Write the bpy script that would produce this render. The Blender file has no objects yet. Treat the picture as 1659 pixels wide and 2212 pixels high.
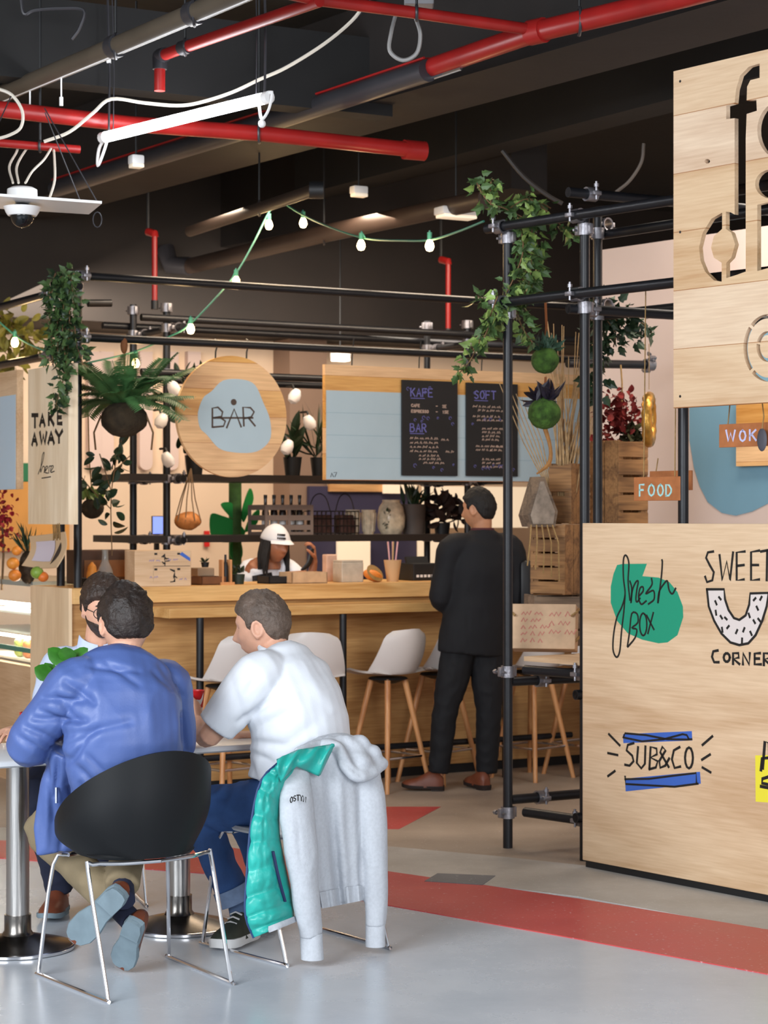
import bpy, bmesh, math, random
from mathutils import Vector, Matrix, noise
random.seed(11)
SC = bpy.context.scene
COL = SC.collection
V = Vector
PI = math.pi
# ---------------------------------------------------------------- camera, world, lights, exposure
F, EYE, CX, CY = 4400.0, 1.62, 829.5, 1115.0
cam = bpy.data.cameras.new('camera')
camo = bpy.data.objects.new('camera', cam)
COL.objects.link(camo)
camo.location = (0, 0, EYE)
camo.rotation_euler = (PI / 2, 0, 0)
cam.sensor_fit = 'AUTO'
cam.sensor_width = 36
cam.lens = F / 2212 * 36
cam.shift_y = (CY - 1106) / 2212
cam.clip_end = 200
cam.dof.use_dof = True
cam.dof.focus_distance = 7.6
cam.dof.aperture_fstop = 5.6
SC.camera = camo
SC.view_settings.view_transform = 'Standard'
SC.view_settings.look = 'None'
SC.view_settings.gamma = 1
SC.view_settings.exposure = 0.0
SC.view_settings.use_curve_mapping = False
w = bpy.data.worlds.new('world'); SC.world = w; w.use_nodes = True
bg = w.node_tree.nodes['Background']
bg.inputs[0].default_value = (0.86, 0.93, 1.0, 1)
bg.inputs[1].default_value = 0.75
def area(name, loc, target, sx, sy, power, col):
    l = bpy.data.lights.new(name, 'AREA'); l.shape = 'RECTANGLE'; l.size = sx; l.size_y = sy; l.energy = power; l.color = col
    o = bpy.data.objects.new(name, l); COL.objects.link(o); o.location = loc
    o.rotation_euler = (V(target) - V(loc)).to_track_quat('-Z', 'Y').to_euler()
    return o
# assumed daylight, added unseen lamp behind and to the left; no windows modelled
area('assumed_daylight_left', (-5.0, 0.5, 3.6), (-0.2, 8.0, 0.8), 5.0, 3.5, 900, (0.90, 0.95, 1.0))
area('added_daylight_right', (3.5, -1.5, 3.2), (0.6, 9.0, 1.2), 4.0, 3.0, 420, (0.95, 0.97, 1.0))  # added unseen daylight lamp on the right, no entrance modelled
# assumed warm ceiling light of bar and kiosk: added area lamps without fixtures
area('assumed_bar_light', (0.0, 13.0, 3.55), (-0.3, 13.6, 0.9), 3.0, 0.5, 90, (1.0, 0.80, 0.60))
area('assumed_wall_light', (-1.0, 14.9, 3.2), (-1.0, 16.5, 1.6), 4.2, 0.4, 80, (1.0, 0.86, 0.72))
area('assumed_kiosk_light', (2.0, 10.3, 3.45), (2.3, 11.6, 1.6), 1.4, 0.4, 38, (1.0, 0.88, 0.76))

# ---------------------------------------------------------------- frames
def P(px, py, Y):
    return V(((px - CX) * Y / F, Y, EYE - (py - CY) * Y / F))
def G(px, py):
    return P(px, py, F * EYE / (py - CY))
class Frame:
    """upright plane frame: local x runs along the plane, local y goes behind it, z is up"""
    def __init__(s, ox, oy, deg):
        s.o = V((ox, oy, 0)); s.a = math.radians(deg)
        s.u = V((math.cos(s.a), math.sin(s.a), 0)); s.n = V((-math.sin(s.a), math.cos(s.a), 0))
    def w(s, x, d, z): return s.o + s.u * x + s.n * d + V((0, 0, z))
    def hit(s, px, py, d=0.0):
        q = s.o + s.n * d; r = (px - CX) / F
        x = (r * q.y - q.x) / (s.u.x - r * s.u.y)
        return (x, EYE - (py - CY) * (q.y + s.u.y * x) / F)
    def pt(s, px, py, d=0.0):
        x, z = s.hit(px, py, d); return s.w(x, d, z)
BAR = Frame(0.648, 12.94, 30)
END = Frame(*(BAR.w(-2.81, 0, 0).xy), -60)
PAN = Frame(0.925, 9.5, -51.7)

# ---------------------------------------------------------------- materials
def lin(h):
    h = h.lstrip('#'); out = []
    for i in (0, 2, 4):
        c = int(h[i:i + 2], 16) / 255
        out.append(c / 12.92 if c <= .04045 else ((c + .055) / 1.055) ** 2.4)
    return (*out, 1)
MATS = {}
def plain(name, col, rough=.5, metal=0, vary=.0, scale=6.0, bump=0.0, bscale=60.0, emit=None, es=0, trans=0, alpha=1, coat=0, spec=.5, stretch=None, sss=0, ior=1.45):
    if name in MATS: return MATS[name]
    m = bpy.data.materials.new(name); m.use_nodes = True
    nt = m.node_tree; b = nt.nodes['Principled BSDF']
    c = lin(col) if isinstance(col, str) else (*col, 1)
    b.inputs['Base Color'].default_value = c
    b.inputs['Roughness'].default_value = rough
    b.inputs['Metallic'].default_value = metal
    b.inputs['Specular IOR Level'].default_value = spec
    b.inputs['Transmission Weight'].default_value = trans
    b.inputs['Coat Weight'].default_value = coat
    b.inputs['IOR'].default_value = ior
    b.inputs['Alpha'].default_value = alpha
    if sss:
        b.inputs['Subsurface Weight'].default_value = sss
        b.inputs['Subsurface Radius'].default_value = (.01, .004, .002)
    if emit:
        b.inputs['Emission Color'].default_value = lin(emit); b.inputs['Emission Strength'].default_value = es
    def coords(sc):
        tc = nt.nodes.new('ShaderNodeTexCoord'); mp = nt.nodes.new('ShaderNodeMapping')
        nt.links.new(tc.outputs['Object'], mp.inputs[0])
        s = stretch or (1, 1, 1)
        mp.inputs['Scale'].default_value = (sc * s[0], sc * s[1], sc * s[2])
        return mp
    if vary:
        n = nt.nodes.new('ShaderNodeTexNoise'); n.inputs['Scale'].default_value = 1; n.inputs['Detail'].default_value = 4
        nt.links.new(coords(scale).outputs[0], n.inputs['Vector'])
        r = nt.nodes.new('ShaderNodeValToRGB')
        r.color_ramp.elements[0].position = .3; r.color_ramp.elements[1].position = .7
        r.color_ramp.elements[0].color = tuple(max(0, x * (1 - vary)) for x in c[:3]) + (1,)
        r.color_ramp.elements[1].color = tuple(min(1, x * (1 + vary)) for x in c[:3]) + (1,)
        nt.links.new(n.outputs['Fac'], r.inputs[0]); nt.links.new(r.outputs[0], b.inputs['Base Color'])
    if bump:
        n = nt.nodes.new('ShaderNodeTexNoise'); n.inputs['Scale'].default_value = 1; n.inputs['Detail'].default_value = 5
        nt.links.new(coords(bscale).outputs[0], n.inputs['Vector'])
        bp = nt.nodes.new('ShaderNodeBump'); bp.inputs['Strength'].default_value = bump; bp.inputs['Distance'].default_value = .01
        nt.links.new(n.outputs['Fac'], bp.inputs['Height']); nt.links.new(bp.outputs[0], b.inputs['Normal'])
    MATS[name] = m
    return m
def wood(name, dark, light, rough=.5, axis=0, rings=7.0, knots=True, plank=0.0, knotcol='#6b4526'):
    """plywood / pine: stretched noise grain along an object axis, soft cathedral bands, knots and optional plank seams"""
    if name in MATS: return MATS[name]
    m = bpy.data.materials.new(name); m.use_nodes = True
    nt = m.node_tree; b = nt.nodes['Principled BSDF']; N = nt.nodes.new; L = nt.links.new
    b.inputs['Roughness'].default_value = rough
    tc = N('ShaderNodeTexCoord')
    mp = N('ShaderNodeMapping'); L(tc.outputs['Object'], mp.inputs[0])
    sc = [rings, rings, rings]; sc[axis] = rings * .16; mp.inputs['Scale'].default_value = sc
    n1 = N('ShaderNodeTexNoise'); n1.inputs['Scale'].default_value = 1; n1.inputs['Detail'].default_value = 3; n1.inputs['Distortion'].default_value = .8
    L(mp.outputs[0], n1.inputs['Vector'])
    mul = N('ShaderNodeMath'); mul.operation = 'MULTIPLY'; mul.inputs[1].default_value = 26; L(n1.outputs['Fac'], mul.inputs[0])
    sn = N('ShaderNodeMath'); sn.operation = 'SINE'; L(mul.outputs[0], sn.inputs[0])
    mp2 = N('ShaderNodeMapping'); L(tc.outputs['Object'], mp2.inputs[0])
    s2 = [90, 90, 90]; s2[axis] = 5; mp2.inputs['Scale'].default_value = s2
    n2 = N('ShaderNodeTexNoise'); n2.inputs['Scale'].default_value = 1; n2.inputs['Detail'].default_value = 3; L(mp2.outputs[0], n2.inputs['Vector'])
    a1 = N('ShaderNodeMath'); a1.operation = 'MULTIPLY_ADD'; a1.inputs[1].default_value = .09; a1.inputs[2].default_value = .12; L(sn.outputs[0], a1.inputs[0])
    a2 = N('ShaderNodeMath'); a2.operation = 'MULTIPLY_ADD'; a2.inputs[1].default_value = .5; L(n2.outputs['Fac'], a2.inputs[0]); L(a1.outputs[0], a2.inputs[2])
    a3 = N('ShaderNodeMath'); a3.operation = 'MULTIPLY_ADD'; a3.inputs[1].default_value = .5; L(n1.outputs['Fac'], a3.inputs[0]); L(a2.outputs[0], a3.inputs[2])
    r = N('ShaderNodeValToRGB'); r.color_ramp.elements[0].position = .35; r.color_ramp.elements[1].position = .8
    r.color_ramp.elements[0].color = lin(dark); r.color_ramp.elements[1].color = lin(light)
    L(a3.outputs[0], r.inputs[0]); out = r.outputs[0]
    if knots:
        mp3 = N('ShaderNodeMapping'); L(tc.outputs['Object'], mp3.inputs[0])
        s3 = [3.4, 3.4, 3.4]; s3[axis] = 2.0; mp3.inputs['Scale'].default_value = s3
        vo = N('ShaderNodeTexVoronoi'); vo.inputs['Scale'].default_value = 1; L(mp3.outputs[0], vo.inputs['Vector'])
        kr = N('ShaderNodeValToRGB'); kr.color_ramp.elements[0].position = .03; kr.color_ramp.elements[1].position = .075
        kr.color_ramp.elements[0].color = (1, 1, 1, 1); kr.color_ramp.elements[1].color = (0, 0, 0, 1)
        L(vo.outputs['Distance'], kr.inputs[0])
        mx = N('ShaderNodeMixRGB'); mx.inputs[2].default_value = lin(knotcol); L(kr.outputs[0], mx.inputs[0]); L(out, mx.inputs[1]); out = mx.outputs[0]
    if plank:
        # plank seams across local z
        sx = N('ShaderNodeSeparateXYZ'); L(tc.outputs['Object'], sx.inputs[0])
        dv = N('ShaderNodeMath'); dv.operation = 'DIVIDE'; dv.inputs[1].default_value = plank; L(sx.outputs[2], dv.inputs[0])
        fl = N('ShaderNodeMath'); fl.operation = 'FLOOR'; L(dv.outputs[0], fl.inputs[0])
        wn = N('ShaderNodeTexWhiteNoise'); wn.noise_dimensions = '1D'; L(fl.outputs[0], wn.inputs['W'])
        hs = N('ShaderNodeHueSaturation'); L(out, hs.inputs['Color'])
        ma = N('ShaderNodeMath'); ma.operation = 'MULTIPLY_ADD'; ma.inputs[1].default_value = -.14; ma.inputs[2].default_value = 1.06; L(wn.outputs['Value'], ma.inputs[0]); L(ma.outputs[0], hs.inputs['Value'])
        ms = N('ShaderNodeMath'); ms.operation = 'MULTIPLY_ADD'; ms.inputs[1].default_value = .28; ms.inputs[2].default_value = .84; L(wn.outputs['Value'], ms.inputs[0]); L(ms.outputs[0], hs.inputs['Saturation'])
        fr = N('ShaderNodeMath'); fr.operation = 'FRACT'; L(dv.outputs[0], fr.inputs[0])
        lt = N('ShaderNodeMath'); lt.operation = 'LESS_THAN'; lt.inputs[1].default_value = .012; L(fr.outputs[0], lt.inputs[0])
        mx = N('ShaderNodeMixRGB'); mx.inputs[2].default_value = lin(dark); mx.blend_type = 'MULTIPLY'; L(lt.outputs[0], mx.inputs[0]); L(hs.outputs[0], mx.inputs[1]); out = mx.outputs[0]
    L(out, b.inputs['Base Color'])
    bp = N('ShaderNodeBump'); bp.inputs['Strength'].default_value = .12; bp.inputs['Distance'].default_value = .003
    L(a2.outputs[0], bp.inputs['Height']); L(bp.outputs[0], b.inputs['Normal'])
    MATS[name] = m
    return m

# ---------------------------------------------------------------- mesh building
class MB:
    def __init__(s): s.bm = bmesh.new()
    def box(s, c, size, rot=None, bev=0.0, seg=2):
        g = bmesh.ops.create_cube(s.bm, size=1.0); vs = g['verts']
        M = Matrix.Translation(V(c)) @ (rot.to_4x4() if rot else Matrix()) @ Matrix.Diagonal((*size, 1))
        bmesh.ops.transform(s.bm, matrix=M, verts=vs)
        if bev:
            es = list({e for v in vs for e in v.link_edges})
            bmesh.ops.bevel(s.bm, geom=es, offset=bev, segments=seg, profile=.5, affect='EDGES')
        return s
    def span(s, p0, p1, bev=0.0):
        p0, p1 = V(p0), V(p1)
        return s.box((p0 + p1) / 2, [abs(a) for a in (p1 - p0)], bev=bev)
    def ring_loft(s, rings, cap=True, closed=False):
        bm = s.bm; R = [[bm.verts.new(p) for p in r] for r in rings]; n = len(R[0])
        m = len(R)
        for i in range(m if closed else m - 1):
            A, B = R[i], R[(i + 1) % m]
            for j in range(n):
                k = (j + 1) % n
                try: bm.faces.new((A[j], A[k], B[k], B[j]))
                except ValueError: pass
        if cap and not closed:
            bm.faces.new(list(reversed(R[0]))); bm.faces.new(R[-1])
        return s
    def tube(s, pts, r, n=8, cap=True, closed=False, up=None, sub=0):
        """r: number, (a,b), or list of those. a runs along 'up'-perpendicular (right), b along the other axis"""
        pts = [V(p) for p in pts]
        rs = r if isinstance(r, list) else [r] * len(pts)
        if sub:
            pts, rs = smooth_path(pts, rs, sub, closed)
        m = len(pts); rings = []; ref = None
        for i in range(m):
            a = pts[(i - 1) % m] if (closed or i > 0) else pts[i]
            b = pts[(i + 1) % m] if (closed or i < m - 1) else pts[i]
            t = (b - a)
            if t.length < 1e-9: t = V((0, 0, 1))
            t.normalize()
            if up is not None:
                u = V(up); u = u - t * u.dot(t)
                if u.length < 1e-5: u = t.orthogonal()
                u.normalize()
            else:
                if ref is None: u = t.orthogonal().normalized()
                else:
                    u = ref - t * ref.dot(t)
                    u = u.normalized() if u.length > 1e-6 else t.orthogonal().normalized()
            ref = u; v = t.cross(u)
            ra, rb = rs[i] if isinstance(rs[i], (tuple, list)) else (rs[i], rs[i])
            rings.append([pts[i] + u * (ra * math.cos(2 * PI * j / n)) + v * (rb * math.sin(2 * PI * j / n)) for j in range(n)])
        return s.ring_loft(rings, cap, closed)
    def cyl(s, p0, p1, r, n=16, r2=None):
        return s.tube([p0, p1], [r, r if r2 is None else r2], n)
    def lathe(s, prof, n=24, c=(0, 0, 0), rot=None, squash=None):
        c = V(c); rings = []
        for (r, z) in prof:
            ring = []
            for j in range(n):
                a = 2 * PI * j / n; p = V((r * math.cos(a), r * math.sin(a), z))
                if squash: p.x *= squash[0]; p.y *= squash[1]
                if rot: p = rot @ p
                ring.append(c + p)
            rings.append(ring)
        return s.ring_loft(rings)
    def blob(s, c, r, rot=None, seg=16, fn=None):
        r = r if isinstance(r, (tuple, list)) else (r, r, r)
        g = bmesh.ops.create_uvsphere(s.bm, u_segments=seg, v_segments=max(6, seg * 2 // 3), radius=1)
        for v in g['verts']:
            p = V((v.co.x * r[0], v.co.y * r[1], v.co.z * r[2]))
            if fn: p = fn(p)
            if rot: p = rot @ p
            v.co = V(c) + p
        return s
    def prism(s, poly, y0, y1):
        """polygon of (x,z) extruded from y0 to y1"""
        bm = s.bm
        A = [bm.verts.new((x, y0, z)) for x, z in poly]; B = [bm.verts.new((x, y1, z)) for x, z in poly]
        n = len(poly)
        bm.faces.new(A); bm.faces.new(list(reversed(B)))
        for i in range(n):
            j = (i + 1) % n; bm.faces.new((A[j], A[i], B[i], B[j]))
        return s
    def stroke(s, pts, w, y0=0.0, t=.0015, sub=0):
        """drawn line in the xz plane: a thin raised ribbon of width w standing t proud of y0 (towards -y)"""
        if sub: pts = [p for p in smooth_path([V((p[0], 0, p[1])) for p in pts], [0] * len(pts), sub)[0]]; pts = [(p.x, p.z) for p in pts]
        n = len(pts); L = []; R = []
        for i in range(n):
            a = pts[max(0, i - 1)]; b = pts[min(n - 1, i + 1)]
            dx, dz = b[0] - a[0], b[1] - a[1]; l = math.hypot(dx, dz) or 1e-9
            nx, nz = -dz / l * w / 2, dx / l * w / 2
            ex = ez = 0
            if i == 0: ex, ez = -dx / l * w * .4, -dz / l * w * .4
            if i == n - 1: ex, ez = dx / l * w * .4, dz / l * w * .4
            L.append((pts[i][0] + nx + ex, pts[i][1] + nz + ez)); R.append((pts[i][0] - nx + ex, pts[i][1] - nz + ez))
        bm = s.bm; rows = []
        for i in range(n):
            rows.append([bm.verts.new((L[i][0], y0 - t, L[i][1])), bm.verts.new((R[i][0], y0 - t, R[i][1])),
                         bm.verts.new((R[i][0], y0, R[i][1])), bm.verts.new((L[i][0], y0, L[i][1]))])
        for i in range(n - 1):
            A, B = rows[i], rows[i + 1]
            for j in range(4):
                k = (j + 1) % 4; bm.faces.new((A[j], A[k], B[k], B[j]))
        bm.faces.new(list(reversed(rows[0]))); bm.faces.new(rows[-1])
        return s
    def grid(s, fn, nu, nv, thick=0.0):
        bm = s.bm
        def sheet(off):
            return [[bm.verts.new(fn(i / nu, j / nv)) for j in range(nv + 1)] for i in range(nu + 1)]
        A = sheet(0)
        fs = []
        for i in range(nu):
            for j in range(nv):
                fs.append(bm.faces.new((A[i][j], A[i + 1][j], A[i + 1][j + 1], A[i][j + 1])))
        if thick:
            bm.normal_update()
            nrm = {v: v.normal.copy() for r in A for v in r}
            B = [[bm.verts.new(v.co + nrm[v] * thick) for v in r] for r in A]
            for i in range(nu):
                for j in range(nv):
                    bm.faces.new((B[i][j + 1], B[i + 1][j + 1], B[i + 1][j], B[i][j]))
            for i in range(nu):
                bm.faces.new((A[i][0], B[i][0], B[i + 1][0], A[i + 1][0])); bm.faces.new((A[i + 1][nv], B[i + 1][nv], B[i][nv], A[i][nv]))
            for j in range(nv):
                bm.faces.new((A[0][j + 1], B[0][j + 1], B[0][j], A[0][j])); bm.faces.new((A[nu][j], B[nu][j], B[nu][j + 1], A[nu][j + 1]))
        return s
    def quadleaf(s, base, d, side, L, W, bend=.2, shape='oval'):
        """one leaf as a folded blade from base along d, side gives the blade plane"""
        d = V(d).normalized(); sd = V(side); sd = (sd - d * sd.dot(d)).normalized(); up = d.cross(sd)
        bm = s.bm
        if shape == 'ivy': prof = [(0, .12), (.12, .55), (.3, .42), (.45, .6), (.7, .28), (1, .0)]
        elif shape == 'lance': prof = [(0, .06), (.25, .42), (.55, .5), (.8, .3), (1, 0)]
        else: prof = [(0, .08), (.12, .3), (.3, .48), (.5, .54), (.7, .47), (.87, .28), (1, 0)]
        mid = []; l = []; r = []
        for t, w_ in prof:
            c = V(base) + d * (L * t) - up * (bend * L * t * t)
            mid.append(bm.verts.new(c))
            if w_ > 0:
                l.append(bm.verts.new(c + sd * (w_ * W) + up * (.25 * w_ * W))); r.append(bm.verts.new(c - sd * (w_ * W) + up * (.25 * w_ * W)))
        n = len(prof)
        for i in range(n - 2):
            bm.faces.new((mid[i], mid[i + 1], l[i + 1], l[i])); bm.faces.new((mid[i + 1], mid[i], r[i], r[i + 1]))
        bm.faces.new((mid[n - 2], mid[n - 1], l[n - 2])); bm.faces.new((mid[n - 1], mid[n - 2], r[n - 2]))
        return s
    def make(s, name, mat, parent=None, loc=None, rot=None, smooth=True, angle=40):
        bm = s.bm
        bmesh.ops.recalc_face_normals(bm, faces=bm.faces)
        me = bpy.data.meshes.new(name); bm.to_mesh(me); bm.free()
        return finish(name, me, mat, parent, loc, rot, smooth, angle)
def finish(name, me, mat, parent=None, loc=None, rot=None, smooth=True, angle=40):
    if mat: me.materials.append(mat)
    if smooth:
        me.shade_smooth()
        try: me.set_sharp_from_angle(angle=math.radians(angle))
        except Exception: pass
    o = bpy.data.objects.new(name, me); COL.objects.link(o)
    if loc is not None: o.location = loc
    if rot is not None: o.rotation_euler = (0, 0, rot) if isinstance(rot, (int, float)) else rot
    if parent: o.parent = parent
    return o
def smooth_path(pts, rs, sub, closed=False):
    """Catmull-Rom resampling of points and radii"""
    n = len(pts); P_ = []; R_ = []
    def tup(r): return V(r) if isinstance(r, (tuple, list)) else V((r, r))
    segs = n if closed else n - 1
    for i in range(segs):
        p0 = pts[(i - 1) % n] if closed or i > 0 else pts[0] * 2 - pts[1]
        p1, p2 = pts[i], pts[(i + 1) % n]
        p3 = pts[(i + 2) % n] if closed or i < n - 2 else pts[-1] * 2 - pts[-2]
        r1, r2 = tup(rs[i]), tup(rs[(i + 1) % n])
        for k in range(sub):
            t = k / sub
            P_.append(.5 * ((2 * p1) + (p2 - p0) * t + (2 * p0 - 5 * p1 + 4 * p2 - p3) * t * t + (3 * p1 - p0 - 3 * p2 + p3) * t ** 3))
            q = r1.lerp(r2, t * t * (3 - 2 * t)); R_.append((q[0], q[1]))
    if not closed: P_.append(pts[-1].copy()); R_.append(tuple(tup(rs[-1])))
    return P_, R_
def tag(o, label=None, cat=None, group=None, kind=None):
    if label: o['label'] = label
    if cat: o['category'] = cat
    if group: o['group'] = group
    if kind: o['kind'] = kind
    return o
def thing(name, label, cat, loc=(0, 0, 0), rot=0, group=None):
    o = bpy.data.objects.new(name, None); COL.objects.link(o); o.empty_display_size = .1
    o.location = loc; o.rotation_euler = (0, 0, rot)
    return tag(o, label, cat, group)
def struct(name, mb, mat, loc=None, rot=None, smooth=False):
    return tag(mb.make(name, mat, None, loc, rot, smooth), kind='structure')
def dup(root, loc, rot=None, label=None, group=None):
    r = root.copy(); COL.objects.link(r); r.location = loc
    if rot is not None: r.rotation_euler = (0, 0, rot)
    if label: r['label'] = label
    if group: r['group'] = group
    for ch in list(root.children):
        c = ch.copy(); COL.objects.link(c); c.parent = r
        for g in ch.children:
            d = g.copy(); COL.objects.link(d); d.parent = c
    return r
def remesh(mb, voxel, smooth_it=4, fac=.5):
    bmesh.ops.recalc_face_normals(mb.bm, faces=mb.bm.faces)
    me = bpy.data.meshes.new('tmp'); mb.bm.to_mesh(me); mb.bm.free()
    o = bpy.data.objects.new('tmp', me); COL.objects.link(o)
    m = o.modifiers.new('r', 'REMESH'); m.mode = 'VOXEL'; m.voxel_size = voxel; m.adaptivity = 0
    if smooth_it:
        s = o.modifiers.new('s', 'SMOOTH'); s.factor = fac; s.iterations = smooth_it
    dg = bpy.context.evaluated_depsgraph_get()
    out = bpy.data.meshes.new_from_object(o.evaluated_get(dg))
    bpy.data.objects.remove(o); bpy.data.meshes.remove(me)
    return out
def proj(p): return (CX + p.x * F / p.y, CY - (p.z - EYE) * F / p.y)
def wrinkle(me, amp=.004, scale=9.0, folds=(), stretch=(1, 1, 1), seed=0.0, pf=()):
    """cloth folds: soft ridged noise plus drawn crease lines (p0, p1, width, depth)"""
    nrm = [v.normal.copy() for v in me.vertices]
    segs = [(V(a), V(b), w_, d_) for a, b, w_, d_ in folds]
    for v, n in zip(me.vertices, nrm):
        p = v.co; q = V((p.x * stretch[0], p.y * stretch[1], p.z * stretch[2])) * scale + V((seed, seed, seed))
        h = amp * (1 - 2 * abs(noise.noise(q))) + amp * .5 * noise.noise(q * 2.3)
        for a, b, w_, d_ in segs:
            ab = b - a; t = max(0, min(1, (p - a).dot(ab) / ab.length_squared)); e = (p - (a + ab * t)).length / w_
            if e < 3: h += d_ * math.exp(-e * e) * (.4 + .6 * math.sin(PI * min(1, max(0, t)) ** .8))
        if pf and n.y < .15:
            x, y = proj(p)
            for (ax, ay), (bx, by), w_, d_ in pf:
                dx, dy = bx - ax, by - ay; L2 = dx * dx + dy * dy; t = ((x - ax) * dx + (y - ay) * dy) / L2
                if -.15 < t < 1.15:
                    tc = max(0, min(1, t)); e = math.hypot(x - ax - dx * tc, y - ay - dy * tc) / w_
                    if e < 4: h += d_ * (math.exp(-e * e * 1.6) - .25 * math.exp(-((e - 2.0) / 1.1) ** 2)) * math.sin(PI * min(1, max(0, (t + .15) / 1.3))) ** .6
        v.co = p + n * h
    me.update()
# ---------------------------------------------------------------- shared materials
M_ply = wood('plywood_pale', '#bd9872', '#dfc2a0', .55, 0, 2.2, True, 0, '#8a5f3b')
M_plyl = wood('plywood_daylit', '#d3b48e', '#ecd3b0', .55, 2, 2.4, False)  # counter end ply: daylight on that side is put into its paler tones
M_plyc = wood('plywood_counter', '#9c6b38', '#d2a46a', .5, 0, 2.6, False)
M_pine = wood('pine_board', '#c39a72', '#ecd0ab', .55, 0, 3.4, True, .21, '#5c3a22')
M_pinew = wood('pine_warm', '#b67d43', '#e3b070', .5, 0, 3.2, True, .16, '#6b3f1d')
M_top = wood('counter_edge', '#b98446', '#e3b87a', .42, 0, 4.0, False)
M_crate = wood('crate_wood', '#5d3f26', '#a3774a', .75, 0, 9.0, False)
M_crateg = wood('crate_grey_wood', '#4b3e34', '#86705b', .8, 0, 9.0, False)
M_stool = wood('stool_leg_wood', '#a5683a', '#cf9560', .45, 2, 9.0, False)
M_black = plain('black_tube', '#1b1c20', .38, .2, .2, 8, .05, 40)
M_clamp = plain('zinc_clamp', '#8d8b90', .4, .75, .2, 30, .2, 60)
M_chrome = plain('chrome', '#d8d8dc', .14, 1.0)
M_steel = plain('brushed_steel', '#b9b6b3', .28, 1.0, .08, 4, .1, 120, stretch=(1, 1, .05))
M_ink = plain('black_ink', '#1b1917', .6)
M_white = plain('white_plastic', '#e4e3e2', .35)
M_red = plain('red_pipe_paint', '#911c1a', .35, 0, .15, 5)
M_blueboard = plain('pale_blue_paint', '#aabbc2', .6, 0, .05, 2, .05, 50)
M_rope = plain('twine', '#9a7b4e', .9, 0, .2, 80, .3, 200)
M_pane = plain('pane_glass', '#dfeae6', .04, alpha=.13)
M_glass = plain('clear_glass', '#f4f7f5', .03, 0, trans=.92, ior=1.3)
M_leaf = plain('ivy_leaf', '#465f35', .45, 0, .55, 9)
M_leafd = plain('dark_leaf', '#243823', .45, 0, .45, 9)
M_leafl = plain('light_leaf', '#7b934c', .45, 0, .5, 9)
M_fern = plain('fern_leaf', '#426a3c', .5, 0, .4, 12)
M_moss = plain('moss', '#3c5a1f', .95, 0, .6, 22, .9, 70)
M_peat = plain('peat', '#33291b', .95, 0, .4, 18, .9, 60)
M_bark = plain('brown_twig', '#6d5236', .85, 0, .3, 40, .3, 100)
M_chalk = plain('chalkboard', '#1f1c1b', .7, 0, .15, 5)
M_dark = plain('dark_plastic', '#17181a', .5)

# ---------------------------------------------------------------- setting: floor, ceiling, walls
def floor_mat(name, c1, c2, rough, sc=1.2, spec=.5, bump=.03):
    m = bpy.data.materials.new(name); m.use_nodes = True
    nt = m.node_tree; b = nt.nodes['Principled BSDF']; N = nt.nodes.new; L = nt.links.new
    tc = N('ShaderNodeTexCoord')
    n1 = N('ShaderNodeTexNoise'); n1.inputs['Scale'].default_value = sc; n1.inputs['Detail'].default_value = 8; n1.inputs['Roughness'].default_value = .65
    L(tc.outputs['Object'], n1.inputs['Vector'])
    r = N('ShaderNodeValToRGB'); r.color_ramp.elements[0].position = .35; r.color_ramp.elements[1].position = .68
    r.color_ramp.elements[0].color = lin(c1); r.color_ramp.elements[1].color = lin(c2)
    L(n1.outputs['Fac'], r.inputs[0])
    n2 = N('ShaderNodeTexNoise'); n2.inputs['Scale'].default_value = 60; n2.inputs['Detail'].default_value = 4; L(tc.outputs['Object'], n2.inputs['Vector'])
    r2 = N('ShaderNodeValToRGB'); r2.color_ramp.elements[0].position = .64; r2.color_ramp.elements[1].position = .72
    r2.color_ramp.elements[0].color = (0, 0, 0, 1); r2.color_ramp.elements[1].color = (.35, .35, .35, 1); L(n2.outputs['Fac'], r2.inputs[0])
    mx = N('ShaderNodeMixRGB'); mx.inputs[2].default_value = lin('#e6e8ea'); L(r2.outputs[0], mx.inputs[0]); L(r.outputs[0], mx.inputs[1])
    L(mx.outputs[0], b.inputs['Base Color'])
    mr = N('ShaderNodeMath'); mr.operation = 'MULTIPLY_ADD'; mr.inputs[1].default_value = .3; mr.inputs[2].default_value = rough - .13; L(n1.outputs['Fac'], mr.inputs[0]); L(mr.outputs[0], b.inputs['Roughness'])
    b.inputs['Specular IOR Level'].default_value = spec
    bp = N('ShaderNodeBump'); bp.inputs['Strength'].default_value = bump; bp.inputs['Distance'].default_value = .01; L(n2.outputs['Fac'], bp.inputs['Height']); L(bp.outputs[0], b.inputs['Normal'])
    return m
M_floor = floor_mat('grey_resin_floor', '#bcc3cc', '#cfd5dc', .24, .9)
M_conc = floor_mat('beige_concrete_floor', '#9c8c7c', '#b5a493', .5, 1.5)
M_concl = floor_mat('worn_grey_concrete', '#a5a19b', '#c0bcb6', .45, 2.2)
M_redf = floor_mat('red_floor_paint', '#bd4144', '#cf5552', .36, 1.6)
M_patch = floor_mat('grey_patch', '#5d6068', '#74777e', .45, 3)
struct('floor', MB().span((-9, -6, -.2), (9, 22, 0)), M_floor)
def floor_poly(name, px, z, mat):
    mb = MB(); vs = []
    pts = [G(*p) for p in px]
    top = [mb.bm.verts.new((p.x, p.y, z)) for p in pts]; bot = [mb.bm.verts.new((p.x, p.y, 0.0)) for p in pts]
    mb.bm.faces.new(top); n = len(pts)
    for i in range(n): mb.bm.faces.new((top[i], bot[i], bot[(i + 1) % n], top[(i + 1) % n]))
    return struct(name, mb, mat)
floor_poly('floor_trim_beige', [(-400, 1775), (560, 1805), (860, 1832), (1090, 1853), (1400, 1885), (1900, 1935), (2600, 1480), (900, 1500), (-1000, 1500)], .002, M_conc)
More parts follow.
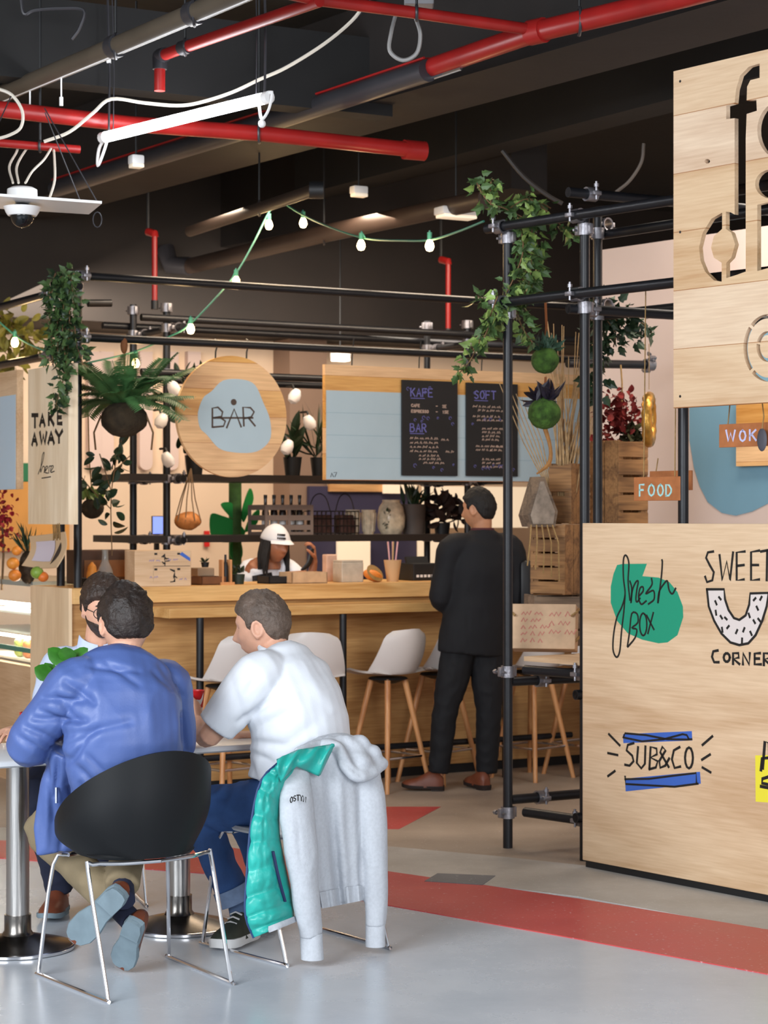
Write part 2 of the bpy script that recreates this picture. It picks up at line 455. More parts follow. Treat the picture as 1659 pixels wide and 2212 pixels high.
floor_poly('floor_trim_grey', [(-400, 1838), (380, 1858), (840, 1887), (1250, 1938), (1659, 2012), (1900, 2055), (1900, 1937), (1400, 1886), (1090, 1852), (860, 1831), (560, 1806), (-400, 1777)], .003, M_concl)
floor_poly('floor_marking_stripe', [(-200, 1812), (470, 1828), (840, 1884), (1250, 1943), (1659, 2010), (1900, 2052), (1900, 2152), (1659, 2106), (1250, 2030), (840, 1957), (470, 1890), (-200, 1840)], .004, M_redf)
floor_poly('floor_marking_triangle', [(690, 1744), (952, 1744), (862, 1792), (640, 1792)], .004, M_redf)
floor_poly('floor_marking_patch', [(945, 1889), (1070, 1894), (1042, 1914), (917, 1906)], .006, M_patch)

M_ceil = plain('black_ceiling', '#171616', .8, 0, .25, 1.5, .2, 12)
M_ceilb = plain('brown_black_beam', '#1f1a18', .75, 0, .3, 2.0, .15, 10)
M_soot = plain('black_bulkhead', '#1f1814', .7, 0, .2, 2)
M_wall = plain('cream_wall', '#ddc3a8', .8, 0, .05, 1.5)
M_wallp = plain('pinkish_wall', '#cdb9af', .8, 0, .04, 1.2)
M_taupe = plain('taupe_wall', '#8d7463', .8, 0, .05, 2)
M_navy = plain('navy_wall', '#3a3650', .7)
struct('ceiling', MB().span((-9, 2.5, 4.3), (9, 22, 4.5)), M_ceil)
WD = 4.3      # back wall distance behind the bar front
def bbox(x0, x1, d0, d1, z0, z1, mb=None):
    mb = mb or MB(); return mb.span((x0, d0, z0), (x1, d1, z1))
struct('wall_back', bbox(-7, 8, WD, WD + .2, 0, 4.3), M_wall, BAR.o, BAR.a)
struct('wall_left', MB().span((-5.2, 6, 0), (-5.0, 20, 4.3)), M_wall)
struct('wall_right', MB().span((5.6, 6, 0), (5.8, 20, 4.3)), M_wallp)
struct('trim_bulkhead', bbox(-7, 8, WD - .9, WD, 3.08, 4.3), M_soot, BAR.o, BAR.a)
# taupe column and navy/wood sections on the back wall
def wall_piece(name, px0, px1, py0, py1, d0, mat, th=.03, kind=True, **k):
    x0, z1 = BAR.hit(px0, py0, d0); x1, _ = BAR.hit(px1, py0, d0); _, z0 = BAR.hit((px0 + px1) / 2, py1, d0)
    o = bbox(x0, x1, d0, d0 + th, max(0, z0), z1).make(name, mat, None, BAR.o, BAR.a, False)
    if kind: o['kind'] = 'structure'
    return o
wall_piece('trim_column', 626, 706, 640, 1560, WD - .3, M_taupe, .3)
wall_piece('trim_navy', 668, 900, 1050, 1560, WD - .36, M_navy, .04)
wall_piece('trim_wood', 712, 838, 1030, 1062, WD - .40, M_pinew, .03)
M_lit = plain('lit_window_pane', '#ecdabd', .5, emit='#ffe6c6', es=.5)
for k, (a, b, c, d) in enumerate([(915, 1140, 1050, 1140), (905, 985, 1165, 1240), (730, 800, 1165, 1240), (830, 900, 1042, 1066)]):
    wall_piece('window_%d' % (k + 1), a, b, c, d, WD - .44, M_lit, .03)
# pale scalloped wall strips on the back wall
M_strip = plain('pale_strip', '#cdb6ac', .7)
for k, cx in enumerate([205, 232, 316, 372, 420]):
    x0, z0 = BAR.hit(cx - 14, 1000, WD - .06); x1, z1 = BAR.hit(cx + 14, 760, WD - .06); r = (x1 - x0) / 2
    mb = MB(); mb.prism([(x0, z1)] + [(x0 + r - r * math.cos(PI * i / 10), z0 - r * math.sin(PI * i / 10)) for i in range(11)] + [(x1, z1)], WD - .06, WD - .002)
    o = mb.make('trim_%d' % (k + 1), M_strip, None, BAR.o, BAR.a, False); o['kind'] = 'structure'
# left background: orange counter front and green strip, seen past the take away sign
M_orange = plain('orange_board', '#c58b45', .6, 0, .1, 3); M_green = plain('green_board', '#1f6b45', .6)
wall_piece('trim_orange', -60, 150, 1040, 1190, WD - .1, M_orange, .06)
wall_piece('trim_green', 30, 78, 1000, 1040, WD - .1, M_green, .06)
# right-hand kiosk wall behind the sign scaffold, with its blue mural and pale boards
KD = 2.0
def kio(px, py, d=KD): return PAN.hit(px, py, d)
kx0, _ = kio(1292, 500); kx1, _ = kio(1900, 500)
struct('wall_kiosk', MB().span((kx0, KD, 0), (kx1 + 1, KD + .15, 3.22)), M_wallp, PAN.o, PAN.a)
mb = MB()
mur = [(1490, 700), (1490, 950), (1500, 1010), (1512, 1050), (1530, 1085), (1560, 1108), (1590, 1114), (1625, 1105), (1665, 1085), (1720, 1060), (1720, 700)]
mb.prism([kio(*p) for p in mur], KD - .004, KD)
struct('wall_mural_blue', mb, plain('blue_mural', '#6f97ab', .7, 0, .05, 2), PAN.o, PAN.a)
mb = MB()
a = kio(1590, 860, KD - .05); b = kio(1720, 1004, KD - .05)
mb.span((a[0], KD - .05, b[1]), (b[0], KD - .006, a[1]))
o = tag(mb.make('hanging_board', M_pinew, None, PAN.o, PAN.a, False), 'warm pine board with hooks on the blue kiosk wall behind the WOK sign', 'board')
# beams under the ceiling, running with the sign panel
def beam(name, px0, py0, px1, py1, zc, w_, h, mat):
    a = P(px0, py0, F * (zc - EYE) / (CY - py0)); b = P(px1, py1, F * (zc - EYE) / (CY - py1))
    d = (b - a); d.z = 0; L_ = d.length; ang = math.atan2(d.y, d.x)
    mb = MB().box((0, 0, h / 2), (L_ + .4, w_, h))
    return struct(name, mb, mat, (a + b) / 2, ang)
beam('trim_beam_main', 60, 460, 1659, 20, 3.78, .5, .52, M_ceilb)
beam('trim_beam_right', 700, 420, 1720, 160, 3.9, .25, .4, M_ceil)
beam('trim_beam_far', 400, 560, 1100, 420, 3.7, .3, .6, M_ceilb)
beam('trim_beam_cross', -60, 165, 760, 250, 3.72, .16, .4, M_ceil)
# ---------------------------------------------------------------- lettering
GL = {
 'A': [[(0, 0), (.5, 1), (1, 0)], [(.18, .36), (.82, .36)]], 'B': [[(0, 0), (0, 1), (.7, .95), (.8, .75), (.65, .55), (0, .52)], [(.65, .55), (.95, .4), (.9, .1), (.6, 0), (0, 0)]],
 'C': [[(.95, .85), (.6, 1), (.2, .85), (0, .5), (.2, .12), (.6, 0), (.95, .15)]], 'D': [[(0, 0), (0, 1), (.55, .95), (.95, .6), (.9, .3), (.5, .02), (0, 0)]],
 'E': [[(.9, 1), (0, 1), (0, 0), (.9, 0)], [(0, .52), (.75, .52)]], 'F': [[(.9, 1), (0, 1), (0, 0)], [(0, .52), (.75, .52)]],
 'H': [[(0, 0), (0, 1)], [(1, 0), (1, 1)], [(0, .5), (1, .5)]], 'I': [[(.5, 0), (.5, 1)]], 'K': [[(0, 0), (0, 1)], [(.9, 1), (0, .42)], [(.25, .6), (.95, 0)]],
 'L': [[(0, 1), (0, 0), (.85, 0)]], 'M': [[(0, 0), (.08, 1), (.5, .35), (.92, 1), (1, 0)]], 'N': [[(0, 0), (0, 1), (1, 0), (1, 1)]],
 'O': [[(.5, 1), (.15, .85), (0, .5), (.15, .15), (.5, 0), (.85, .15), (1, .5), (.85, .85), (.5, 1)]], 'P': [[(0, 0), (0, 1), (.7, .97), (.9, .75), (.7, .5), (0, .48)]],
 'R': [[(0, 0), (0, 1), (.7, .97), (.9, .75), (.7, .52), (0, .5)], [(.4, .5), (.95, 0)]], 'S': [[(.9, .86), (.5, 1), (.12, .85), (.15, .62), (.8, .4), (.9, .18), (.5, 0), (.05, .14)]],
 'T': [[(0, 1), (1, 1)], [(.5, 1), (.5, 0)]], 'U': [[(0, 1), (.03, .25), (.5, 0), (.97, .25), (1, 1)]], 'V': [[(0, 1), (.5, 0), (1, 1)]],
 'W': [[(0, 1), (.25, 0), (.5, .75), (.75, 0), (1, 1)]], 'X': [[(0, 0), (1, 1)], [(0, 1), (1, 0)]], 'Y': [[(0, 1), (.5, .5), (1, 1)], [(.5, .5), (.5, 0)]],
 '-': [[(.1, .5), (.9, .5)]], '.': [[(.4, 0), (.5, .05)]], '0': [[(.5, 1), (.1, .6), (.1, .4), (.5, 0), (.9, .4), (.9, .6), (.5, 1)]], '1': [[(.3, .8), (.55, 1), (.55, 0)]],
 '2': [[(.05, .8), (.5, 1), (.9, .75), (.05, 0), (.95, 0)]], '5': [[(.85, 1), (.15, 1), (.1, .55), (.6, .6), (.9, .3), (.5, 0), (.05, .1)]],
}
def letters(mb, text, x, z, h, wd, gap, width, y0=0.0, t=.0015, slant=0.0):
    """single-stroke capitals starting at (x,z); wd letter width, gap spacing"""
    for ch in text:
        for st in GL.get(ch, []):
            mb.stroke([(x + a * wd + slant * b * h, z + b * h) for a, b in st], width, y0, t)
        x += wd * (.35 if ch == 'I' else 1) + gap
    return mb
class Loc:
    """local coordinates of a thing standing in a frame at (s0, d0, z0)"""
    def __init__(s, fr, s0, d0, z0): s.f, s.s0, s.d0, s.z0 = fr, s0, d0, z0
    def px(s, px, py, d=None):
        x, z = s.f.hit(px, py, s.d0 if d is None else d); return (x - s.s0, z - s.z0)
    def many(s, pts, d=None): return [s.px(a, b, d) for a, b in pts]
    @property
    def w(s): return s.f.w(s.s0, s.d0, s.z0)
def fthing(name, label, cat, fr, px, py, d, group=None):
    s0, z0 = fr.hit(px, py, d); L = Loc(fr, s0, d, z0)
    return thing(name, label, cat, L.w, fr.a, group), L

# ---------------------------------------------------------------- bar counter
CT = 1.21
S0, S1, CD = -2.81, 1.9, .62
ctr = thing('bar_counter', 'long plywood bar counter with thick pale edge below the BAR sign', 'counter', BAR.o, BAR.a)
MB().span((S0 + .02, .02, 0.06), (S1, .05, CT - .09)).make('front_panel', M_plyc, ctr, smooth=False)
o = MB().span((S0, 0, 0.0), (S0 + .02, CD, CT - .0)).make('end_panel', M_plyl, ctr, smooth=False)
MB().span((S0 + .02, CD - .03, 0.0), (S1, CD, CT - .09)).make('back_panel', M_plyc, ctr, smooth=False)
MB().span((S0 + .02, -.02, CT - .09), (S1, CD, CT), bev=.004).make('worktop', M_top, ctr, smooth=False)
MB().span((S0 + .02, .03, 0.0), (S1, .05, .06)).make('plinth', M_dark, ctr, smooth=False)
# drinking ledge on posts with its foot rail
lx0, _ = BAR.hit(366, 1320, -.36); lx1, _ = BAR.hit(1240, 1310, -.36)
ledge = thing('bar_ledge', 'narrow pine drinking ledge on black posts along the bar front', 'ledge', BAR.o, BAR.a)
_, lz = BAR.hit(500, 1312, -.36)
LZ = lz
MB().span((lx0, -.36, LZ - .055), (lx1, -.022, LZ), bev=.004).make('ledge_board', M_top, ledge, smooth=False)
for px in (432, 741, 1092):
    x, _ = BAR.hit(px, 1400, -.33); MB().cyl((x, -.33, 0), (x, -.33, LZ - .055), .022, 12).make('post', M_black, ledge)
x0, z0 = BAR.hit(440, 1645, -.33)
MB().tube([(lx0 + .2, -.33, .24), (lx1, -.33, .24)], .019, 10).make('foot_rail', M_black, ledge)

# ---------------------------------------------------------------- bar stools
def make_stool():
    r = thing('bar_stool', 'x', 'stool')
    def shell(u, v):     # u across, v from front lip over the seat up the back
        a = (u - .5) * 2
        if v < .5:
            t = v / .5; y = .19 - .34 * t; z = .69 - .015 * math.sin(PI * t) + .03 * a * a * (1 - .4 * t)
            if t < .15: z -= .02 * (1 - t / .15)
            wd = .185 + .02 * t
        else:
            t = (v - .5) / .5; y = -.15 - .075 * math.sin(t * PI / 2) ; z = .69 + .27 * t ** 1.15 + .02 * a * a * (1 - t) - .012 * a * a * t
            wd = .205 - .045 * t ** 2
            if t > .85: wd -= .05 * ((t - .85) / .15) ** 2
            y += .11 * a * a * (1 - t * .35)
        return V((a * wd, y, z))
    g = MB().grid(shell, 14, 24, -.012).make('seat_shell', plain('warm_white_shell', '#cfc7c2', .4), r, angle=60)
    MB().lathe([(.0, .665), (.11, .665), (.12, .655), (.05, .63), (0, .63)], 16).make('seat_mount', M_dark, r)
    for sx, sy in ((1, 1), (-1, 1), (1, -1), (-1, -1)):
        MB().tube([(sx * .07, sy * .07, .655), (sx * .18, sy * .18, 0)], [.019, .014], 10).make('leg', M_stool, r)
    q = .15
    MB().tube([(q, q, .2), (-q, q, .2), (-q, -q, .2), (q, -q, .2)], .008, 8, closed=True).make('foot_ring', M_chrome, r)
    return r
stool = make_stool()
gst = 'white shell bar stools at the ledge'
spots = [(488, 1640, 14, 'leftmost white bar stool, behind the face of the man in white t-shirt'),
         (668, 1640, -26, 'white bar stool seen from behind over the white t-shirt shoulder'),
         (838, 1645, 14, 'white shell bar stool with wooden legs standing clear between the ledge posts'),
         (948, 1640, 20, 'white shell bar stool half hidden behind the man in the black suit'),
         (1150, 1640, 15, 'bar stool whose wooden legs show just right of the scaffold post'),
         (1262, 1632, 10, 'bar stool at the far end of the ledge beside the logo panel edge')]
for i, (px, py, a, lb) in enumerate(spots):
    dd = -.28 if i == 3 else -.42 - .03 * (i % 2); s, _ = BAR.hit(px, py, dd); p = BAR.w(s, dd, 0)
    if i == 0:
        stool.location = p; stool.rotation_euler = (0, 0, BAR.a + math.radians(a)); stool['label'] = lb; stool['group'] = gst
    else: dup(stool, p, BAR.a + math.radians(a), lb, gst)

# ---------------------------------------------------------------- scaffolding
R_T = .024
def clamp_mb(c, axis, up=None, r=R_T):
    """a scaffold coupler: two half shells round the tube, ears and a bolt with nut"""
    c = V(c); ax = V(axis).normalized(); o = ax.orthogonal().normalized() if up is None else V(up).normalized()
    v = ax.cross(o)
    mb = MB()
    rings = []
    for k in range(14):
        a = 2 * PI * k / 14; dr = o * math.cos(a) + v * math.sin(a)
        rings.append([c + dr * (r + .002) - ax * .026, c + dr * (r + .010) - ax * .028, c + dr * (r + .010) + ax * .028, c + dr * (r + .002) + ax * .026])
    mb.ring_loft(rings, cap=False, closed=True)
    rot = Matrix((v, ax, o)).transposed()
    mb.box(c + v * (r + .02), (.03, .045, .02), rot, .003)
    mb.box(c - v * (r + .015), (.02, .05, .024), rot, .003)
    mb.tube([c + v * (r + .022) - o * .03, c + v * (r + .022) + o * .055], .006, 6)
    mb.tube([c + v * (r + .022) + o * .03, c + v * (r + .022) + o * .045], .012, 6)
    return mb
def pipe(parent, name, a, b, r=R_T, mat=None, n=12):
    """open tube with a visible bore at both ends"""
    a, b = V(a), V(b); d = (b - a).normalized(); e = .03
    mb = MB().tube([a + d * e, a, a, b, b, b - d * e], [r * .78, r * .8, r, r, r * .8, r * .78], n)
    return mb.make(name, mat or M_black, parent)
def clamp(parent, c, axis, up=None, r=R_T):
    return clamp_mb(c, axis, up, r).make('clamp', M_clamp, parent)
# right-hand scaffold that carries the sign and the logo panel
E1 = BAR.u
rs = thing('scaffold_frame', 'black tube scaffold frame with ivy, carrying the wooden sign at right', 'scaffold')
def zpt(px, py, Y): return P(px, py, Y)
pA = PAN.o + PAN.u * PAN.hit(1097, 1500, .02)[0] + PAN.n * .02
pB = PAN.o + PAN.u * PAN.hit(1263, 1500, .06)[0] + PAN.n * .06
pA.z = pB.z = 0
back = E1 * .62
pC = P(1291, 1115, 10.25); pC.z = 0
pD = pA + PAN.n * 3.2 * 0 + back; 
def at(p, z): return V((p.x, p.y, z))
def yz(py, Y): return EYE - (py - CY) * Y / F
zr1 = yz(492, pA.y); zr2 = yz(655, pA.y)
pipe(rs, 'post', at(pA, 0), at(pA, zr1 - .0))
pipe(rs, 'post', at(pB, 0), at(pB, zr1 + .02))
pipe(rs, 'post', at(pC, 0.9), at(pC, yz(450, pC.y)))
pF = pB + PAN.u * 1.5 + PAN.n * .05
pipe(rs, 'post', at(pF, 0), at(pF, zr1 + .1))
pE = PAN.o + PAN.u * PAN.hit(1476, 1000, .12)[0] + PAN.n * .12; pE.z = 0
pipe(rs, 'post', at(pE, 0), at(pE, zr2 + .3))
off = -PAN.n * .05
for z in (zr1, zr2):
    a = pA + off - PAN.u * .1; b = pF + off + PAN.u * .2
    pipe(rs, 'rail', at(a, z), at(b, z))
    for q in (pA, pB): clamp(rs, at(q + off, z), PAN.u, V((0, 0, 1))); clamp(rs, at(q, z - .05 if q is pA else z - .06), V((0, 0, 1)), PAN.n)
# short stub tubes running back from the second post, with open mouths
for z, dz in ((yz(416, pB.y), 0), (yz(658, pB.y) - .02, 0)):
    a = at(pB - E1 * .07 + PAN.u * -.03, z); b = at(pB + E1 * 1.5, z)
    pipe(rs, 'tie_rail', a, b); clamp(rs, at(pB + E1 * .06 + PAN.u * -.03, z), E1, V((0, 0, 1)))
for z in (yz(505, pC.y), yz(680, pC.y)):
    pipe(rs, 'rail', at(pC + PAN.n * .05 - PAN.u * .05, z), at(pC + PAN.n * .05 + PAN.u * 2.2, z)); clamp(rs, at(pC, z), V((0, 0, 1)), PAN.u)
    clamp(rs, at(pC + PAN.n * .05, z + .05), PAN.u, V((0, 0, 1)))
a = P(1290, 788, 11.3); pipe(rs, 'rail', a - E1 * .2, P(1400, 788, 11.5)); clamp(rs, P(1402, 788, 11.5), E1)
# low shelf tubes between the first post and the panel
for py, clampx in ((1472, 1), (1727, 1)):
    z = yz(py, pA.y + .02)
    a = at(pA - E1 * .02 + PAN.n * .04, z); pipe(rs, 'shelf_rail', a, a + E1 * 1.3)
    clamp(rs, a + E1 * .18, E1, V((0, 0, 1))); clamp(rs, at(pA, z + (.05 if py < 1600 else -.06)), V((0, 0, 1)), -PAN.u)
    c = at(pB - E1 * .08 + PAN.n * .03, z - .03); pipe(rs, 'shelf_rail', c, c + E1 * 1.1)
    zz = z + (.06 if py < 1600 else -.055)
    pipe(rs, 'shelf_rail', at(pA + PAN.n * .05 - PAN.u * -.07, zz), at(pB + PAN.n * .05, zz)); clamp(rs, at(pB - PAN.u * .07 + PAN.n * .05, zz), PAN.u, V((0, 0, 1)))
SH = yz(1440, pA.y) + .028
# plank deck on the low shelf
dk0 = pA + PAN.n * .05
deck = thing('shelf_board', 'pale wooden board lying on the low scaffold tubes under the printed box', 'board', at(pA + PAN.n * .06 + PAN.u * .05, SH), PAN.a)
MB().span((0, 0, 0), (.46, .9, .022)).make('board', M_ply, deck, smooth=False)

# bar scaffold shelving: left post pair, right post pair, rails, two shelves, end frame over the counter corner
bs = thing('bar_scaffold', 'black tube scaffold rack with shelves over and behind the bar counter', 'scaffold', BAR.o, BAR.a)
D1, D2 = 1.25, 1.80
def bl(px, py, d): x, z = BAR.hit(px, py, d); return V((x, d, z))
xL = BAR.hit(360, 900, D1)[0]; xR = BAR.hit(1010, 900, D1)[0]
zt = bl(360, 655, D1).z; zsh = bl(360, 1157, D1).z; zs2 = bl(360, 1024, D1).z
for x in (xL, xR):
    for d in (D1, D2):
        pipe(bs, 'post', (x, d, 0), (x, d, zt if d == D1 else zt + .04))
for d in (D1 - .05, D2 + .05):
    for z in (bl(360, 690, D1).z, bl(500, 812, D1).z):
        pipe(bs, 'rail', (xL - .2, d, z), (xR + .9, d, z))
for x in (xL, xR):
    for z in (bl(360, 692, D1).z - .05, zs2 - .03, zsh - .03):
        pipe(bs, 'tie_rail', (x + .05, D1 - .15, z), (x + .05, D2 + .15, z))
        for d in (D1, D2): clamp(bs, (x, d, z), (0, 0, 1), (1, 0, 0)); clamp(bs, (x + .05, d - .06, z), (0, 1, 0), (0, 0, 1))
for x in (xL, xR):
    clamp(bs, (x, D1, zt - .03), (0, 0, 1), (1, 0, 0), .03); clamp(bs, (x, D2, zt + .0), (0, 0, 1), (1, 0, 0), .03); clamp(bs, (x, D1, bl(500, 812, D1).z), (0, 0, 1), (1, 0, 0), .03)
for z, nm in ((zs2, 'a'), (zsh, 'b')):
    MB().span((xL - .28, D1 - .04, z - .045), (xR + .35, D2 + .02, z)).make('shelf', plain('black_shelf', '#1c1613', .5), bs, smooth=False)
# front tubes over the counter
xp = BAR.hit(168, 900, .1)[0]
pipe(bs, 'post', (xp, .1, CT), (xp, .1, bl(168, 585, .1).z))
for py, py2 in ((597, 597), (729, 729)):
    z = bl(185, py, .06).z; pipe(bs, 'rail', (xp - .06, .055, z), (BAR.hit(1250, 700, .06)[0], .055, z)); clamp(bs, (xp, .1, z), (0, 0, 1), (1, 0, 0)); clamp(bs, (xp + .02, .055, z), (1, 0, 0), (0, 0, 1))
x2 = BAR.hit(108, 1200, .45)[0]
pipe(bs, 'post', (xp + .02, .42, CT), (xp + .02, .42, bl(118, 700, .42).z))
for py in (655, 775):
    e = END.hit(40, py, .03); zz = EYE - (py + (-18 if py < 700 else -6) - CY) * 12.0 / F
    z = bl(110, py - 22, .42).z if py < 700 else bl(110, py - 8, .42).z
    pipe(bs, 'rail', (xp - .03, .0, z), (xp - .03, 2.4, z))
    clamp(bs, (xp - .03, .42, z), (0, 1, 0), (0, 0, 1)); clamp(bs, (xp - .03, .50, z), (0, 1, 0), (0, 0, 1)); clamp(bs, (xp, .1, z), (0, 0, 1), (1, 0, 0))
pipe(bs, 'rail', bl(190, 655, 1.0) * 1, bl(240, 655, 1.0))

# ---------------------------------------------------------------- hanging signs over the bar
sg, L = fthing('bar_sign', 'round pine BAR sign with pale blue blob hanging from scaffold tube', 'sign', BAR, 500, 900, .08)
R0 = 131 * (BAR.w(L.s0, .08, 0).y) / F
disc = MB(); disc.prism([(R0 * math.cos(2 * PI * i / 64), R0 * math.sin(2 * PI * i / 64)) for i in range(64)], -.015, .015)
disc.make('board', M_pinew, sg, smooth=False)
blob = [(455, 845), (480, 822), (520, 820), (548, 832), (566, 870), (580, 905), (582, 945), (565, 968), (540, 978), (500, 977), (470, 968), (445, 940), (430, 925), (425, 900), (428, 880), (438, 858)]
bp_, _ = smooth_path([V((*L.px(a, b), 0)) for a, b in blob], [0] * len(blob), 4, True)
MB().prism([(p.x, p.y) for p in bp_], -.017, -.0151).make('painted_blob', M_blueboard, sg, smooth=False)
M_brown = plain('brown_paint', '#4a3a30', .6)
mb = MB()
for st in ([(456, 923), (456, 882), (468, 880), (478, 890), (476, 900), (458, 903)], [(474, 903), (484, 910), (480, 921), (457, 923)], [(487, 924), (503, 884), (518, 922)], [(458, 903), (543, 903)], [(524, 920), (522, 880), (538, 881), (546, 890), (540, 901), (526, 904)], [(534, 903), (548, 920)]):
    mb.stroke(L.many(st), .011, -.017)
c = L.px(502, 869); mb.prism([(c[0] + .019 * math.cos(i * PI / 8), c[1] + .019 * math.sin(i * PI / 8)) for i in range(16)], -.019, -.017)
mb.make('lettering', M_brown, sg, smooth=False)
ztube = bl(500, 729, .06).z
for px in (465, 532):
    x, z = L.px(px, 775); zt_ = BAR.hit(px, 750, .055)[1] - L.z0
    MB().tube([(x, 0, z - .03), (x, -.005, z + .04), (x, -.02, zt_ + .0), (x, -.025, zt_ + .04), (x, .0, zt_ + .05)], .005, 6).make('hook', M_dark, sg)

mn, L = fthing('menu_board', 'wide pine menu board painted pale blue, hung above the bar', 'sign', BAR, 700, 1037, .08)
x1 = L.px(1255, 1000)[0]; zT = L.px(700, 787)[1]; zb = L.px(700, 843)[1]
MB().span((0, -.012, 0), (x1, .02, zT)).make('board', M_pinew, mn, smooth=False)
MB().span((.008, -.014, .004), (x1 - .003, -.0122, zb)).make('painted_field', M_blueboard, mn, smooth=False)
mb = MB(); 
for f in (.25, .5, .75): mb.span((.008, -.0146, zb * f), (x1 - .003, -.0141, zb * f + .003))
mb.make('plank_seams', plain('blue_grey_seam', '#8ea6b2', .7), mn, smooth=False)
mb = MB(); mb.stroke(L.many([(712, 1030), (714, 1022), (718, 1030)]), .004, -.0142); mb.stroke(L.many([(719, 1021), (725, 1020), (721, 1030)]), .004, -.0142); mb.make('small_mark', M_ink, mn, smooth=False)
for px in (760, 905, 1040, 1190):
    x = L.px(px, 800)[0]; zz = BAR.hit(px, 760, .055)[1]
    MB().tube([(x, 0, zT - .02), (x, -.003, zT + .05), (x, -.025, ztube - L.z0 + .03)], .004, 6).make('hanger', M_dark, mn)
M_ch1 = plain('chalk_pink', '#c9ab98', .9); M_ch2 = plain('chalk_violet', '#6f6cae', .9)
def scribble(mb, x, z, w_, h, wd, seed, y0=0.0, t=.001):
    """illegible handwriting: a run of small zigzag word shapes"""
    r = random.Random(seed); cx = x
    while cx < x + w_:
        n = r.randint(3, 6); pts = []
        for i in range(n): pts.append((cx + i * h * .42, z + (h * r.uniform(.55, 1) if i % 2 else h * r.uniform(0, .25))))
        mb.stroke(pts, wd, y0, t); cx += n * h * .42 + h * .5
    return mb
def chalk(px0, py0, px1, py1, lb, head, lines):
    t, L = fthing('menu_blackboard', lb, 'blackboard', BAR, px0, py1, .045, 'chalk menu boards on the blue board')
    w_ = L.px(px1, py1)[0]; h = L.px(px0, py0)[1]
    MB().span((0, 0, 0), (w_, .016, h), bev=.003).make('slate', M_chalk, t, smooth=False)
    a = MB(); b = MB()
    k = w_ / .36
    for tx, fx, fz, hh in head:
        letters(a, tx, w_ * fx, h * fz, hh, hh * .62, .012, .007, -.0005, .001)
        a.stroke([(w_ * fx, h * fz - .012), (w_ * fx + .1, h * fz - .012)], .004, -.0005, .001)
    for q, (tx, fx, fz) in enumerate(lines):
        if tx: letters(b, tx, w_ * fx, h * fz, .017, .0105 * k, .0042, .0042, -.0005, .001)
        else: scribble(b, w_ * fx, h * fz, w_ * (.5 if fx < .25 else .34) * (.35 if fx > .6 else 1), .015, .004, q + int(px0), -.0005)
    rnd = random.Random(px0)
    for _ in range(16):
        x = rnd.uniform(.08, .92) * w_; z = rnd.choice([rnd.uniform(.05, .12), rnd.uniform(.55, .62), rnd.uniform(.86, .93)]) * h; r = rnd.uniform(.006, .012)
        a.stroke([(x + r * math.cos(q), z + r * math.sin(q)) for q in (0, 1.2, 2.4, 3.6, 4.8)], .003, -.0005, .001)
    a.make('chalk_lettering', M_ch2, t, smooth=False); b.make('chalk_lettering', M_ch1, t, smooth=False)
chalk(869, 820, 989, 1027, 'left chalk menu board with violet headings hung on pale blue board', [('KAFE', .15, .83, .05), ('BAR', .14, .46, .05)],
      [('CAFE', .16, .72), ('-  2E', .6, .72), ('ESPRESSO', .16, .66), ('-  15E', .6, .66), ('', .14, .38), ('', .14, .335), ('', .7, .37), ('', .14, .29), ('', .14, .245), ('', .78, .245), ('', .3, .2), ('', .3, .165), ('', .38, .125)])
chalk(1008, 826, 1119, 1028, 'right chalk menu board headed SOFT, crossed by the scaffold post', [('SOFT', .15, .83, .05)],
      [('', .12, .735), ('', .22, .695), ('', .12, .63), ('', .2, .59), ('', .3, .5), ('', .3, .46), ('', .3, .42), ('', .3, .38), ('', .18, .31), ('', .46, .31), ('', .18, .27), ('', .46, .27), ('', .3, .17), ('', .3, .13), ('', .3, .09)])

# take away board and blue menu board on the left end frame
ta, L = fthing('take_away_sign', 'tall pale wooden TAKE AWAY here board hung at the bar corner', 'sign', END, 65, 1132, -.08)
x1 = L.px(152, 1132)[0]; zT = L.px(65, 799)[1]
M_plyv = wood('plywood_upright', '#d9bf9b', '#f2e0c4', .55, 2, 3.5, True, 0, '#8a5f3b')
MB().span((0, -.012, 0), (x1, .045, zT)).make('board', M_plyv, ta, smooth=False)
mb = MB()
def pxletters(mb, L, text, boxes, wd, y0):
    for ch, (a, b, c, d) in zip(text, boxes):
        for st in GL[ch]:
            mb.stroke([L.px(a + u * (c - a), d + v * (b - d)) for u, v in st], wd, y0)
pxletters(mb, L, 'TAKE', [(74, 897, 86, 922), (91, 896, 101, 919), (110, 893, 121, 917), (129, 889, 139, 915)], .024, -.0121)
pxletters(mb, L, 'AWAY', [(74, 937, 84, 960), (91, 935, 105, 958), (109, 934, 121, 957), (125, 931, 139, 955)], .024, -.0121)
mb.make('lettering', M_ink, ta, smooth=False)
mb = MB()
for st in ([(87, 1024), (96, 1000), (100, 978), (96, 985), (92, 1020), (97, 1008), (101, 1010), (100, 1021)], [(102, 1018), (108, 1009), (104, 1008), (102, 1020), (108, 1022)], [(110, 1022), (111, 1008), (116, 1007)], [(114, 1019), (120, 1008), (116, 1007), (114, 1020), (122, 1018)], [(95, 1033), (114, 1030)]):
    mb.stroke(L.many(st), .006, -.0121, sub=4)
mb.make('script_lettering', M_ink, ta, smooth=False)
bm_, L = fthing('blue_menu_board', 'pale blue painted board with pine top at the left picture edge', 'sign', END, -60, 1060, -.06)
x1 = L.px(40, 1060)[0]; zT = L.px(0, 806)[1]; zb = L.px(0, 858)[1]
MB().span((0, -.01, 0), (x1, .03, zT)).make('board', M_ply, bm_, smooth=False)
MB().span((0.0, -.012, 0), (x1 - .02, -.0102, zb)).make('painted_field', plain('light_blue_paint', '#b9d0e2', .6), bm_, smooth=False)
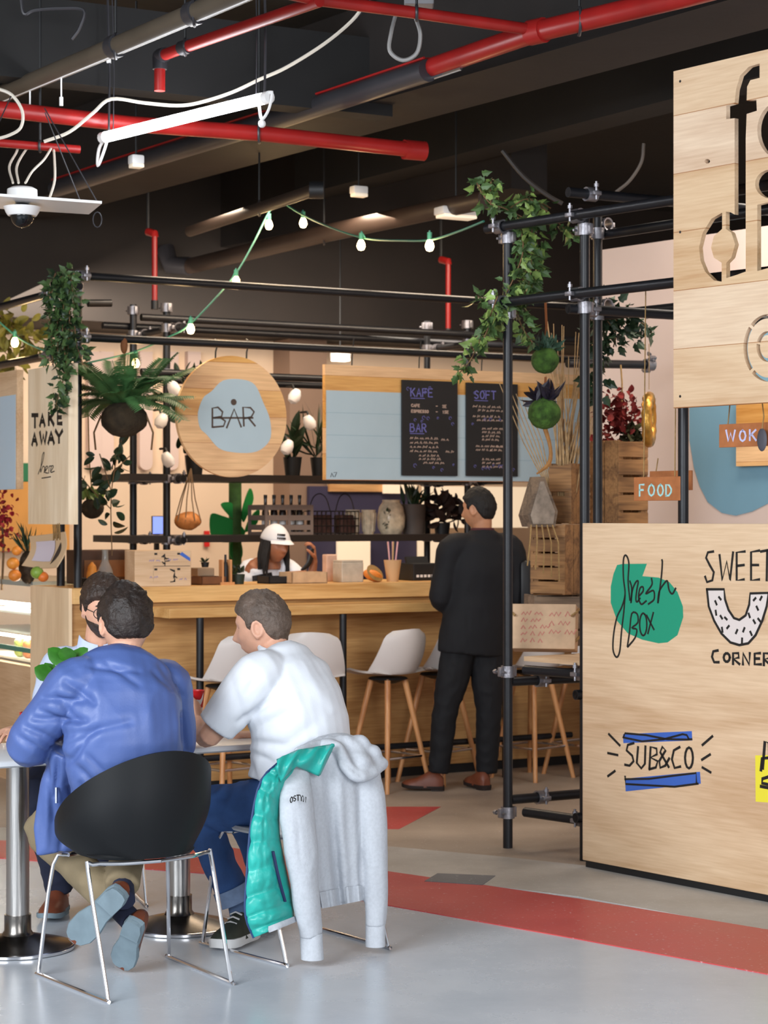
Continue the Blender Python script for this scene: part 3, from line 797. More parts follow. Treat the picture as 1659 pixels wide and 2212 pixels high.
# cardboard note on the short post
nt_, L = fthing('cardboard_note', 'curled cardboard notice with pale handwriting and feather sketch, under TAKE AWAY board', 'notice', END, 70, 1225, -.03)
q = [L.px(66, 1222), L.px(142, 1226), L.px(160, 1148), L.px(82, 1158)]
def crd(u, v):
    a = V((*q[0], 0)).lerp(V((*q[1], 0)), u); b = V((*q[3], 0)).lerp(V((*q[2], 0)), u); p = a.lerp(b, v)
    return V((p.x, .03 * math.sin(PI * v) + .015 * math.sin(PI * u) - .05, p.y - .01 * math.sin(PI * u) * (1 - v)))
MB().grid(crd, 10, 8, .006).make('card', plain('kraft_card', '#d2b591', .8), nt_)
def crq(u, v, o=-.011): p = crd(u, v); p.y += o; return p
MB().grid(lambda u, v: crq(.16 + u * .5, .2 + v * .6), 8, 6, .001).make('paper', plain('lilac_paper', '#cfc6d2', .8), nt_)
MB().grid(lambda u, v: crq(.72 + .12 * v + (u - .5) * .12 * math.sin(PI * v), .12 + v * .6), 4, 8, .001).make('feather_drawing', plain('feather_ink', '#3c322d', .8), nt_)
mb = MB()
for i in range(5): mb.tube([crq(.62 + .05 * i, .8 + .05 * (i % 2)), crq(.66 + .05 * i, 1.0, -.01), crq(.64 + .05 * i, 1.25, -.0)], .004, 5)
mb.make('string', M_rope, nt_)
# ---------------------------------------------------------------- cut-out sign and logo panel at right
def curve_panel(name, loops, depth, mat, parent):
    cu = bpy.data.curves.new(name, 'CURVE'); cu.dimensions = '2D'; cu.fill_mode = 'BOTH'; cu.extrude = depth / 2; cu.resolution_u = 1
    for lp in loops:
        sp = cu.splines.new('POLY'); sp.points.add(len(lp) - 1); sp.use_cyclic_u = True
        for p, (x, z) in zip(sp.points, lp): p.co = (x, z, 0, 1)
    o = bpy.data.objects.new('tmp', cu); COL.objects.link(o)
    me = bpy.data.meshes.new_from_object(o.evaluated_get(bpy.context.evaluated_depsgraph_get()))
    bpy.data.objects.remove(o)
    me.transform(Matrix.Rotation(PI / 2, 4, 'X'))
    return finish(name, me, mat, parent, None, None, False)
SD = -.095
M_pines = wood('pine_sign', '#c39b74', '#e2c5a2', .55, 0, 2.4, True, .255, '#4f3423')
sgn, L = fthing('cutout_sign', 'large pine sign with stencil-cut letters on the right scaffold', 'sign', PAN, 1459, 882, SD)
def ell(cx, cy, rx, ry, a0, a1, n): return [(cx + rx * math.cos(math.radians(a0 + (a1 - a0) * i / n)), cy - ry * math.sin(math.radians(a0 + (a1 - a0) * i / n))) for i in range(n + 1)]
outer = [(1459, 882), (1459, 155), (1790, 66), (1790, 861)]
z_t = L.px(1459, 155)[1]; x_r = L.px(1790, 500)[0]
fh = [(1645, 138), (1645, 169), (1625, 174), (1618, 188), (1617, 218), (1638, 216), (1639, 240), (1617, 247), (1615, 300), (1615, 587), (1596, 594), (1573, 601), (1573, 568), (1584, 557), (1592, 528), (1584, 503), (1572, 495), (1572, 458), (1582, 459), (1591, 464), (1591, 256), (1573, 258), (1573, 229), (1591, 224), (1594, 194), (1603, 164), (1622, 145)]
dl = [(1564, 460), (1541, 473), (1522, 503), (1514, 535), (1517, 563), (1527, 587), (1546, 606), (1563, 609), (1563, 568), (1546, 557), (1540, 535), (1546, 511), (1564, 495)]
ol = ell(1690, 282, 50, 62, 95, 265, 16) + list(reversed(ell(1690, 282, 26, 40, 95, 265, 14)))
orr = ell(1700, 282, 50, 62, 85, -85, 16) + list(reversed(ell(1700, 282, 26, 40, 85, -85, 14)))
rr = ell(1672, 398, 37, 32, 60, 300, 14)
hh = [(1640, 443), (1690, 431), (1690, 572), (1640, 586)]
def arc(cx, cy, rx, ry, t, a0, a1, n=12): return ell(cx, cy, rx, ry, a0, a1, n) + list(reversed(ell(cx, cy, rx - t, ry - t, a0, a1, n)))
ats = [arc(1664, 752, 54, 73, 9, 80, 135), arc(1664, 752, 54, 73, 9, 141, 222), arc(1664, 752, 54, 73, 9, 228, 290), arc(1662, 749, 24, 33, 8, 60, 160), arc(1662, 749, 24, 33, 8, 170, 300)]
knot = [ell(1532, 349, 6, 5, 0, 330, 8)]
curve_panel('board', [[(0, 0), (0, z_t), (x_r, z_t), (x_r, 0)]] + [L.many(p) for p in [fh, dl, ol, orr, rr, hh] + ats + knot], .024, M_pines, sgn)
for (x, z) in ((.04, .05), (.04, z_t * .52), (.04, z_t - .05)):
    MB().cyl((x, -.0135, z), (x, -.011, z), .006, 8).make('screw', M_dark, sgn)

PD = -.075
pz0 = .035
lp, L = fthing('logo_panel', 'big pale plywood panel with painted food stall logos at right', 'panel', PAN, 1258, 1865, PD)
L.z0 = pz0; lp.location = L.w
xr = L.px(1820, 1400)[0]; zt_ = L.px(1258, 1130)[1]
MB().span((0, 0, 0), (xr, .04, zt_), bev=.003).make('panel_board', M_ply, lp, smooth=False)
MB().span((.01, .012, -pz0), (xr, .036, 0)).make('plinth', M_dark, lp, smooth=False)
def crop5(pts): return [(1240 + a * .3887, 1100 + b * .3887) for a, b in pts]
def pl(pts): return L.many(crop5(pts))
grn = [(240, 310), (270, 304), (405, 303), (380, 372), (470, 380), (530, 405), (575, 460), (605, 540), (607, 600), (575, 700), (520, 740), (470, 745), (380, 725), (300, 690), (240, 620), (205, 520), (205, 430), (220, 360)]
MB().prism(pl(grn), -.001, -.0001).make('green_blob', plain('green_paint', '#1d9271', .55), lp, smooth=False)
def strokes(name, sts, wd, sub=0, y0=-.001, mat=None):
    mb = MB()
    for s in sts: mb.stroke(pl(s), wd, y0, .0012, sub)
    return mb.make(name, mat or M_ink, lp, smooth=False)
strokes('script_lettering', [
    [(312, 505), (302, 400), (306, 300), (290, 256), (276, 280), (276, 380), (285, 470), (268, 540), (240, 600), (222, 690), (218, 780), (237, 822), (255, 790), (265, 680), (278, 570), (285, 480)],
    [(312, 400), (322, 440), (318, 522), (326, 450), (345, 405), (358, 402), (350, 450), (345, 500), (352, 515), (368, 495)],
    [(365, 480), (385, 455), (384, 432), (368, 440), (360, 490), (375, 528), (402, 510)],
    [(432, 385), (434, 420), (400, 470), (442, 452), (446, 500), (415, 527)],
    [(490, 282), (492, 300), (486, 380), (468, 522), (474, 460), (503, 412), (520, 400), (530, 450), (548, 470), (566, 440)]], .0085, 5)
strokes('box_lettering', [[(298, 762), (310, 680), (322, 580), (352, 582), (356, 630), (322, 660), (350, 668), (340, 715), (300, 765)], ell(386, 640, 20, 62, 60, 420, 12)[:], [(405, 590), (445, 668)], [(442, 575), (412, 690)]], .0085, 3)
strokes('sweet_lettering', [[(775, 235), (745, 240), (735, 270), (755, 310), (778, 350), (770, 395), (740, 405), (730, 375)], [(810, 255), (825, 395), (850, 290), (868, 395), (885, 240)],
    [(950, 235), (905, 240), (905, 395), (945, 390)], [(905, 315), (945, 310)], [(1030, 230), (985, 238), (985, 395), (1030, 390)], [(985, 310), (1025, 310)], [(1040, 235), (1110, 222)], [(1075, 228), (1072, 395)]], .011)
uu = [(740, 445), (835, 445), (840, 500), (860, 560), (890, 605), (920, 615), (955, 590), (975, 530), (980, 468), (1080, 465), (1072, 540), (1047, 620), (1010, 700), (970, 745), (920, 755), (870, 740), (820, 690), (780, 620), (750, 540)]
MB().prism(pl(uu), -.001, -.0001).make('doughnut_fill', plain('white_paint', '#d9cfca', .6), lp, smooth=False)
strokes('doughnut_outline', [uu + uu[:1]], .011)
rnd = random.Random(4)
spr = [(790, 520), (812, 495), (790, 575), (820, 600), (845, 607), (825, 670), (857, 655), (905, 680), (945, 670), (985, 690), (935, 730), (975, 590), (1003, 625), (1030, 615), (1020, 550), (1005, 500), (1040, 495)]
strokes('doughnut_sprinkles', [[(a - 6 * math.cos(t), b - 12 * math.sin(t)), (a + 6 * math.cos(t), b + 12 * math.sin(t))] for (a, b) in spr for t in [rnd.uniform(.3, 2.8)]], .01)
strokes('corner_lettering', [[(800, 785), (775, 790), (768, 820), (780, 850), (805, 850)], ell(850, 824, 17, 24, 0, 360, 10), [(885, 860), (885, 800), (915, 800), (917, 825), (888, 832), (920, 860)], [(940, 862), (940, 800), (975, 864), (978, 800)], [(1035, 800), (1005, 802), (1005, 862), (1040, 862)], [(1005, 830), (1030, 830)], [(1056, 866), (1056, 800), (1088, 802), (1088, 828), (1058, 834), (1095, 868)]], .012)
M_pb = plain('blue_paint', '#3b63b8', .6)
mb = MB()
mb.prism(pl([(273, 1250), (655, 1233), (657, 1285), (275, 1300)]), -.001, -.0001); mb.prism(pl([(284, 1497), (700, 1459), (705, 1525), (288, 1568)]), -.001, -.0001)
mb.make('blue_bars', M_pb, lp, smooth=False)
strokes('bar_outlines', [[(275, 1268), (285, 1245), (400, 1255), (520, 1278), (630, 1280), (655, 1278)], [(275, 1268), (380, 1290), (500, 1278), (605, 1250), (628, 1255), (640, 1278)],
    [(285, 1485), (288, 1527), (560, 1542), (690, 1525)], [(285, 1500), (420, 1498), (560, 1480), (680, 1466), (682, 1525)]], .009)
strokes('sub_lettering', [[(332, 1300), (300, 1310), (293, 1340), (325, 1370), (332, 1400), (310, 1425), (285, 1420)], [(357, 1322), (350, 1410), (375, 1440), (395, 1415), (398, 1318)], [(420, 1442), (427, 1320), (460, 1330), (462, 1362), (427, 1380), (466, 1400), (456, 1435), (420, 1445)],
    [(527, 1432), (480, 1350), (492, 1320), (510, 1340), (475, 1400), (480, 1437), (508, 1425), (530, 1385)], [(588, 1322), (556, 1340), (545, 1390), (560, 1438), (592, 1430)], ell(640, 1382, 22, 58, 60, 420, 12)], .0115)
strokes('ray_marks', [[(195, 1250), (255, 1312)], [(190, 1355), (243, 1366)], [(190, 1483), (228, 1455)], [(715, 1310), (770, 1262)], [(712, 1392), (757, 1363)], [(715, 1435), (760, 1462)]], .011)
MB().prism(pl([(1008, 1368), (1230, 1365), (1230, 1640), (1010, 1625)]), -.001, -.0001).make('yellow_patch', plain('yellow_paint', '#e6da3a', .6), lp, smooth=False)
strokes('yellow_lettering', [[(1050, 1440), (1062, 1290), (1085, 1300), (1090, 1440)], [(1040, 1450), (1046, 1385), (1095, 1380)], [(1080, 1488), (1048, 1498), (1046, 1522), (1082, 1530), (1080, 1548), (1040, 1540)], [(1100, 1500), (1100, 1545)]], .014)

# hanging FOOD and WOK tags
def tagsign(nm, lb, px, py, px1, py1, d, text, boxes, colr, strings):
    t, L = fthing(nm, lb, 'sign', PAN, px, py1, d)
    x1 = L.px(px1, py1)[0]; zz = L.px(px, py)[1]
    MB().span((0, -.006, 0), (x1, .006, zz), bev=.002).make('plaque', plain('orange_wood', '#a9683c', .6, 0, .15, 20), t, smooth=False)
    mb = MB(); pxletters(mb, L, text, boxes, .009, -.0062); mb.make('lettering', colr, t, smooth=False)
    mb = MB()
    for (a, b) in strings:
        p = L.px(a, py + 6); q_ = L.px(a, b); mb.tube([(p[0], 0, p[1] - .01), (p[0] + .004, .004, p[1] + .02), (q_[0], 0.02, q_[1])], .003, 5)
    if strings: mb.make('string', M_rope, t)
    return t
tagsign('food_sign', 'small orange wooden FOOD plaque on strings above the logo panel', 1371, 1031, 1471, 1082, .10, 'FOOD', [(1384, 1047, 1394, 1071), (1403, 1047, 1416, 1071), (1423, 1047, 1435, 1071), (1441, 1047, 1453, 1071)], plain('mint_paint', '#a6d2cf', .6), [(1388, 625), (1455, 600)])
tagsign('orange_plaque', 'plain orange wooden plaque hanging behind the FOOD plaque and black post', 1405, 1018, 1495, 1060, .36, '', [], M_ink, [(1415, 990)])
wk = tagsign('wok_sign', 'orange wooden WOK plaque hanging under the cut-out sign', 1555, 917, 1700, 967, .10, 'WOK', [(1571, 930, 1590, 953), (1600, 930, 1613, 953), (1622, 929, 1636, 951)], plain('lilac_paint', '#c4c4e6', .6), [(1570, 872), (1690, 862)])
hk, L = fthing('heart_charm', 'dark grey leaf-shaped charm on string in front of the WOK plaque', 'ornament', PAN, 1646, 950, .06)
MB().blob((0, 0, 0), (.028, .008, .05), seg=12).make('charm', plain('slate_grey', '#4a4a52', .6), hk)
z = L.px(1646, 866)[1]; MB().tube([(0, 0, .04), (.01, .0, .1), (0, 0, z)], .003, 5).make('string', M_rope, hk)

# ---------------------------------------------------------------- crates and dry decor on the right scaffold
def crate(name, lb, center, rot, sx, sy, sz, mat, group=None, slats=4):
    t = thing(name, lb, 'crate', center, rot, group)
    for ex in (-1, 1):
        for k in range(2):
            w_ = sy * .47; MB().box((ex * (sx / 2 - .008), (k - .5) * sy * .5, sz / 2), (.016, w_, sz), bev=.002).make('end_board', mat, t, smooth=False)
        for ey in (-1, 1): MB().box((ex * (sx / 2 - .03), ey * (sy / 2 - .022), sz / 2), (.026, .026, sz - .01)).make('corner_post', mat, t, smooth=False)
    h = sz / slats
    for ey in (-1, 1):
        for k in range(slats):
            MB().box((0, ey * (sy / 2 - .005), h * (k + .5)), (sx, .01, h * .86), bev=.002).make('slat', mat, t, smooth=False)
    MB().box((0, 0, .012), (sx - .03, sy - .03, .012)).make('bottom', mat, t, smooth=False)
    return t
def cpos(px, py, Y): return P(px, py, Y)
# big crate: slatted long side faces right-front, boarded end to the left
crate('wooden_crate', 'tall brown slatted crate standing behind the FOOD plaque', V((P(1337, 0, 11.0).x, 11.0, 1.55)), math.radians(40), .23, .215, .475, M_crate, slats=5)
cb = P(1203, 1440, 10.62)
SHZ = SH + .022
zc0 = SHZ
a = dk0 + PAN.u * .28 + PAN.n * .66
p_low = V((P(1203, 0, 10.75).x, 10.75, zc0))
crate('wooden_crate', 'dark crate at the bottom of the stack, mostly hidden behind printed box', p_low, math.radians(8), .30, .26, .27, M_crateg, 'crates stacked on the scaffold shelf', 3)
p_mid = V((P(1202, 0, 10.72).x, 10.72, zc0 + .275))
crate('wooden_crate', 'slatted brown crate in the stack beside the black-suited man', p_mid, math.radians(-30), .2, .22, .365, M_crate, 'crates stacked on the scaffold shelf', 5)
p_up = V((P(1222, 0, 10.75).x, 10.78, zc0 + .642))
crate('wooden_crate', 'upright narrow crate on top of the stack holding the dry twigs', p_up, math.radians(-30), .13, .13, .32, M_crate, 'crates stacked on the scaffold shelf', 2)
# tilted grey block lantern on the stack
tl = thing('wooden_lantern', 'small tilted grey weathered wooden box tied on the crate stack', 'box', V((P(1166, 0, 10.6).x, 10.6, yz(1138, 10.6))), math.radians(20))
mb = MB(); mb.prism([(-.075, 0), (.06, 0), (.075, .08), (.0, .26), (-.03, .26), (-.095, .06)], -.06, .06); mb.make('weathered_body', M_crateg, tl, smooth=False)
mb = MB(); mb.prism([(-.066, .015), (.048, .015), (.058, .08), (-.005, .235), (-.025, .235), (-.08, .06)], -.064, -.06); mb.make('front_panel', plain('grey_plank_face', '#8a7c6e', .8, 0, .3, 25), tl, smooth=False)
mb = MB()
for k in range(5): mb.tube([(-.08 + .03 * k, -.07, .01), (-.1 + .04 * k, -.1, -.08), (-.11 + .045 * k, -.09, -.2 - .02 * k)], .004, 5)
mb.make('raffia_tie', M_rope, tl)
MB().box((0, 0, 0), (.7, .5, .02)).make('shelf_plank', M_crateg, rs, P(1337, 0, 11.0).xy.to_3d() + V((.05, 0, 1.54)), math.radians(40), False)
# printed kraft box
pb = thing('printed_box', 'shallow pale wooden tray with faded red print on the scaffold shelf', 'box', V((P(1176, 0, 10.15).x, 10.15, SHZ)), math.radians(-12))
rt = Matrix.Rotation(math.radians(0), 3, 'Y')
MB().box((0, .02, .125), (.32, .12, .225), Matrix.Rotation(math.radians(-12), 3, 'X'), .004).make('tray', plain('pale_board', '#c5a585', .75, 0, .12, 14), pb, smooth=False)
mb = MB(); R_ = Matrix.Rotation(math.radians(-12), 3, 'X')
rnd = random.Random(8)
def pbp(x, z): return (x, z)
m2 = MB()
for r in range(5): scribble(m2, -.11, .055 - r * .034, .1, .022, .006, r, -.0605)
for r in range(3): scribble(m2, .03, .05 - r * .045, .08, .026, .006, r + 9, -.0605)
for v in m2.bm.verts: v.co = R_ @ v.co + V((0, .02, .125))
m2.make('red_print', plain('faded_red_print', '#c07a6c', .8), pb, smooth=False)
mb = MB()
for s in (-1, 1):
    for z in (.05, .19): mb.tube([(s * .14, -.05, z), (s * .165, -.03, z + .02), (s * .165, .07, z + .03)], .006, 6)
mb.make('rope_handles', M_rope, pb)

def foliage(parent, name, mat, pts_fn, n, L_, W_, shape='ivy', down=.5, seed=1):
    mb = MB(); r = random.Random(seed)
    for _ in range(n):
        p, out = pts_fn(r)
        d = (V(out) + V((r.uniform(-.6, .6), r.uniform(-.6, .6), r.uniform(-.6, .4) - down))).normalized()
        s = d.cross(V((r.uniform(-1, 1), r.uniform(-1, 1), r.uniform(-.3, 1)))).normalized()
        k = r.uniform(.65, 1.25); mb.quadleaf(p, d, s, L_ * k, W_ * k, r.uniform(.05, .4), shape)
    return mb.make(name, mat, parent, smooth=False)
def strand_plant(name, lb, strands, n, L_, W_, mat, stemmat=None, shape='ivy', cat='plant', spread=.035, seed=1, down=.5, mat2=None):
    """trailing plant: strands are polylines in world space; leaves scattered round them"""
    base = V(strands[0][0]); t = thing(name, lb, cat, base)
    mb = MB(); lens = []
    st = []
    for s in strands:
        q, _ = smooth_path([V(p) - base for p in s], [.004] * len(s), 5); st.append(q); lens.append(sum((q[i + 1] - q[i]).length for i in range(len(q) - 1)))
        mb.tube(q, .0035, 5)
    mb.make('stem', stemmat or M_bark, t)
    tot = sum(lens)
    def fn(r):
        x = r.uniform(0, tot); k = 0
        while k < len(lens) - 1 and x > lens[k]: x -= lens[k]; k += 1
        q = st[k]; i = min(len(q) - 2, int(x / lens[k] * (len(q) - 1))); c = q[i].lerp(q[i + 1], r.random())
        o = V((r.gauss(0, 1), r.gauss(0, 1), r.gauss(0, .8))).normalized()
        return c + o * spread * r.random(), o
    if mat2:
        foliage(t, 'foliage', mat, fn, n * 2 // 3, L_, W_, shape, down, seed); foliage(t, 'light_foliage', mat2, fn, n // 3, L_, W_, shape, down, seed + 50)
    else: foliage(t, 'foliage', mat, fn, n, L_, W_, shape, down, seed)
    return t
Yv = 9.9
def PP(l, Y): return [P(a, b, Y + (c[0] if c else 0)) for a, b, *c in l]
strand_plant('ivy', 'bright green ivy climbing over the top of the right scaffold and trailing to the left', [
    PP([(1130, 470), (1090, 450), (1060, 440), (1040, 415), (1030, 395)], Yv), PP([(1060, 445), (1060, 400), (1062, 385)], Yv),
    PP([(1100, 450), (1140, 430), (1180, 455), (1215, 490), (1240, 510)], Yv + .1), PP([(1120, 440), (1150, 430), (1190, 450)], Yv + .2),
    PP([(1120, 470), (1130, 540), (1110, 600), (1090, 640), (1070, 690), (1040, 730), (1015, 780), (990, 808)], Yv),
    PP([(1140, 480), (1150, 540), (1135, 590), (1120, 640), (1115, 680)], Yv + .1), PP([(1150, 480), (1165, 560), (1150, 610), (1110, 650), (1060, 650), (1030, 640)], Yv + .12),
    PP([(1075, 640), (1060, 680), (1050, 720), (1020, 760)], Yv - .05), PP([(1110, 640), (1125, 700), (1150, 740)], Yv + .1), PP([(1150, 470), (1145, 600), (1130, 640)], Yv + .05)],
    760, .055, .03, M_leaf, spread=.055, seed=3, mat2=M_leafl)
Yw = 11.25
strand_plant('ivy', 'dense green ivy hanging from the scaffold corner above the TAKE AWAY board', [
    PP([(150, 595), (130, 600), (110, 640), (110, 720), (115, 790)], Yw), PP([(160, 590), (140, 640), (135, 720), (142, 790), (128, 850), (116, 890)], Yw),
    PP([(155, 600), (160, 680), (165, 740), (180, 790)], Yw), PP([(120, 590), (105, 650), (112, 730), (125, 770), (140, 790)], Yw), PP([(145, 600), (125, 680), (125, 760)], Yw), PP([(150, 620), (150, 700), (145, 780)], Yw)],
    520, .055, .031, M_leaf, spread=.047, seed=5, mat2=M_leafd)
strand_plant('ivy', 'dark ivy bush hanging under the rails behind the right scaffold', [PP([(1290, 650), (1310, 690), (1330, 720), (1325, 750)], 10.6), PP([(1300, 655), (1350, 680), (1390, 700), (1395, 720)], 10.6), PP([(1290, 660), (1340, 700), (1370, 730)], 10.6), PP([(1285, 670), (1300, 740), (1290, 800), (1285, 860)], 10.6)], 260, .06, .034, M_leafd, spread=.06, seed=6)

# hanging fern in a peat ball
def P3(px, py, Y): return P(px, py, Y)
YF = 11.75
fb = thing('hanging_fern', 'large boston fern growing from a brown peat ball hung by rope', 'plant', P(268, 905, YF))
MB().blob((0, 0, 0), (.135, .135, .105), seg=20, fn=lambda p: p * (1 + .08 * noise.noise(p * 18))).make('peat_ball', M_peat, fb)
mb = MB(); r = random.Random(2)
def frond(mb, base, dirxy, L_, rise, droop, W=.062):
    pts = []
    for i in range(15):
        t = i / 14; pts.append(V(base) + V((dirxy[0] * L_ * t, dirxy[1] * L_ * t, rise * t - droop * t * t)))
    for i in range(1, 15):
        d = (pts[i] - pts[i - 1]).normalized(); sd = d.cross(V((0, 0, 1)))
        sd = sd.normalized() if sd.length > .05 else V((1, 0, 0))
        wl = W * math.sin(PI * min(1, .12 + .88 * (1 - i / 15.2)) ** .8) + .006
        for s in (-1, 1):
            for q in (0, .5):
                p = pts[i - 1].lerp(pts[i], q); mb.quadleaf(p, sd * s + d * .35 + V((0, 0, -.15)), d, wl * 1.25, .012, .2, 'lance')
    mb.tube(pts, .0025, 4)
for k in range(46):
    a = k * 2.399; el = r.random()
    frond(mb, (.04 * math.cos(a), .04 * math.sin(a), .08), (math.cos(a), math.sin(a)), r.uniform(.2, .37), r.uniform(.1, .42), r.uniform(.05, .26))
mb.make('fronds', M_fern, fb, smooth=False)
zt2 = P(268, 735, YF).z - fb.location.z
MB().tube([(0, 0, .05), (.005, 0, .2), (0, 0, zt2)], .006, 6).make('rope', M_rope, fb)
MB().blob((0, 0, zt2 - .03), (.022, .022, .05), seg=10).make('rope_knot', plain('brown_leather', '#7b4b2a', .8), fb)
mb = MB()
for s in (-1, 1): mb.tube([(s * .13, -.02, .02), (s * .17, -.03, -.08), (s * .16, -.03, -.18)], .006, 5)
mb.make('dry_roots', M_bark, fb)
strand_plant('climbing_plant', 'broad-leaved climbing plant on a dark stem below the hanging fern', [PP([(242, 1200), (240, 1080), (250, 1000), (262, 950)], 11.9), PP([(240, 1060), (225, 1010), (215, 980)], 11.9), PP([(240, 1100), (200, 1060), (175, 1030)], 11.9), PP([(245, 1020), (280, 985)], 11.9)], 46, .085, .042, M_leafd, shape='oval', spread=.04, seed=9, down=.2)
kp = thing('hanging_kokedama', 'small brown plant pot hanging tilted behind the black post', 'plant', P(200, 1098, 12.0))
MB().blob((0, 0, 0), (.068, .068, .062), seg=16, fn=lambda p: p * (1 + .06 * noise.noise(p * 30))).make('peat_ball', M_peat, kp)
rr_ = random.Random(5); foliage(kp, 'foliage', M_leafl, lambda r: (V((r.uniform(-.06, .06), r.uniform(-.05, .05), .05)), V((r.uniform(-1, 1), r.uniform(-.5, .5), 1))), 16, .075, .035, 'oval', -.3, 5)
MB().tube([(0, 0, .05), (-.02, 0, .3), (-.03, .02, .62)], .004, 5).make('rope', M_rope, kp)

# moss balls hanging from the right scaffold
def mossball(lb, px, py, Y, rad, ropepy, nleaf, lmat, seed, roots=False, fl=.09):
    t = thing('moss_ball_plant', lb, 'plant', P(px, py, Y), 0, None)
    MB().blob((0, 0, 0), (rad, rad, rad * .98), seg=18, fn=lambda p: p * (1 + .07 * noise.noise(p * 28))).make('moss_ball', M_moss, t)
    foliage(t, 'foliage', lmat, lambda r: (V((r.uniform(-.6, .6) * rad, r.uniform(-.6, .6) * rad, rad * .75)), V((r.uniform(-1, 1), r.uniform(-1, 1), r.uniform(.2, 1.2)))), nleaf, fl, fl * .36, 'lance' if roots else 'ivy', -.1, seed)
    MB().tube([(0, 0, rad * .9), (.006, 0, rad + .1), (0, 0, P(px, ropepy, Y).z - t.location.z)], .006, 6).make('rope', plain('orange_cord', '#9a5a30', .8), t)
    if roots: MB().tube([(.0, 0, -rad * .8), (.03, 0, -rad - .09), (.02, -.02, -rad - .17), (-.04, -.02, -rad - .22)], [.012, .009, .012, .005], 6, sub=3).make('root', plain('root_wood', '#9b6b38', .8, 0, .2, 40), t)
    return t
mossball('round green moss ball with grey-green leaves, upper one hanging on orange cord', 1178, 778, 10.2, .07, 645, 40, plain('grey_green_leaf', '#3f5c48', .6, 0, .3, 20), 12)
mossball('moss ball with dark purple pointed leaves and a hooked root, the lower one', 1176, 893, 10.15, .082, 850, 26, plain('purple_dark_leaf', '#241e2b', .5, 0, .4, 20), 14, True, .11)
# dry twigs standing in the crate stack
tw = thing('dry_twigs', 'bundle of long pale dry twigs standing in the crate stack', 'twigs', p_up + V((0, 0, .03)))
mb = MB(); r = random.Random(21)
for k in range(46):
    a = r.uniform(-.04, .04), r.uniform(-.04, .04); h = r.uniform(.5, 1.05); lean = r.uniform(-.12, .16)
    mb.tube([(a[0], a[1], 0), (a[0] + lean * .35 + r.uniform(-.02, .02), a[1], h * .5), (a[0] + lean, a[1] + r.uniform(-.05, .05), h)], [.0055, .004, .002], 5)
for k in range(6): mb.tube([(-.06, 0, .1), (-.12 - .02 * k, 0, .4), (-.2 - .03 * k, 0, .62 + .02 * k)], [.004, .003, .002], 5)
mb.make('twigs', plain('dry_straw', '#a98a62', .85, 0, .3, 30), tw)
# red dried flowers and gold ring
rf = thing('dried_flowers', 'dark red dried hydrangea bunch hanging over the tall crate', 'flowers', P(1335, 905, 11.2))
foliage(rf, 'blossom', plain('dark_red_petal', '#7a2320', .75, 0, .4, 14), lambda r: (V((r.gauss(0, .06) - .0, r.gauss(0, .05), r.gauss(0, .075))), V((r.uniform(-1, 1), -1, r.uniform(-1, 1)))), 240, .05, .03, 'oval', 0, 31)
foliage(rf, 'green_leaves', plain('olive_leaf', '#3c3a1e', .75, 0, .3, 14), lambda r: (V((r.uniform(.02, .11), r.uniform(-.06, .04), r.uniform(-.13, -.03))), V((0, -1, r.uniform(-1, .5)))), 70, .06, .04, 'oval', 0, 32)
MB().tube([(.02, 0, .0), (.022, 0, .2), (.015, 0, P(1348, 788, 11.2).z - rf.location.z)], .005, 5).make('cord', M_rope, rf)
gr = thing('gold_ring', 'shiny gold-coloured ring cushion hanging on string beside dried flowers', 'ornament', P(1402, 907, 10.7), math.radians(20))
mb = MB(); rot = Matrix.Rotation(math.radians(56), 3, 'Z')
mb.tube([rot @ V((.105 * math.cos(2 * PI * i / 28), 0, .118 * math.sin(2 * PI * i / 28))) for i in range(28)], [(.028 + .004 * math.sin(i * 3)) for i in range(28)], 12, closed=True)
mb.make('ring', plain('gold_leaf', '#c79443', .32, .75, .25, 20, .5, 30), gr)
MB().tube([(0, 0, .16), (0, 0, .4)], .002, 4).make('string', M_rope, gr)
# ---------------------------------------------------------------- things on the counter and shelves
def on_counter(px, Y_d=.3):
    x, _ = BAR.hit(px, 1250, Y_d); return BAR.w(x, Y_d, CT), F / BAR.w(x, Y_d, 0).y
def put(name, lb, cat, px, d, z=CT, rot=0, group=None):
    x, _ = BAR.hit(px, 1250, d); p = BAR.w(x, d, z); t = thing(name, lb, cat, p, BAR.a + rot, group); return t, F / p.y
# drawing box
t, k = put('drawing_box', 'pale wooden box with ink sketches and a blue tape mark on the counter', 'box', 341, .16, rot=-.1)
MB().box((0, 0, .105), (.345, .2, .21), bev=.004).make('body', M_ply, t, smooth=False)
mb = MB(); r = random.Random(3)
for cx, cz in ((.01, .155), (.07, .06)):
    for i in range(9):
        a = r.uniform(0, 6.28); l = r.uniform(.012, .03); z = cz + (i - 4) * .008
        mb.stroke([(cx, z), (cx + l * math.cos(a), z + l * math.sin(a) * .7)], .006, -.1)
for cx, cz in ((-.045, .19), (.095, .19), (-.045, .1), (.095, .1)): mb.stroke([(cx - .004, cz), (cx + .004, cz)], .012, -.1)
mb.stroke([(-.06, .03), (-.06, .125)], .0, -.1)
mb.make('sketches', M_ink, t, smooth=False)
mb = MB()
for i in range(4): scribble(mb, [-.085, .03, -.08, .1][i], [.145, .15, .05, .035][i], .05, .014, .003, i, -.1)
mb.make('lettering', M_ch2, t, smooth=False)
MB().prism([(.1, .185), (.115, .2), (.165, .165), (.165, .145)], -.102, -.1).make('blue_tape', M_pb, t, smooth=False)
MB().box((.055, -.1005, .118), (.22, .001, .003)).make('groove', M_ink, t, smooth=False)
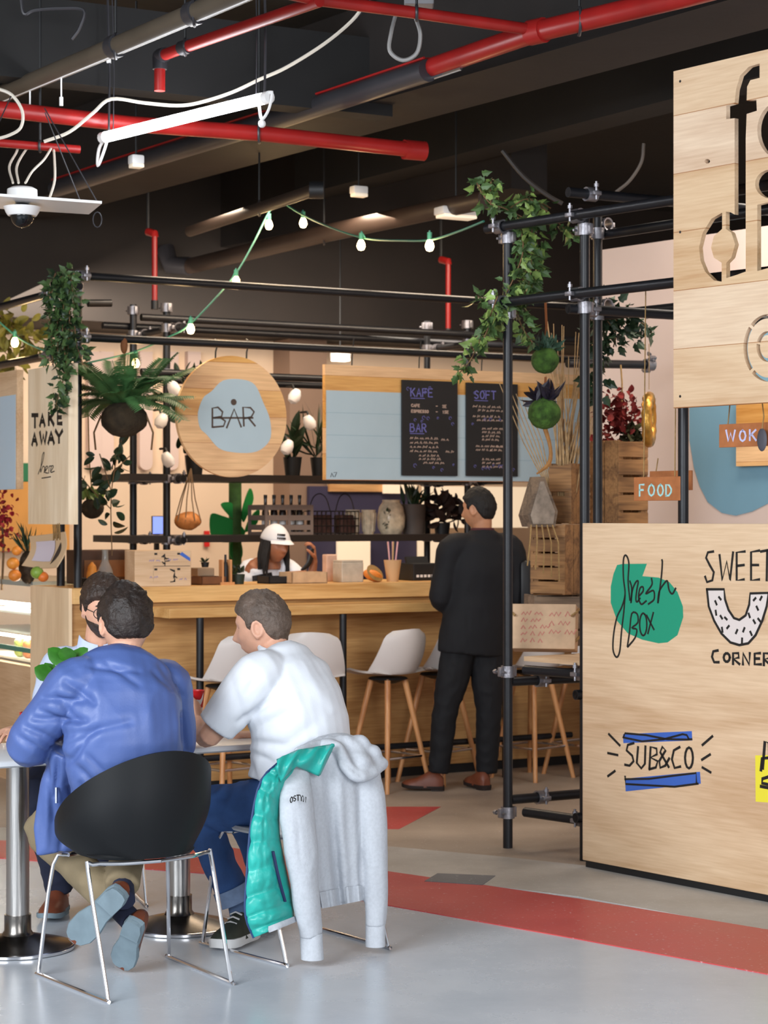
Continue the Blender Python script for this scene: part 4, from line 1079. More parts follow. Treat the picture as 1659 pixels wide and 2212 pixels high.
# carafe
t, k = put('carafe', 'clear glass carafe of water on the counter beside drawing box', 'carafe', 227, .2)
MB().lathe([(.0, 0), (.045, 0), (.05, .03), (.046, .09), (.02, .15), (.018, .2), (.022, .215), (.018, .212), (.015, .2), (.016, .15), (.042, .09), (.046, .03), (.04, .006), (0, .006)], 20).make('glass_body', M_glass, t)
MB().lathe([(0, .007), (.039, .007), (.044, .03), (.041, .085), (0, .085)], 16).make('water', plain('water', '#dfe9e6', .02, trans=.95, ior=1.33), t)
# bowl with carrot
t, k = put('bowl', 'black bowl on the counter next to the corner post', 'bowl', 194, .25)
MB().lathe([(0, 0), (.05, 0), (.085, .045), (.088, .05), (.08, .047), (.045, .008), (0, .008)], 24).make('bowl_shell', M_dark, t)
c = tag(MB().tube([(0, 0, 0), (0, .01, .05), (0, .02, .1), (0, .025, .13)], [.03, .032, .026, .006], 10, sub=3).make('carrot', plain('carrot_orange', '#dd8a35', .55, 0, .15, 30), None, t.location + V((.01, 0, .012)), 0), 'orange carrot standing in the black bowl', 'carrot')
# fruit display cabinet (dark toaster-like box behind)
t, k = put('wooden_tray', 'dark brown wooden tray box at the back of counter behind the carafe', 'tray', 215, .48)
MB().box((0, 0, .11), (.36, .16, .2), bev=.006).make('body', plain('dark_brown_wood', '#4a3020', .5, 0, .2, 10), t, smooth=False)
MB().box((.02, -.082, .1), (.3, .006, .1)).make('front_insert', plain('mid_brown_wood', '#7e5029', .5, 0, .2, 10), t, smooth=False)
# row of small things
t, k = put('bottle_rack', 'small wooden stand with a dark bottle at the counter front', 'rack', 487, .14)
for s in (-1, 1): MB().box((s * .027, 0, .075), (.012, .05, .15), bev=.002).make('side', M_stool, t, smooth=False)
MB().box((0, 0, .008), (.09, .07, .016)).make('base', M_stool, t, smooth=False)
MB().lathe([(0, .016), (.017, .016), (.017, .11), (.007, .14), (.007, .18), (0, .18)], 12).make('bottle', M_dark, t)
t, k = put('herb_pot', 'small herb in a dark pot beside the bottle stand', 'plant', 514, .2)
MB().lathe([(0, 0), (.035, 0), (.042, .06), (.038, .06), (0, .055)], 16).make('pot', plain('dark_green_pot', '#1d3029', .5), t)
foliage(t, 'foliage', M_leafd, lambda r: (V((r.uniform(-.03, .03), r.uniform(-.03, .03), .07)), V((r.uniform(-1, 1), r.uniform(-1, 1), 1))), 26, .045, .02, 'oval', -.2, 4)
for i, (px, lb, sx, sz, sy, mt, dd) in enumerate([
    (450, 'stack of brown wooden trays on the counter left of the barista', .16, .05, .16, plain('tray_brown', '#6d4427', .5, 0, .15, 12), .2),
    (437, 'grey-brown small box standing on the brown trays', .11, .05, .11, plain('taupe_box', '#8b745c', .6, 0, .1, 12), .2),
    (655, 'low pale cardboard tray in front of the barista', .245, .07, .17, plain('kraft_tray', '#c7a27b', .7, 0, .12, 20), .14),
    (592, 'flat black tray in front of the barista', .15, .045, .16, M_dark, .2),
    (752, 'pale grey square canister in the middle of the counter', .155, .125, .12, plain('grey_canister', '#b9ab98', .5, 0, .12, 20), .2),
    (712, 'slim pink carton standing behind the grey canister', .075, .17, .06, plain('pink_carton', '#cba48c', .6, 0, .1, 20), .36),
    (905, 'black till box with small white buttons at right of counter', .2, .11, .2, M_dark, .3)]):
    z = CT + (.052 if i == 1 else 0)
    t, k = put(['wooden_tray', 'small_box', 'cardboard_tray', 'black_tray', 'canister', 'carton', 'till'][i], lb, ['tray', 'box', 'tray', 'tray', 'canister', 'carton', 'till'][i], px, dd, z)
    mb = MB()
    if i in (0, 2, 3):
        mb.box((0, 0, .004), (sx, sy, .008)); 
        for s in (-1, 1): mb.box((s * (sx / 2 - .004), 0, sz / 2), (.008, sy, sz)); mb.box((0, s * (sy / 2 - .004), sz / 2), (sx, .008, sz))
    else: mb.box((0, 0, sz / 2), (sx, sy, sz), bev=.006)
    mb.make('body', mt, t, smooth=False)
    if i == 6:
        m_ = MB()
        for q in range(6): m_.box((-.07 + .028 * q, -.101, .03), (.018, .004, .016))
        m_.make('buttons', M_white, t, smooth=False)
        MB().box((0, .03, .125), (.16, .02, .05), Matrix.Rotation(-.4, 3, 'X')).make('display', M_dark, t, smooth=False)
    if i == 4: MB().box((0, 0, sz + .006), (sx - .004, sy - .004, .012), bev=.003).make('lid', mt, t, smooth=False)
t, k = put('straw_cup', 'kraft paper cup holding straws on the counter', 'cup', 848, .16)
MB().lathe([(0, 0), (.036, 0), (.056, .135), (.05, .135), (.033, .008), (0, .008)], 20).make('cup', plain('kraft_cup', '#c49d72', .7), t)
for j in range(6): MB().tube([(.01 * math.cos(j), .01 * math.sin(j), .02), (.036 * math.cos(j * 1.1), .03 * math.sin(j * 1.1), .25)], .005, 6).make('straw', plain('pink_straw', '#d7a3a9', .5) if j % 2 else plain('tan_straw', '#b99b6b', .5), t)
t, k = put('citrus_half', 'cut orange half leaning on the counter beside the straw cup', 'fruit', 806, .12)
MB().blob((0, 0, .04), (.07, .045, .035), Matrix.Rotation(.35, 3, 'Y'), 16).make('peel', plain('orange_peel', '#d27a2c', .5, 0, .1, 40), t)
MB().lathe([(0, 0), (.06, 0), (.062, .004), (0, .006)], 20, (0, -.02, .055), Matrix.Rotation(.35, 3, 'Y') @ Matrix.Rotation(.9, 3, 'X')).make('flesh', plain('orange_flesh', '#8a6a3c', .4, 0, .2, 40), t)
t, k = put('cactus_pot', 'little dark cactus in a pot on the brown box at left', 'plant', 443, .2, CT + .105)
MB().lathe([(0, 0), (.02, 0), (.025, .03), (0, .03)], 12).make('pot', M_dark, t); foliage(t, 'foliage', M_leafd, lambda r: (V((0, 0, .03)), V((r.uniform(-1, 1), r.uniform(-1, 1), 1))), 12, .04, .012, 'lance', 0, 8)

# shelf things
def shelf(name, lb, cat, px, z, d=D1 + .2, group=None):
    x, _ = BAR.hit(px, 1100, d); p = BAR.w(x, d, z); return thing(name, lb, cat, p, BAR.a, group), p
zb_ = zsh
t, p = shelf('bottle_crate', 'grey plastic bottle crate on the lower shelf left of the glass jars', 'crate', 606, zb_)
mb = MB(); mb.box((0, 0, .01), (.36, .26, .02))
for z in (.05, .115, .185): 
    for s in (-1, 1): mb.box((0, s * .125, z), (.36, .012, .035)); mb.box((s * .174, 0, z), (.012, .26, .035))
for sx in (-1, 0, 1):
    for s in (-1, 1): mb.box((sx * .172, s * .125, .1), (.02, .014, .2))
mb.make('crate_body', plain('grey_crate', '#6f625c', .6), t, smooth=False)
for i in range(5):
    q = p + BAR.u * (-.13 + .065 * i) + BAR.n * (-.03) + V((0, 0, .02))
    b = thing('bottle', 'dark bottle with pale neck label standing in the grey crate', 'bottle', q, 0, 'bottles in the grey crate')
    MB().lathe([(0, 0), (.024, 0), (.025, .13), (.011, .185), (.011, .225), (0, .225)], 12).make('glass_body', plain('dark_bottle', '#241d1c', .15), b)
    MB().lathe([(.0255, .05), (.0258, .05), (.0258, .1), (.0255, .1)], 12).make('label', M_white, b); MB().lathe([(0, .225), (.0125, .225), (.0125, .25), (0, .25)], 10).make('cap', M_dark, b)
M_wire = plain('dark_wire', '#2b2523', .5, .4)
for i, (px, lb) in enumerate([(690, 'black wire basket with handle on the shelf beside the bottle crate'), (745, 'black wire basket next to the glass tumblers on the shelf')]):
    t, p = shelf('wire_basket', lb, 'basket', px, zb_)
    mb = MB(); w_ = .075 if i else .085
    for z in (.01, .06, .11, .16): mb.tube([(w_ * x, w_ * .8 * y, z) for x, y in ((1, 1), (-1, 1), (-1, -1), (1, -1))], .004, 5, closed=True)
    for q in range(6):
        x = -w_ + 2 * w_ * q / 5
        for s in (-1, 1): mb.tube([(x, s * w_ * .8, .0), (x, s * w_ * .8, .16)], .003, 4)
    mb.make('wire_frame', M_wire, t)
    MB().tube([(-w_, 0, .16), (-w_ * .6, 0, .25), (0, 0, .28), (w_ * .6, 0, .25), (w_, 0, .16)], .004, 5, sub=4).make('handle', M_wire, t)
    MB().box((0, 0, .07), (w_ * 1.7, w_ * 1.3, .13), bev=.01).make('contents', plain('brown_contents', '#4a2f27', .7, 0, .5, 30), t)
M_jar = plain('jar_glass', '#e9d9bf', .12, 0, .25, 25, trans=.35, ior=1.25)
for i, (px, w_, h, lb) in enumerate([(762, .05, .17, 'ribbed glass tumbler on the shelf right of the wire baskets'), (796, .05, .17, 'ribbed glass tumbler on the shelf next to the big jar')]):
    t, p = shelf('glass_tumbler', lb, 'glass', px, zb_)
    MB().lathe([(0, .0), (w_ * .7, 0), (w_ * .8, .02), (w_, h), (w_ * .94, h), (w_ * .7, .025), (0, .02)], 20).make('glass_body', M_jar, t)
    mb = MB()
    for q in range(10): a = q * PI / 5; mb.tube([(w_ * .78 * math.cos(a), w_ * .78 * math.sin(a), .02), (w_ * 1.0 * math.cos(a), w_ * 1.0 * math.sin(a), h - .02)], .006, 5)
    mb.make('ribs', M_jar, t)
t, p = shelf('glass_jar', 'big round glass jar with green sprig on the lower shelf', 'jar', 845, zb_)
MB().lathe([(0, 0), (.07, 0), (.095, .05), (.1, .12), (.085, .19), (.06, .225), (.064, .24), (.058, .24), (.054, .225), (.078, .19), (.092, .12), (.088, .05), (.06, .01), (0, .01)], 24).make('glass_body', M_jar, t)
foliage(t, 'sprig', M_leafd, lambda r: (V((r.uniform(-.07, -.03), -.05, r.uniform(.04, .15))), V((-.3, -.6, r.uniform(-1, 1)))), 18, .05, .02, 'lance', 0, 6)
t, p = shelf('planter', 'grey ribbed plant pot with dark plant at the right end of the shelf', 'plant', 893, zb_)
MB().lathe([(0, 0), (.075, 0), (.09, .21), (.083, .21), (.07, .02), (0, .02)], 28).make('pot', plain('grey_pot', '#4d4541', .6, 0, .1, 10), t)
foliage(t, 'foliage', M_leafd, lambda r: (V((r.uniform(-.05, .05), r.uniform(-.05, .05), .2)), V((r.uniform(-.6, .6), r.uniform(-.6, .6), 1))), 40, .15, .03, 'lance', -.4, 16)
t, p = shelf('leafy_plant', 'dark broad-leaved plant on the shelf behind the black-suited man', 'plant', 955, zb_)
MB().lathe([(0, 0), (.05, 0), (.06, .08), (0, .08)], 16).make('pot', M_dark, t)
foliage(t, 'foliage', plain('brown_dark_leaf', '#2a1b17', .6, 0, .4, 12), lambda r: (V((r.uniform(-.1, .16), r.uniform(-.08, .08), r.uniform(.08, .26))), V((r.uniform(-1, 1), r.uniform(-1, 1), r.uniform(-.4, 1)))), 70, .12, .05, 'oval', 0, 17)
# upper shelf plants and lamps with cups
for i, (px, lb, n, L_, W_, sh, mt, top) in enumerate([(632, 'dark rubber plant in black pot right of the BAR sign', 14, .17, .05, 'oval', M_leafd, .16), (690, 'spiky dark plant in a black pot left of the menu board', 26, .3, .022, 'lance', M_leafd, .12),
                                          (420, 'leafy dark plant on the upper shelf behind the BAR sign left side', 60, .13, .05, 'oval', M_leafd, .55)]):
    t, p = shelf('shelf_plant', lb, 'plant', px, zs2)
    MB().lathe([(0, 0), (.05, 0), (.065, .13), (.058, .13), (0, .12)], 16).make('pot', M_dark, t)
    if i == 2: MB().tube([(0, 0, .1), (-.02, 0, .4), (0, 0, .7)], .012, 6).make('stem', M_bark, t)
    foliage(t, 'foliage', mt, (lambda r, top=top, i=i: (V((r.uniform(-.03, .03) * (4 if i == 2 else 1), r.uniform(-.03, .03), .1 + r.random() * top)), V((r.uniform(-1, 1), r.uniform(-1, 1), r.uniform(.1, 1.6))))), n, L_, W_, sh, -.1, 40 + i)
M_lampw = plain('lamp_glass', '#d9d7d8', .3, emit='#fff6ee', es=.06)
for i, (px, py) in enumerate([(375, 838), (349, 908), (362, 992), (637, 855), (668, 912), (621, 965)]):
    d = D1 - .12; x, z = BAR.hit(px, py, d)
    t = thing('bulb_lamp', ['small white globe lamp, upper one left of the BAR sign', 'small white globe lamp at middle height left of the BAR sign', 'small white globe lamp lowest left of the BAR sign, just above the shelf clamps', 'small white globe lamp, highest right of the BAR sign', 'small white globe lamp beside the spiky plant', 'small white globe lamp lowest right of the BAR sign'][i], 'lamp', BAR.w(x, d, z), BAR.a, 'globe lamps around the bar sign')
    MB().lathe([(0, -.06), (.03, -.045), (.042, -.015), (.036, .02), (.022, .045), (0, .045)], 16, rot=Matrix.Rotation(.5 if i % 2 else -.5, 3, 'Y')).make('globe', M_lampw, t)
    MB().tube([(0, 0, .03), (.0, .03, .07), (.0, .12, .07)], .008, 6).make('socket_arm', M_dark, t)
# green wooden leaf cut-outs fixed to the back shelf
t = thing('leaf_cutout', 'large bright green leaf-shaped cut-outs standing behind the barista', 'decoration', BAR.w(BAR.hit(505, 1240, D2 + .2)[0], D2 + .2, 0), BAR.a)
Lc = Loc(BAR, BAR.hit(505, 1240, D2 + .2)[0], D2 + .2, 0)
M_cut = plain('bright_green_board', '#1f8a3c', .55)
for pts in ([(458, 1160), (456, 1112), (480, 1114), (512, 1128), (530, 1150), (515, 1166), (485, 1172)], [(478, 1090), (500, 1086), (520, 1112), (520, 1130), (500, 1118)], [(540, 1055), (548, 1078), (536, 1110), (526, 1128), (524, 1100)], [(500, 1170), (520, 1172), (524, 1200), (512, 1212), (498, 1200)], [(540, 1120), (560, 1100), (556, 1130), (530, 1150)]):
    q, _ = smooth_path([V((*Lc.px(a, b), 0)) for a, b in pts], [0] * len(pts), 4, True); MB().prism([(v.x, v.y) for v in q], 0, .012).make('leaf', M_cut, t, smooth=False)
mb = MB(); mb.tube([(Lc.px(512, 1250)[0], .03, 0), (Lc.px(512, 1250)[0], .03, Lc.px(512, 1030)[1])], .045, 10); mb.make('trunk', plain('green_trunk', '#3c5f2e', .8, 0, .4, 14), t)
# preserved net bag and fire point
t = thing('net_bag', 'string net bag of orange fruit hanging under the upper shelf', 'bag', BAR.w(BAR.hit(398, 1125, D1)[0], D1 - .06, bl(398, 1125, D1).z), BAR.a)
MB().blob((0, 0, 0), (.09, .07, .06), seg=14, fn=lambda p: p * (1 + .15 * noise.noise(p * 25))).make('fruit_fill', plain('tan_fruit', '#b9763c', .7, 0, .35, 22), t)
mb = MB()
for i in range(9): a = i * 2 * PI / 9; mb.tube([(.09 * math.cos(a), .07 * math.sin(a), 0), (.05 * math.cos(a), .04 * math.sin(a), .14), (.02, 0, .34)], .004, 5)
mb.make('net', plain('net_string', '#6f5a45', .9), t)
t, k = put('tablet', 'glowing blue tablet screen behind the scaffold posts', 'tablet', 342, .5, CT + .27)
t.location = BAR.w(BAR.hit(342, 1135, 2.3)[0], 2.3, P(342, 1150, 14.3).z)
MB().box((0, 0, .05), (.1, .012, .13)).make('case', M_dark, t, smooth=False); MB().box((0, -.008, .05), (.09, .004, .12)).make('screen', plain('screen_blue', '#8aa0f0', .3, emit='#8aa2ff', es=.9), t, smooth=False)
MB().box((0, .03, -.3), (.03, .03, .66)).make('stand', M_dark, t, smooth=False)
t = thing('fire_sign', 'small red fire point plate on the back wall beside the green leaf', 'sign', BAR.w(BAR.hit(449, 1166, WD - .05)[0], WD - .05, P(449, 1166, 16).z), BAR.a); MB().box((0, .02, 0), (.045, .02, .13), bev=.003).make('plate', plain('signal_red', '#c8201c', .5), t, smooth=False)

# ---------------------------------------------------------------- deli case at the left
dc = thing('deli_case', 'glass deli display case with lit shelves left of the counter end', 'display case', END.w(-.66, .03, 0), END.a)
MB().span((-1.2, 0, 0), (0, .55, .72)).make('base_cabinet', M_ply, dc, smooth=False)
M_shelfw = plain('white_shelf', '#e9e4dc', .4)
for z in (.735, .9, 1.02): MB().span((-1.18, .06, z), (-.02, .5, z + .014)).make('shelf', M_shelfw, dc, smooth=False)
MB().span((-1.2, .0, 1.2), (0, .55, 1.23)).make('top', plain('case_top', '#8f9a97', .3), dc, smooth=False)
MB().span((-1.2, .52, .72), (0, .55, 1.2)).make('back', M_shelfw, dc, smooth=False)
MB().span((-1.2, .0, .72), (0, .006, 1.2)).make('front_glass', M_pane, dc, smooth=False)
MB().span((-1.16, .1, 1.06), (-.04, .2, 1.075)).make('strip_light', plain('case_light', '#ffffff', .4, emit='#fff6e4', es=22), dc, smooth=False)
MB().span((-1.16, .06, .872), (-.04, .1, .884)).make('strip_light', MATS['case_light'], dc, smooth=False)  # extra strip added under the shelf to brighten the fruit below
MB().span((-1.2, .0, .80), (0, .004, .83)).make('rail', plain('green_edge', '#4f9b86', .3), dc, smooth=False)
r = random.Random(6)
fr = [('lime', '#8fae3d', 'green'), ('apple', '#a9b54c', 'yellow-green'), ('mandarin', '#cf7a3c', 'orange'), ('lemon', '#d3c34c', 'yellow')]
for i in range(16):
    nm, co, wd_ = fr[[0, 1, 0, 3, 2, 0, 1, 0][i % 8]]
    x = -.05 - (i % 8) * .075; z = .749 + .033 if i < 8 else .749 + .088; y = .1 + (.05 if i % 2 else 0)
    o = MB().blob((0, 0, 0), (.036, .036, .034), seg=14).make('fruit', plain(nm + '_skin', co, .4, 0, .12, 30), None, END.w(-.66 + x, .03 + y, z))
    tag(o, '%s fruit in the pile inside the deli case' % wd_, 'fruit', 'fruit piled in the deli case')
# fruit and gourds on top of the case and counter corner
for i, (px, py, rr_, co, nm, lb) in enumerate([(36, 1190, .028, '#d8842f', 'gourd', 'small orange gourd, top of the three on the deli case'), (28, 1217, .036, '#d98a35', 'gourd', 'orange gourd, middle of the three on the deli case'), (32, 1243, .036, '#cf7a2c', 'gourd', 'orange gourd, lowest of the three on the deli case'),
    (80, 1237, .036, '#7c9a3c', 'lime', 'green lime below the cardboard notice'), (93, 1246, .03, '#d4702a', 'orange', 'orange fruit below the cardboard notice beside the short post')]):
    o = MB().blob((0, 0, 0), (rr_ * 1.05, rr_ * 1.05, rr_), seg=14).make(nm, plain(nm + '_skin%d' % i, co, .45, 0, .12, 30), None, P(px, py, 12.0 if i < 3 else 11.75)); tag(o, lb, 'fruit')
pn = thing('pineapple', 'pineapple with spiky crown standing on the deli case behind gourds', 'fruit', P(60, 1262, 12.15))
MB().blob((0, 0, .1), (.055, .055, .1), seg=16, fn=lambda p: p * (1 + .05 * math.sin(p.z * 160) * math.sin(math.atan2(p.y, p.x) * 9))).make('body', plain('pineapple_skin', '#3a3024', .8, 0, .5, 40), pn)
foliage(pn, 'crown', M_leafd, lambda r: (V((r.uniform(-.02, .02), r.uniform(-.02, .02), .19)), V((r.uniform(-.7, .7), r.uniform(-.7, .7), 1))), 26, .16, .012, 'lance', -.4, 9)
fl = thing('red_flowers', 'deep red flower spray at the left picture edge above the gourds', 'flowers', P(4, 1128, 12.6))
foliage(fl, 'blossom', plain('crimson_petal', '#8f1d26', .7, 0, .3, 14), lambda r: (V((r.gauss(-.02, .045), r.gauss(0, .03), r.gauss(0, .09))), V((r.uniform(-1, 1), -1, r.uniform(-1, 1)))), 200, .04, .026, 'oval', 0, 33)
MB().tube([(0, 0, .05), (.01, 0, -.2), (0, 0, -.42)], .008, 6).make('stem', M_bark, fl)
strand_plant('hanging_greenery', 'yellowish greenery hanging under the ceiling at the left edge', [PP([(-30, 690), (20, 700), (60, 740), (80, 760)], 13.5), PP([(-30, 720), (10, 760), (40, 790)], 13.5), PP([(0, 680), (40, 720), (90, 740)], 13.5)], 150, .1, .045, plain('yellow_leaf', '#77722c', .6, 0, .4, 10), spread=.14, seed=77, shape='oval')
# ---------------------------------------------------------------- ceiling services
def pz(px, py, z): return P(px, py, F * (z - EYE) / (CY - py))
def run(name, lb, cat, pts, z, r, mat, n=14, part='pipe_run', extra=None):
    w_ = [pz(a, b, z) for a, b in pts]; t = thing(name, lb, cat, w_[0])
    MB().tube([p - w_[0] for p in w_], r, n).make(part, mat, t)
    return t, [p - w_[0] for p in w_]
M_cond = plain('brown_conduit', '#4f463b', .55, 0, .2, 3)
M_greyp = plain('grey_black_pipe', '#333236', .4, .1, .2, 3)
def hanger(t, p, zc=4.3, r=.03):
    q = V((p.x, p.y, zc - t.location.z)); MB().tube([p + V((0, 0, r)), q], .006, 6).make('hanger_rod', M_dark, t)
    MB().tube([p + V((math.cos(a) * r * .0, math.sin(a) * r * 1.1, math.cos(a) * r * 1.1)) for a in [2 * PI * i / 12 for i in range(12)]], .007, 6, closed=True).make('pipe_ring', M_greyp, t)
t, q = run('conduit', 'thick brown conduit with pale strip crossing top left corner', 'pipe', [(-60, 228), (0, 205), (250, 100), (420, 28), (600, -48)], 3.7, .042, M_cond)
for f in (1, 2, 3):
    p = q[f]; MB().cyl(p - (q[f + 1] - p).normalized() * .03, p + (q[f + 1] - p).normalized() * .03, .052, 14).make('coupling', M_greyp, t)
    hanger(t, p, 4.3, .05)
MB().tube([p + V((.02, -.035, -.035)) for p in q], .008, 6).make('pale_strip', M_white, t)
for px in (70, 139):
    p0 = q[1].lerp(q[2], px / 250) + V((0, 0, -.04)); MB().tube([p0, p0 + V((0, 0, -.1))], .004, 5).make('dangling_cord', M_white, t); MB().cyl(p0 + V((0, 0, -.13)), p0 + V((0, 0, -.09)), .009, 8).make('cord_end', M_white, t)
t, q = run('sprinkler_main', 'long dark grey sprinkler main running diagonally under the ceiling', 'pipe', [(925, 152), (700, 225), (560, 270), (300, 350), (120, 408)], 3.74, .055, M_greyp)
MB().tube([p + V((-.02, -.02, .056)) for p in q], .006, 6).make('red_reflection', M_red, t); hanger(t, q[2], 4.3, .06)  # thin red line modelled on the grey main as a painted reflection
t, q = run('red_main', 'red sprinkler main rising to the top right from the grey main', 'pipe', [(915, 152), (1160, 68), (1480, -8), (1700, -66)], 3.76, .047, M_red)
hanger(t, q[1].lerp(q[2], .3), 4.3, .055)
for f in (0, 1): MB().cyl(q[f] - V((.03, -.03, 0)), q[f] + V((.03, -.03, 0)), .056, 14).make('coupling', M_red, t)
MB().tube([q[0] + V((0, 0, -.05)), q[0].lerp(q[1], .35) + V((0, 0, -.05))], .01, 6).make('bare_metal_streak', M_chrome, t)
t, q = run('red_branch', 'slim red branch pipe along the top edge joining the red main', 'pipe', [(560, -28), (690, 0), (900, 28), (1160, 66)], 3.77, .026, M_red); hanger(t, q[2], 4.3, .03)
t, q = run('red_elbow_pipe', 'red pipe with grey elbow turning down at upper left of centre', 'pipe', [(690, 2), (400, 102), (345, 122)], 3.75, .026, M_red)
e = q[-1]; MB().tube([e + (q[-2] - e).normalized() * .05, e, e + V((0, 0, -.03)), e + V((0, 0, -.06))], .034, 12, sub=3).make('elbow', M_greyp, t)
MB().cyl(e + V((0, 0, -.04)), e + V((0, 0, -.16)), .026, 12).make('drop', M_red, t); c = q[1]; MB().cyl(c - (q[0] - c).normalized() * .03, c + (q[0] - c).normalized() * .03, .034, 12).make('coupling', M_greyp, t)
hanger(t, q[1], 4.3, .034)
t, q = run('red_cross_pipe', 'thick red pipe crossing level behind the tube light', 'pipe', [(-80, 226), (0, 236), (280, 268), (560, 288), (905, 325)], 3.55, .04, M_red)
MB().cyl(q[-1] - V((.08, .03, 0)), q[-1] + V((.03, .02, 0)), .052, 14).make('end_cap', M_red, t); hanger(t, q[3], 4.3, .045)
t, q = run('red_short_pipe', 'short red pipe stub at left above the security camera', 'pipe', [(-60, 304), (0, 309), (172, 323)], 3.4, .02, M_red); hanger(t, q[1].lerp(q[2], .5), 4.3, .024)
t, q = run('dark_pipe', 'dark pipe with lighter underside low over the bar lights', 'pipe', [(410, 500), (560, 450), (680, 410)], 3.45, .035, plain('black_brown_pipe', '#2c221d', .5)); MB().cyl(q[-1] - V((.03, 0, 0)), q[-1] + V((.05, 0, 0)), .05, 12).make('end_cap', M_dark, t); hanger(t, q[1], 4.3, .04)
t, q = run('dark_duct_pipe', 'dark brown duct pipe behind the string lights', 'pipe', [(410, 575), (700, 505), (1050, 430)], 3.5, .06, plain('brown_duct', '#3a2e28', .45, 0, .2, 3)); MB().tube([q[0], q[0] + V((-.15, .1, .02)), q[0] + V((-.2, .15, .15))], .07, 12).make('elbow', M_greyp, t); hanger(t, q[1], 4.3, .065)
for px, y0, y1, Y, lb in ((334, 505, 662, 13.6, 'red vertical drop pipe above the left scaffold posts'), (968, 565, 722, 14.4, 'red vertical drop pipe right of the string lights')):
    a, b = P(px, y0, Y), P(px, y1, Y); t = thing('red_drop_pipe', lb, 'pipe', b)
    MB().cyl((0, 0, 0), a - b, .019, 12).make('pipe_run', M_red, t); h = a - b
    MB().tube([h - V((0, 0, .02)), h, h + V((-.05, .05, .02))], .027, 10).make('elbow', M_red, t)
    MB().tube([h + V((-.05, .05, .02)), h + V((-.05, .05, 4.3 - a.z))], .012, 8).make('riser', M_dark, t); MB().cyl((0, 0, -.02), (0, 0, .04), .024, 10).make('cap', M_dark, t)
# fluorescent tube fitting on wires
a, b = pz(229, 296, 3.46), pz(572, 212, 3.46)
t = thing('tube_light', 'bright white fluorescent tube hanging on thin wires', 'light', (a + b) / 2)
d = (b - a).normalized(); h = (b - a).length / 2
MB().cyl(-d * h, d * h, .026, 14).make('tube', plain('tube_white', '#ffffff', .3, emit='#f4f8ff', es=26), t)
for s in (-1, 1): MB().cyl(d * (s * h), d * (s * (h + .035)), .028, 12).make('end_cap', M_white, t)
MB().tube([-d * h * 1.0, -d * (h + .06) + V((0, 0, -.05)), -d * (h + .07) + V((0, 0, -.13)), -d * (h + .02) + V((0, 0, -.07)), -d * (h - .02)], .008, 6, sub=4).make('cable_loop', M_white, t)
MB().tube([d * h, d * (h + .05) + V((0, 0, .02)), d * (h + .03) + V((0, 0, -.05)), d * (h - .02) + V((0, 0, -.09)), d * (h - .04) + V((0, 0, -.03))], .007, 6, sub=4).make('cable_loop', M_white, t)
MB().blob(d * (h - .02) + V((0, 0, -.11)), .018, seg=10).make('pull_knob', M_white, t)
for s, off_ in ((-.96, (.0, 0)), (-.9, (.04, .0)), (.9, (0, 0)), (1.0, (.01, 0))):
    p = d * (s * h); MB().tube([p + V((0, 0, .02)), p + V((.004, 0, .3)), p + V((-.01, 0, .835))], .006 if abs(s) > .95 else .003, 5).make('suspension_wire', M_greyp, t)
MB().box(d * (-.96 * h) + V((0, 0, .38)), (.02, .02, .05)).make('connector', M_white, t, smooth=False)
l = bpy.data.lights.new('tube_glow', 'POINT'); l.energy = 18; l.shadow_soft_size = .3; l.color = (.93, .96, 1)
o = bpy.data.objects.new('tube_glow', l); COL.objects.link(o); o.location = (a + b) / 2 + V((0, 0, -.12))
# loose cables
def cable(name, lb, pts, Y, r, mat):
    w_ = [P(p[0], p[1], p[2] if len(p) > 2 else Y) for p in pts]; t = thing(name, lb, 'cable', w_[0]); MB().tube([p - w_[0] for p in w_], r, 6, sub=5).make('cable_run', mat, t); return t
M_cab = plain('white_cable', '#cfc6b8', .5)
cable('ceiling_cable', 'long white cable sagging across above the tube light', [(790, 5), (760, 45), (700, 95), (620, 145), (560, 172), (500, 200), (430, 222), (380, 228), (310, 222), (240, 214), (200, 245), (150, 285), (95, 306)], 9.7, .009, M_cab)
cable('ceiling_cable', 'second thin dark cable beside the long white one', [(800, 0), (770, 38), (705, 90), (640, 130), (575, 165), (520, 195)], 9.75, .006, M_greyp)
cable('ceiling_cable', 'white cable hanging in a teardrop loop at top centre', [(858, 20), (845, 70), (842, 110), (870, 130), (900, 115), (908, 75), (898, 38)], 8.9, .009, plain('grey_cable', '#8c8a88', .5))
cable('ceiling_cable', 'white cable curling at the left picture edge', [(-10, 190), (25, 205), (48, 240), (45, 275), (20, 292), (-15, 302)], 9.4, .008, M_cab)
for i, pts in enumerate([[(40, 395), (36, 360), (55, 325), (65, 318)], [(55, 395), (70, 370), (95, 345), (112, 318)], [(108, 425), (118, 390), (118, 350), (116, 322)], [(28, 395), (20, 360), (35, 330), (40, 315)]]):
    pts = [(a, b, 9.36 + .47 * (pts[0][1] - b) / (pts[0][1] - pts[-1][1])) for a, b in pts]
    cable('camera_cable', ['thin white cable, second from left, between red stub and security camera', 'white cable slanting right above the security camera', 'white cable, rightmost, dropping to the security camera plate', 'thin white cable, leftmost, above the security camera'][i], pts, 9.6, .006, M_cab)
cable('ceiling_cable', 'dark cables dangling from the ceiling in the top left corner', [(45, -5), (52, 30), (75, 22), (130, 18), (180, 22), (172, 60), (155, 85)], 9.6, .008, M_greyp)
cable('ceiling_cable', 'dark cable hanging in shadow right of centre', [(1085, 325), (1130, 380), (1180, 420), (1215, 440)], 10.8, .012, plain('brown_cable', '#241f1c', .6))
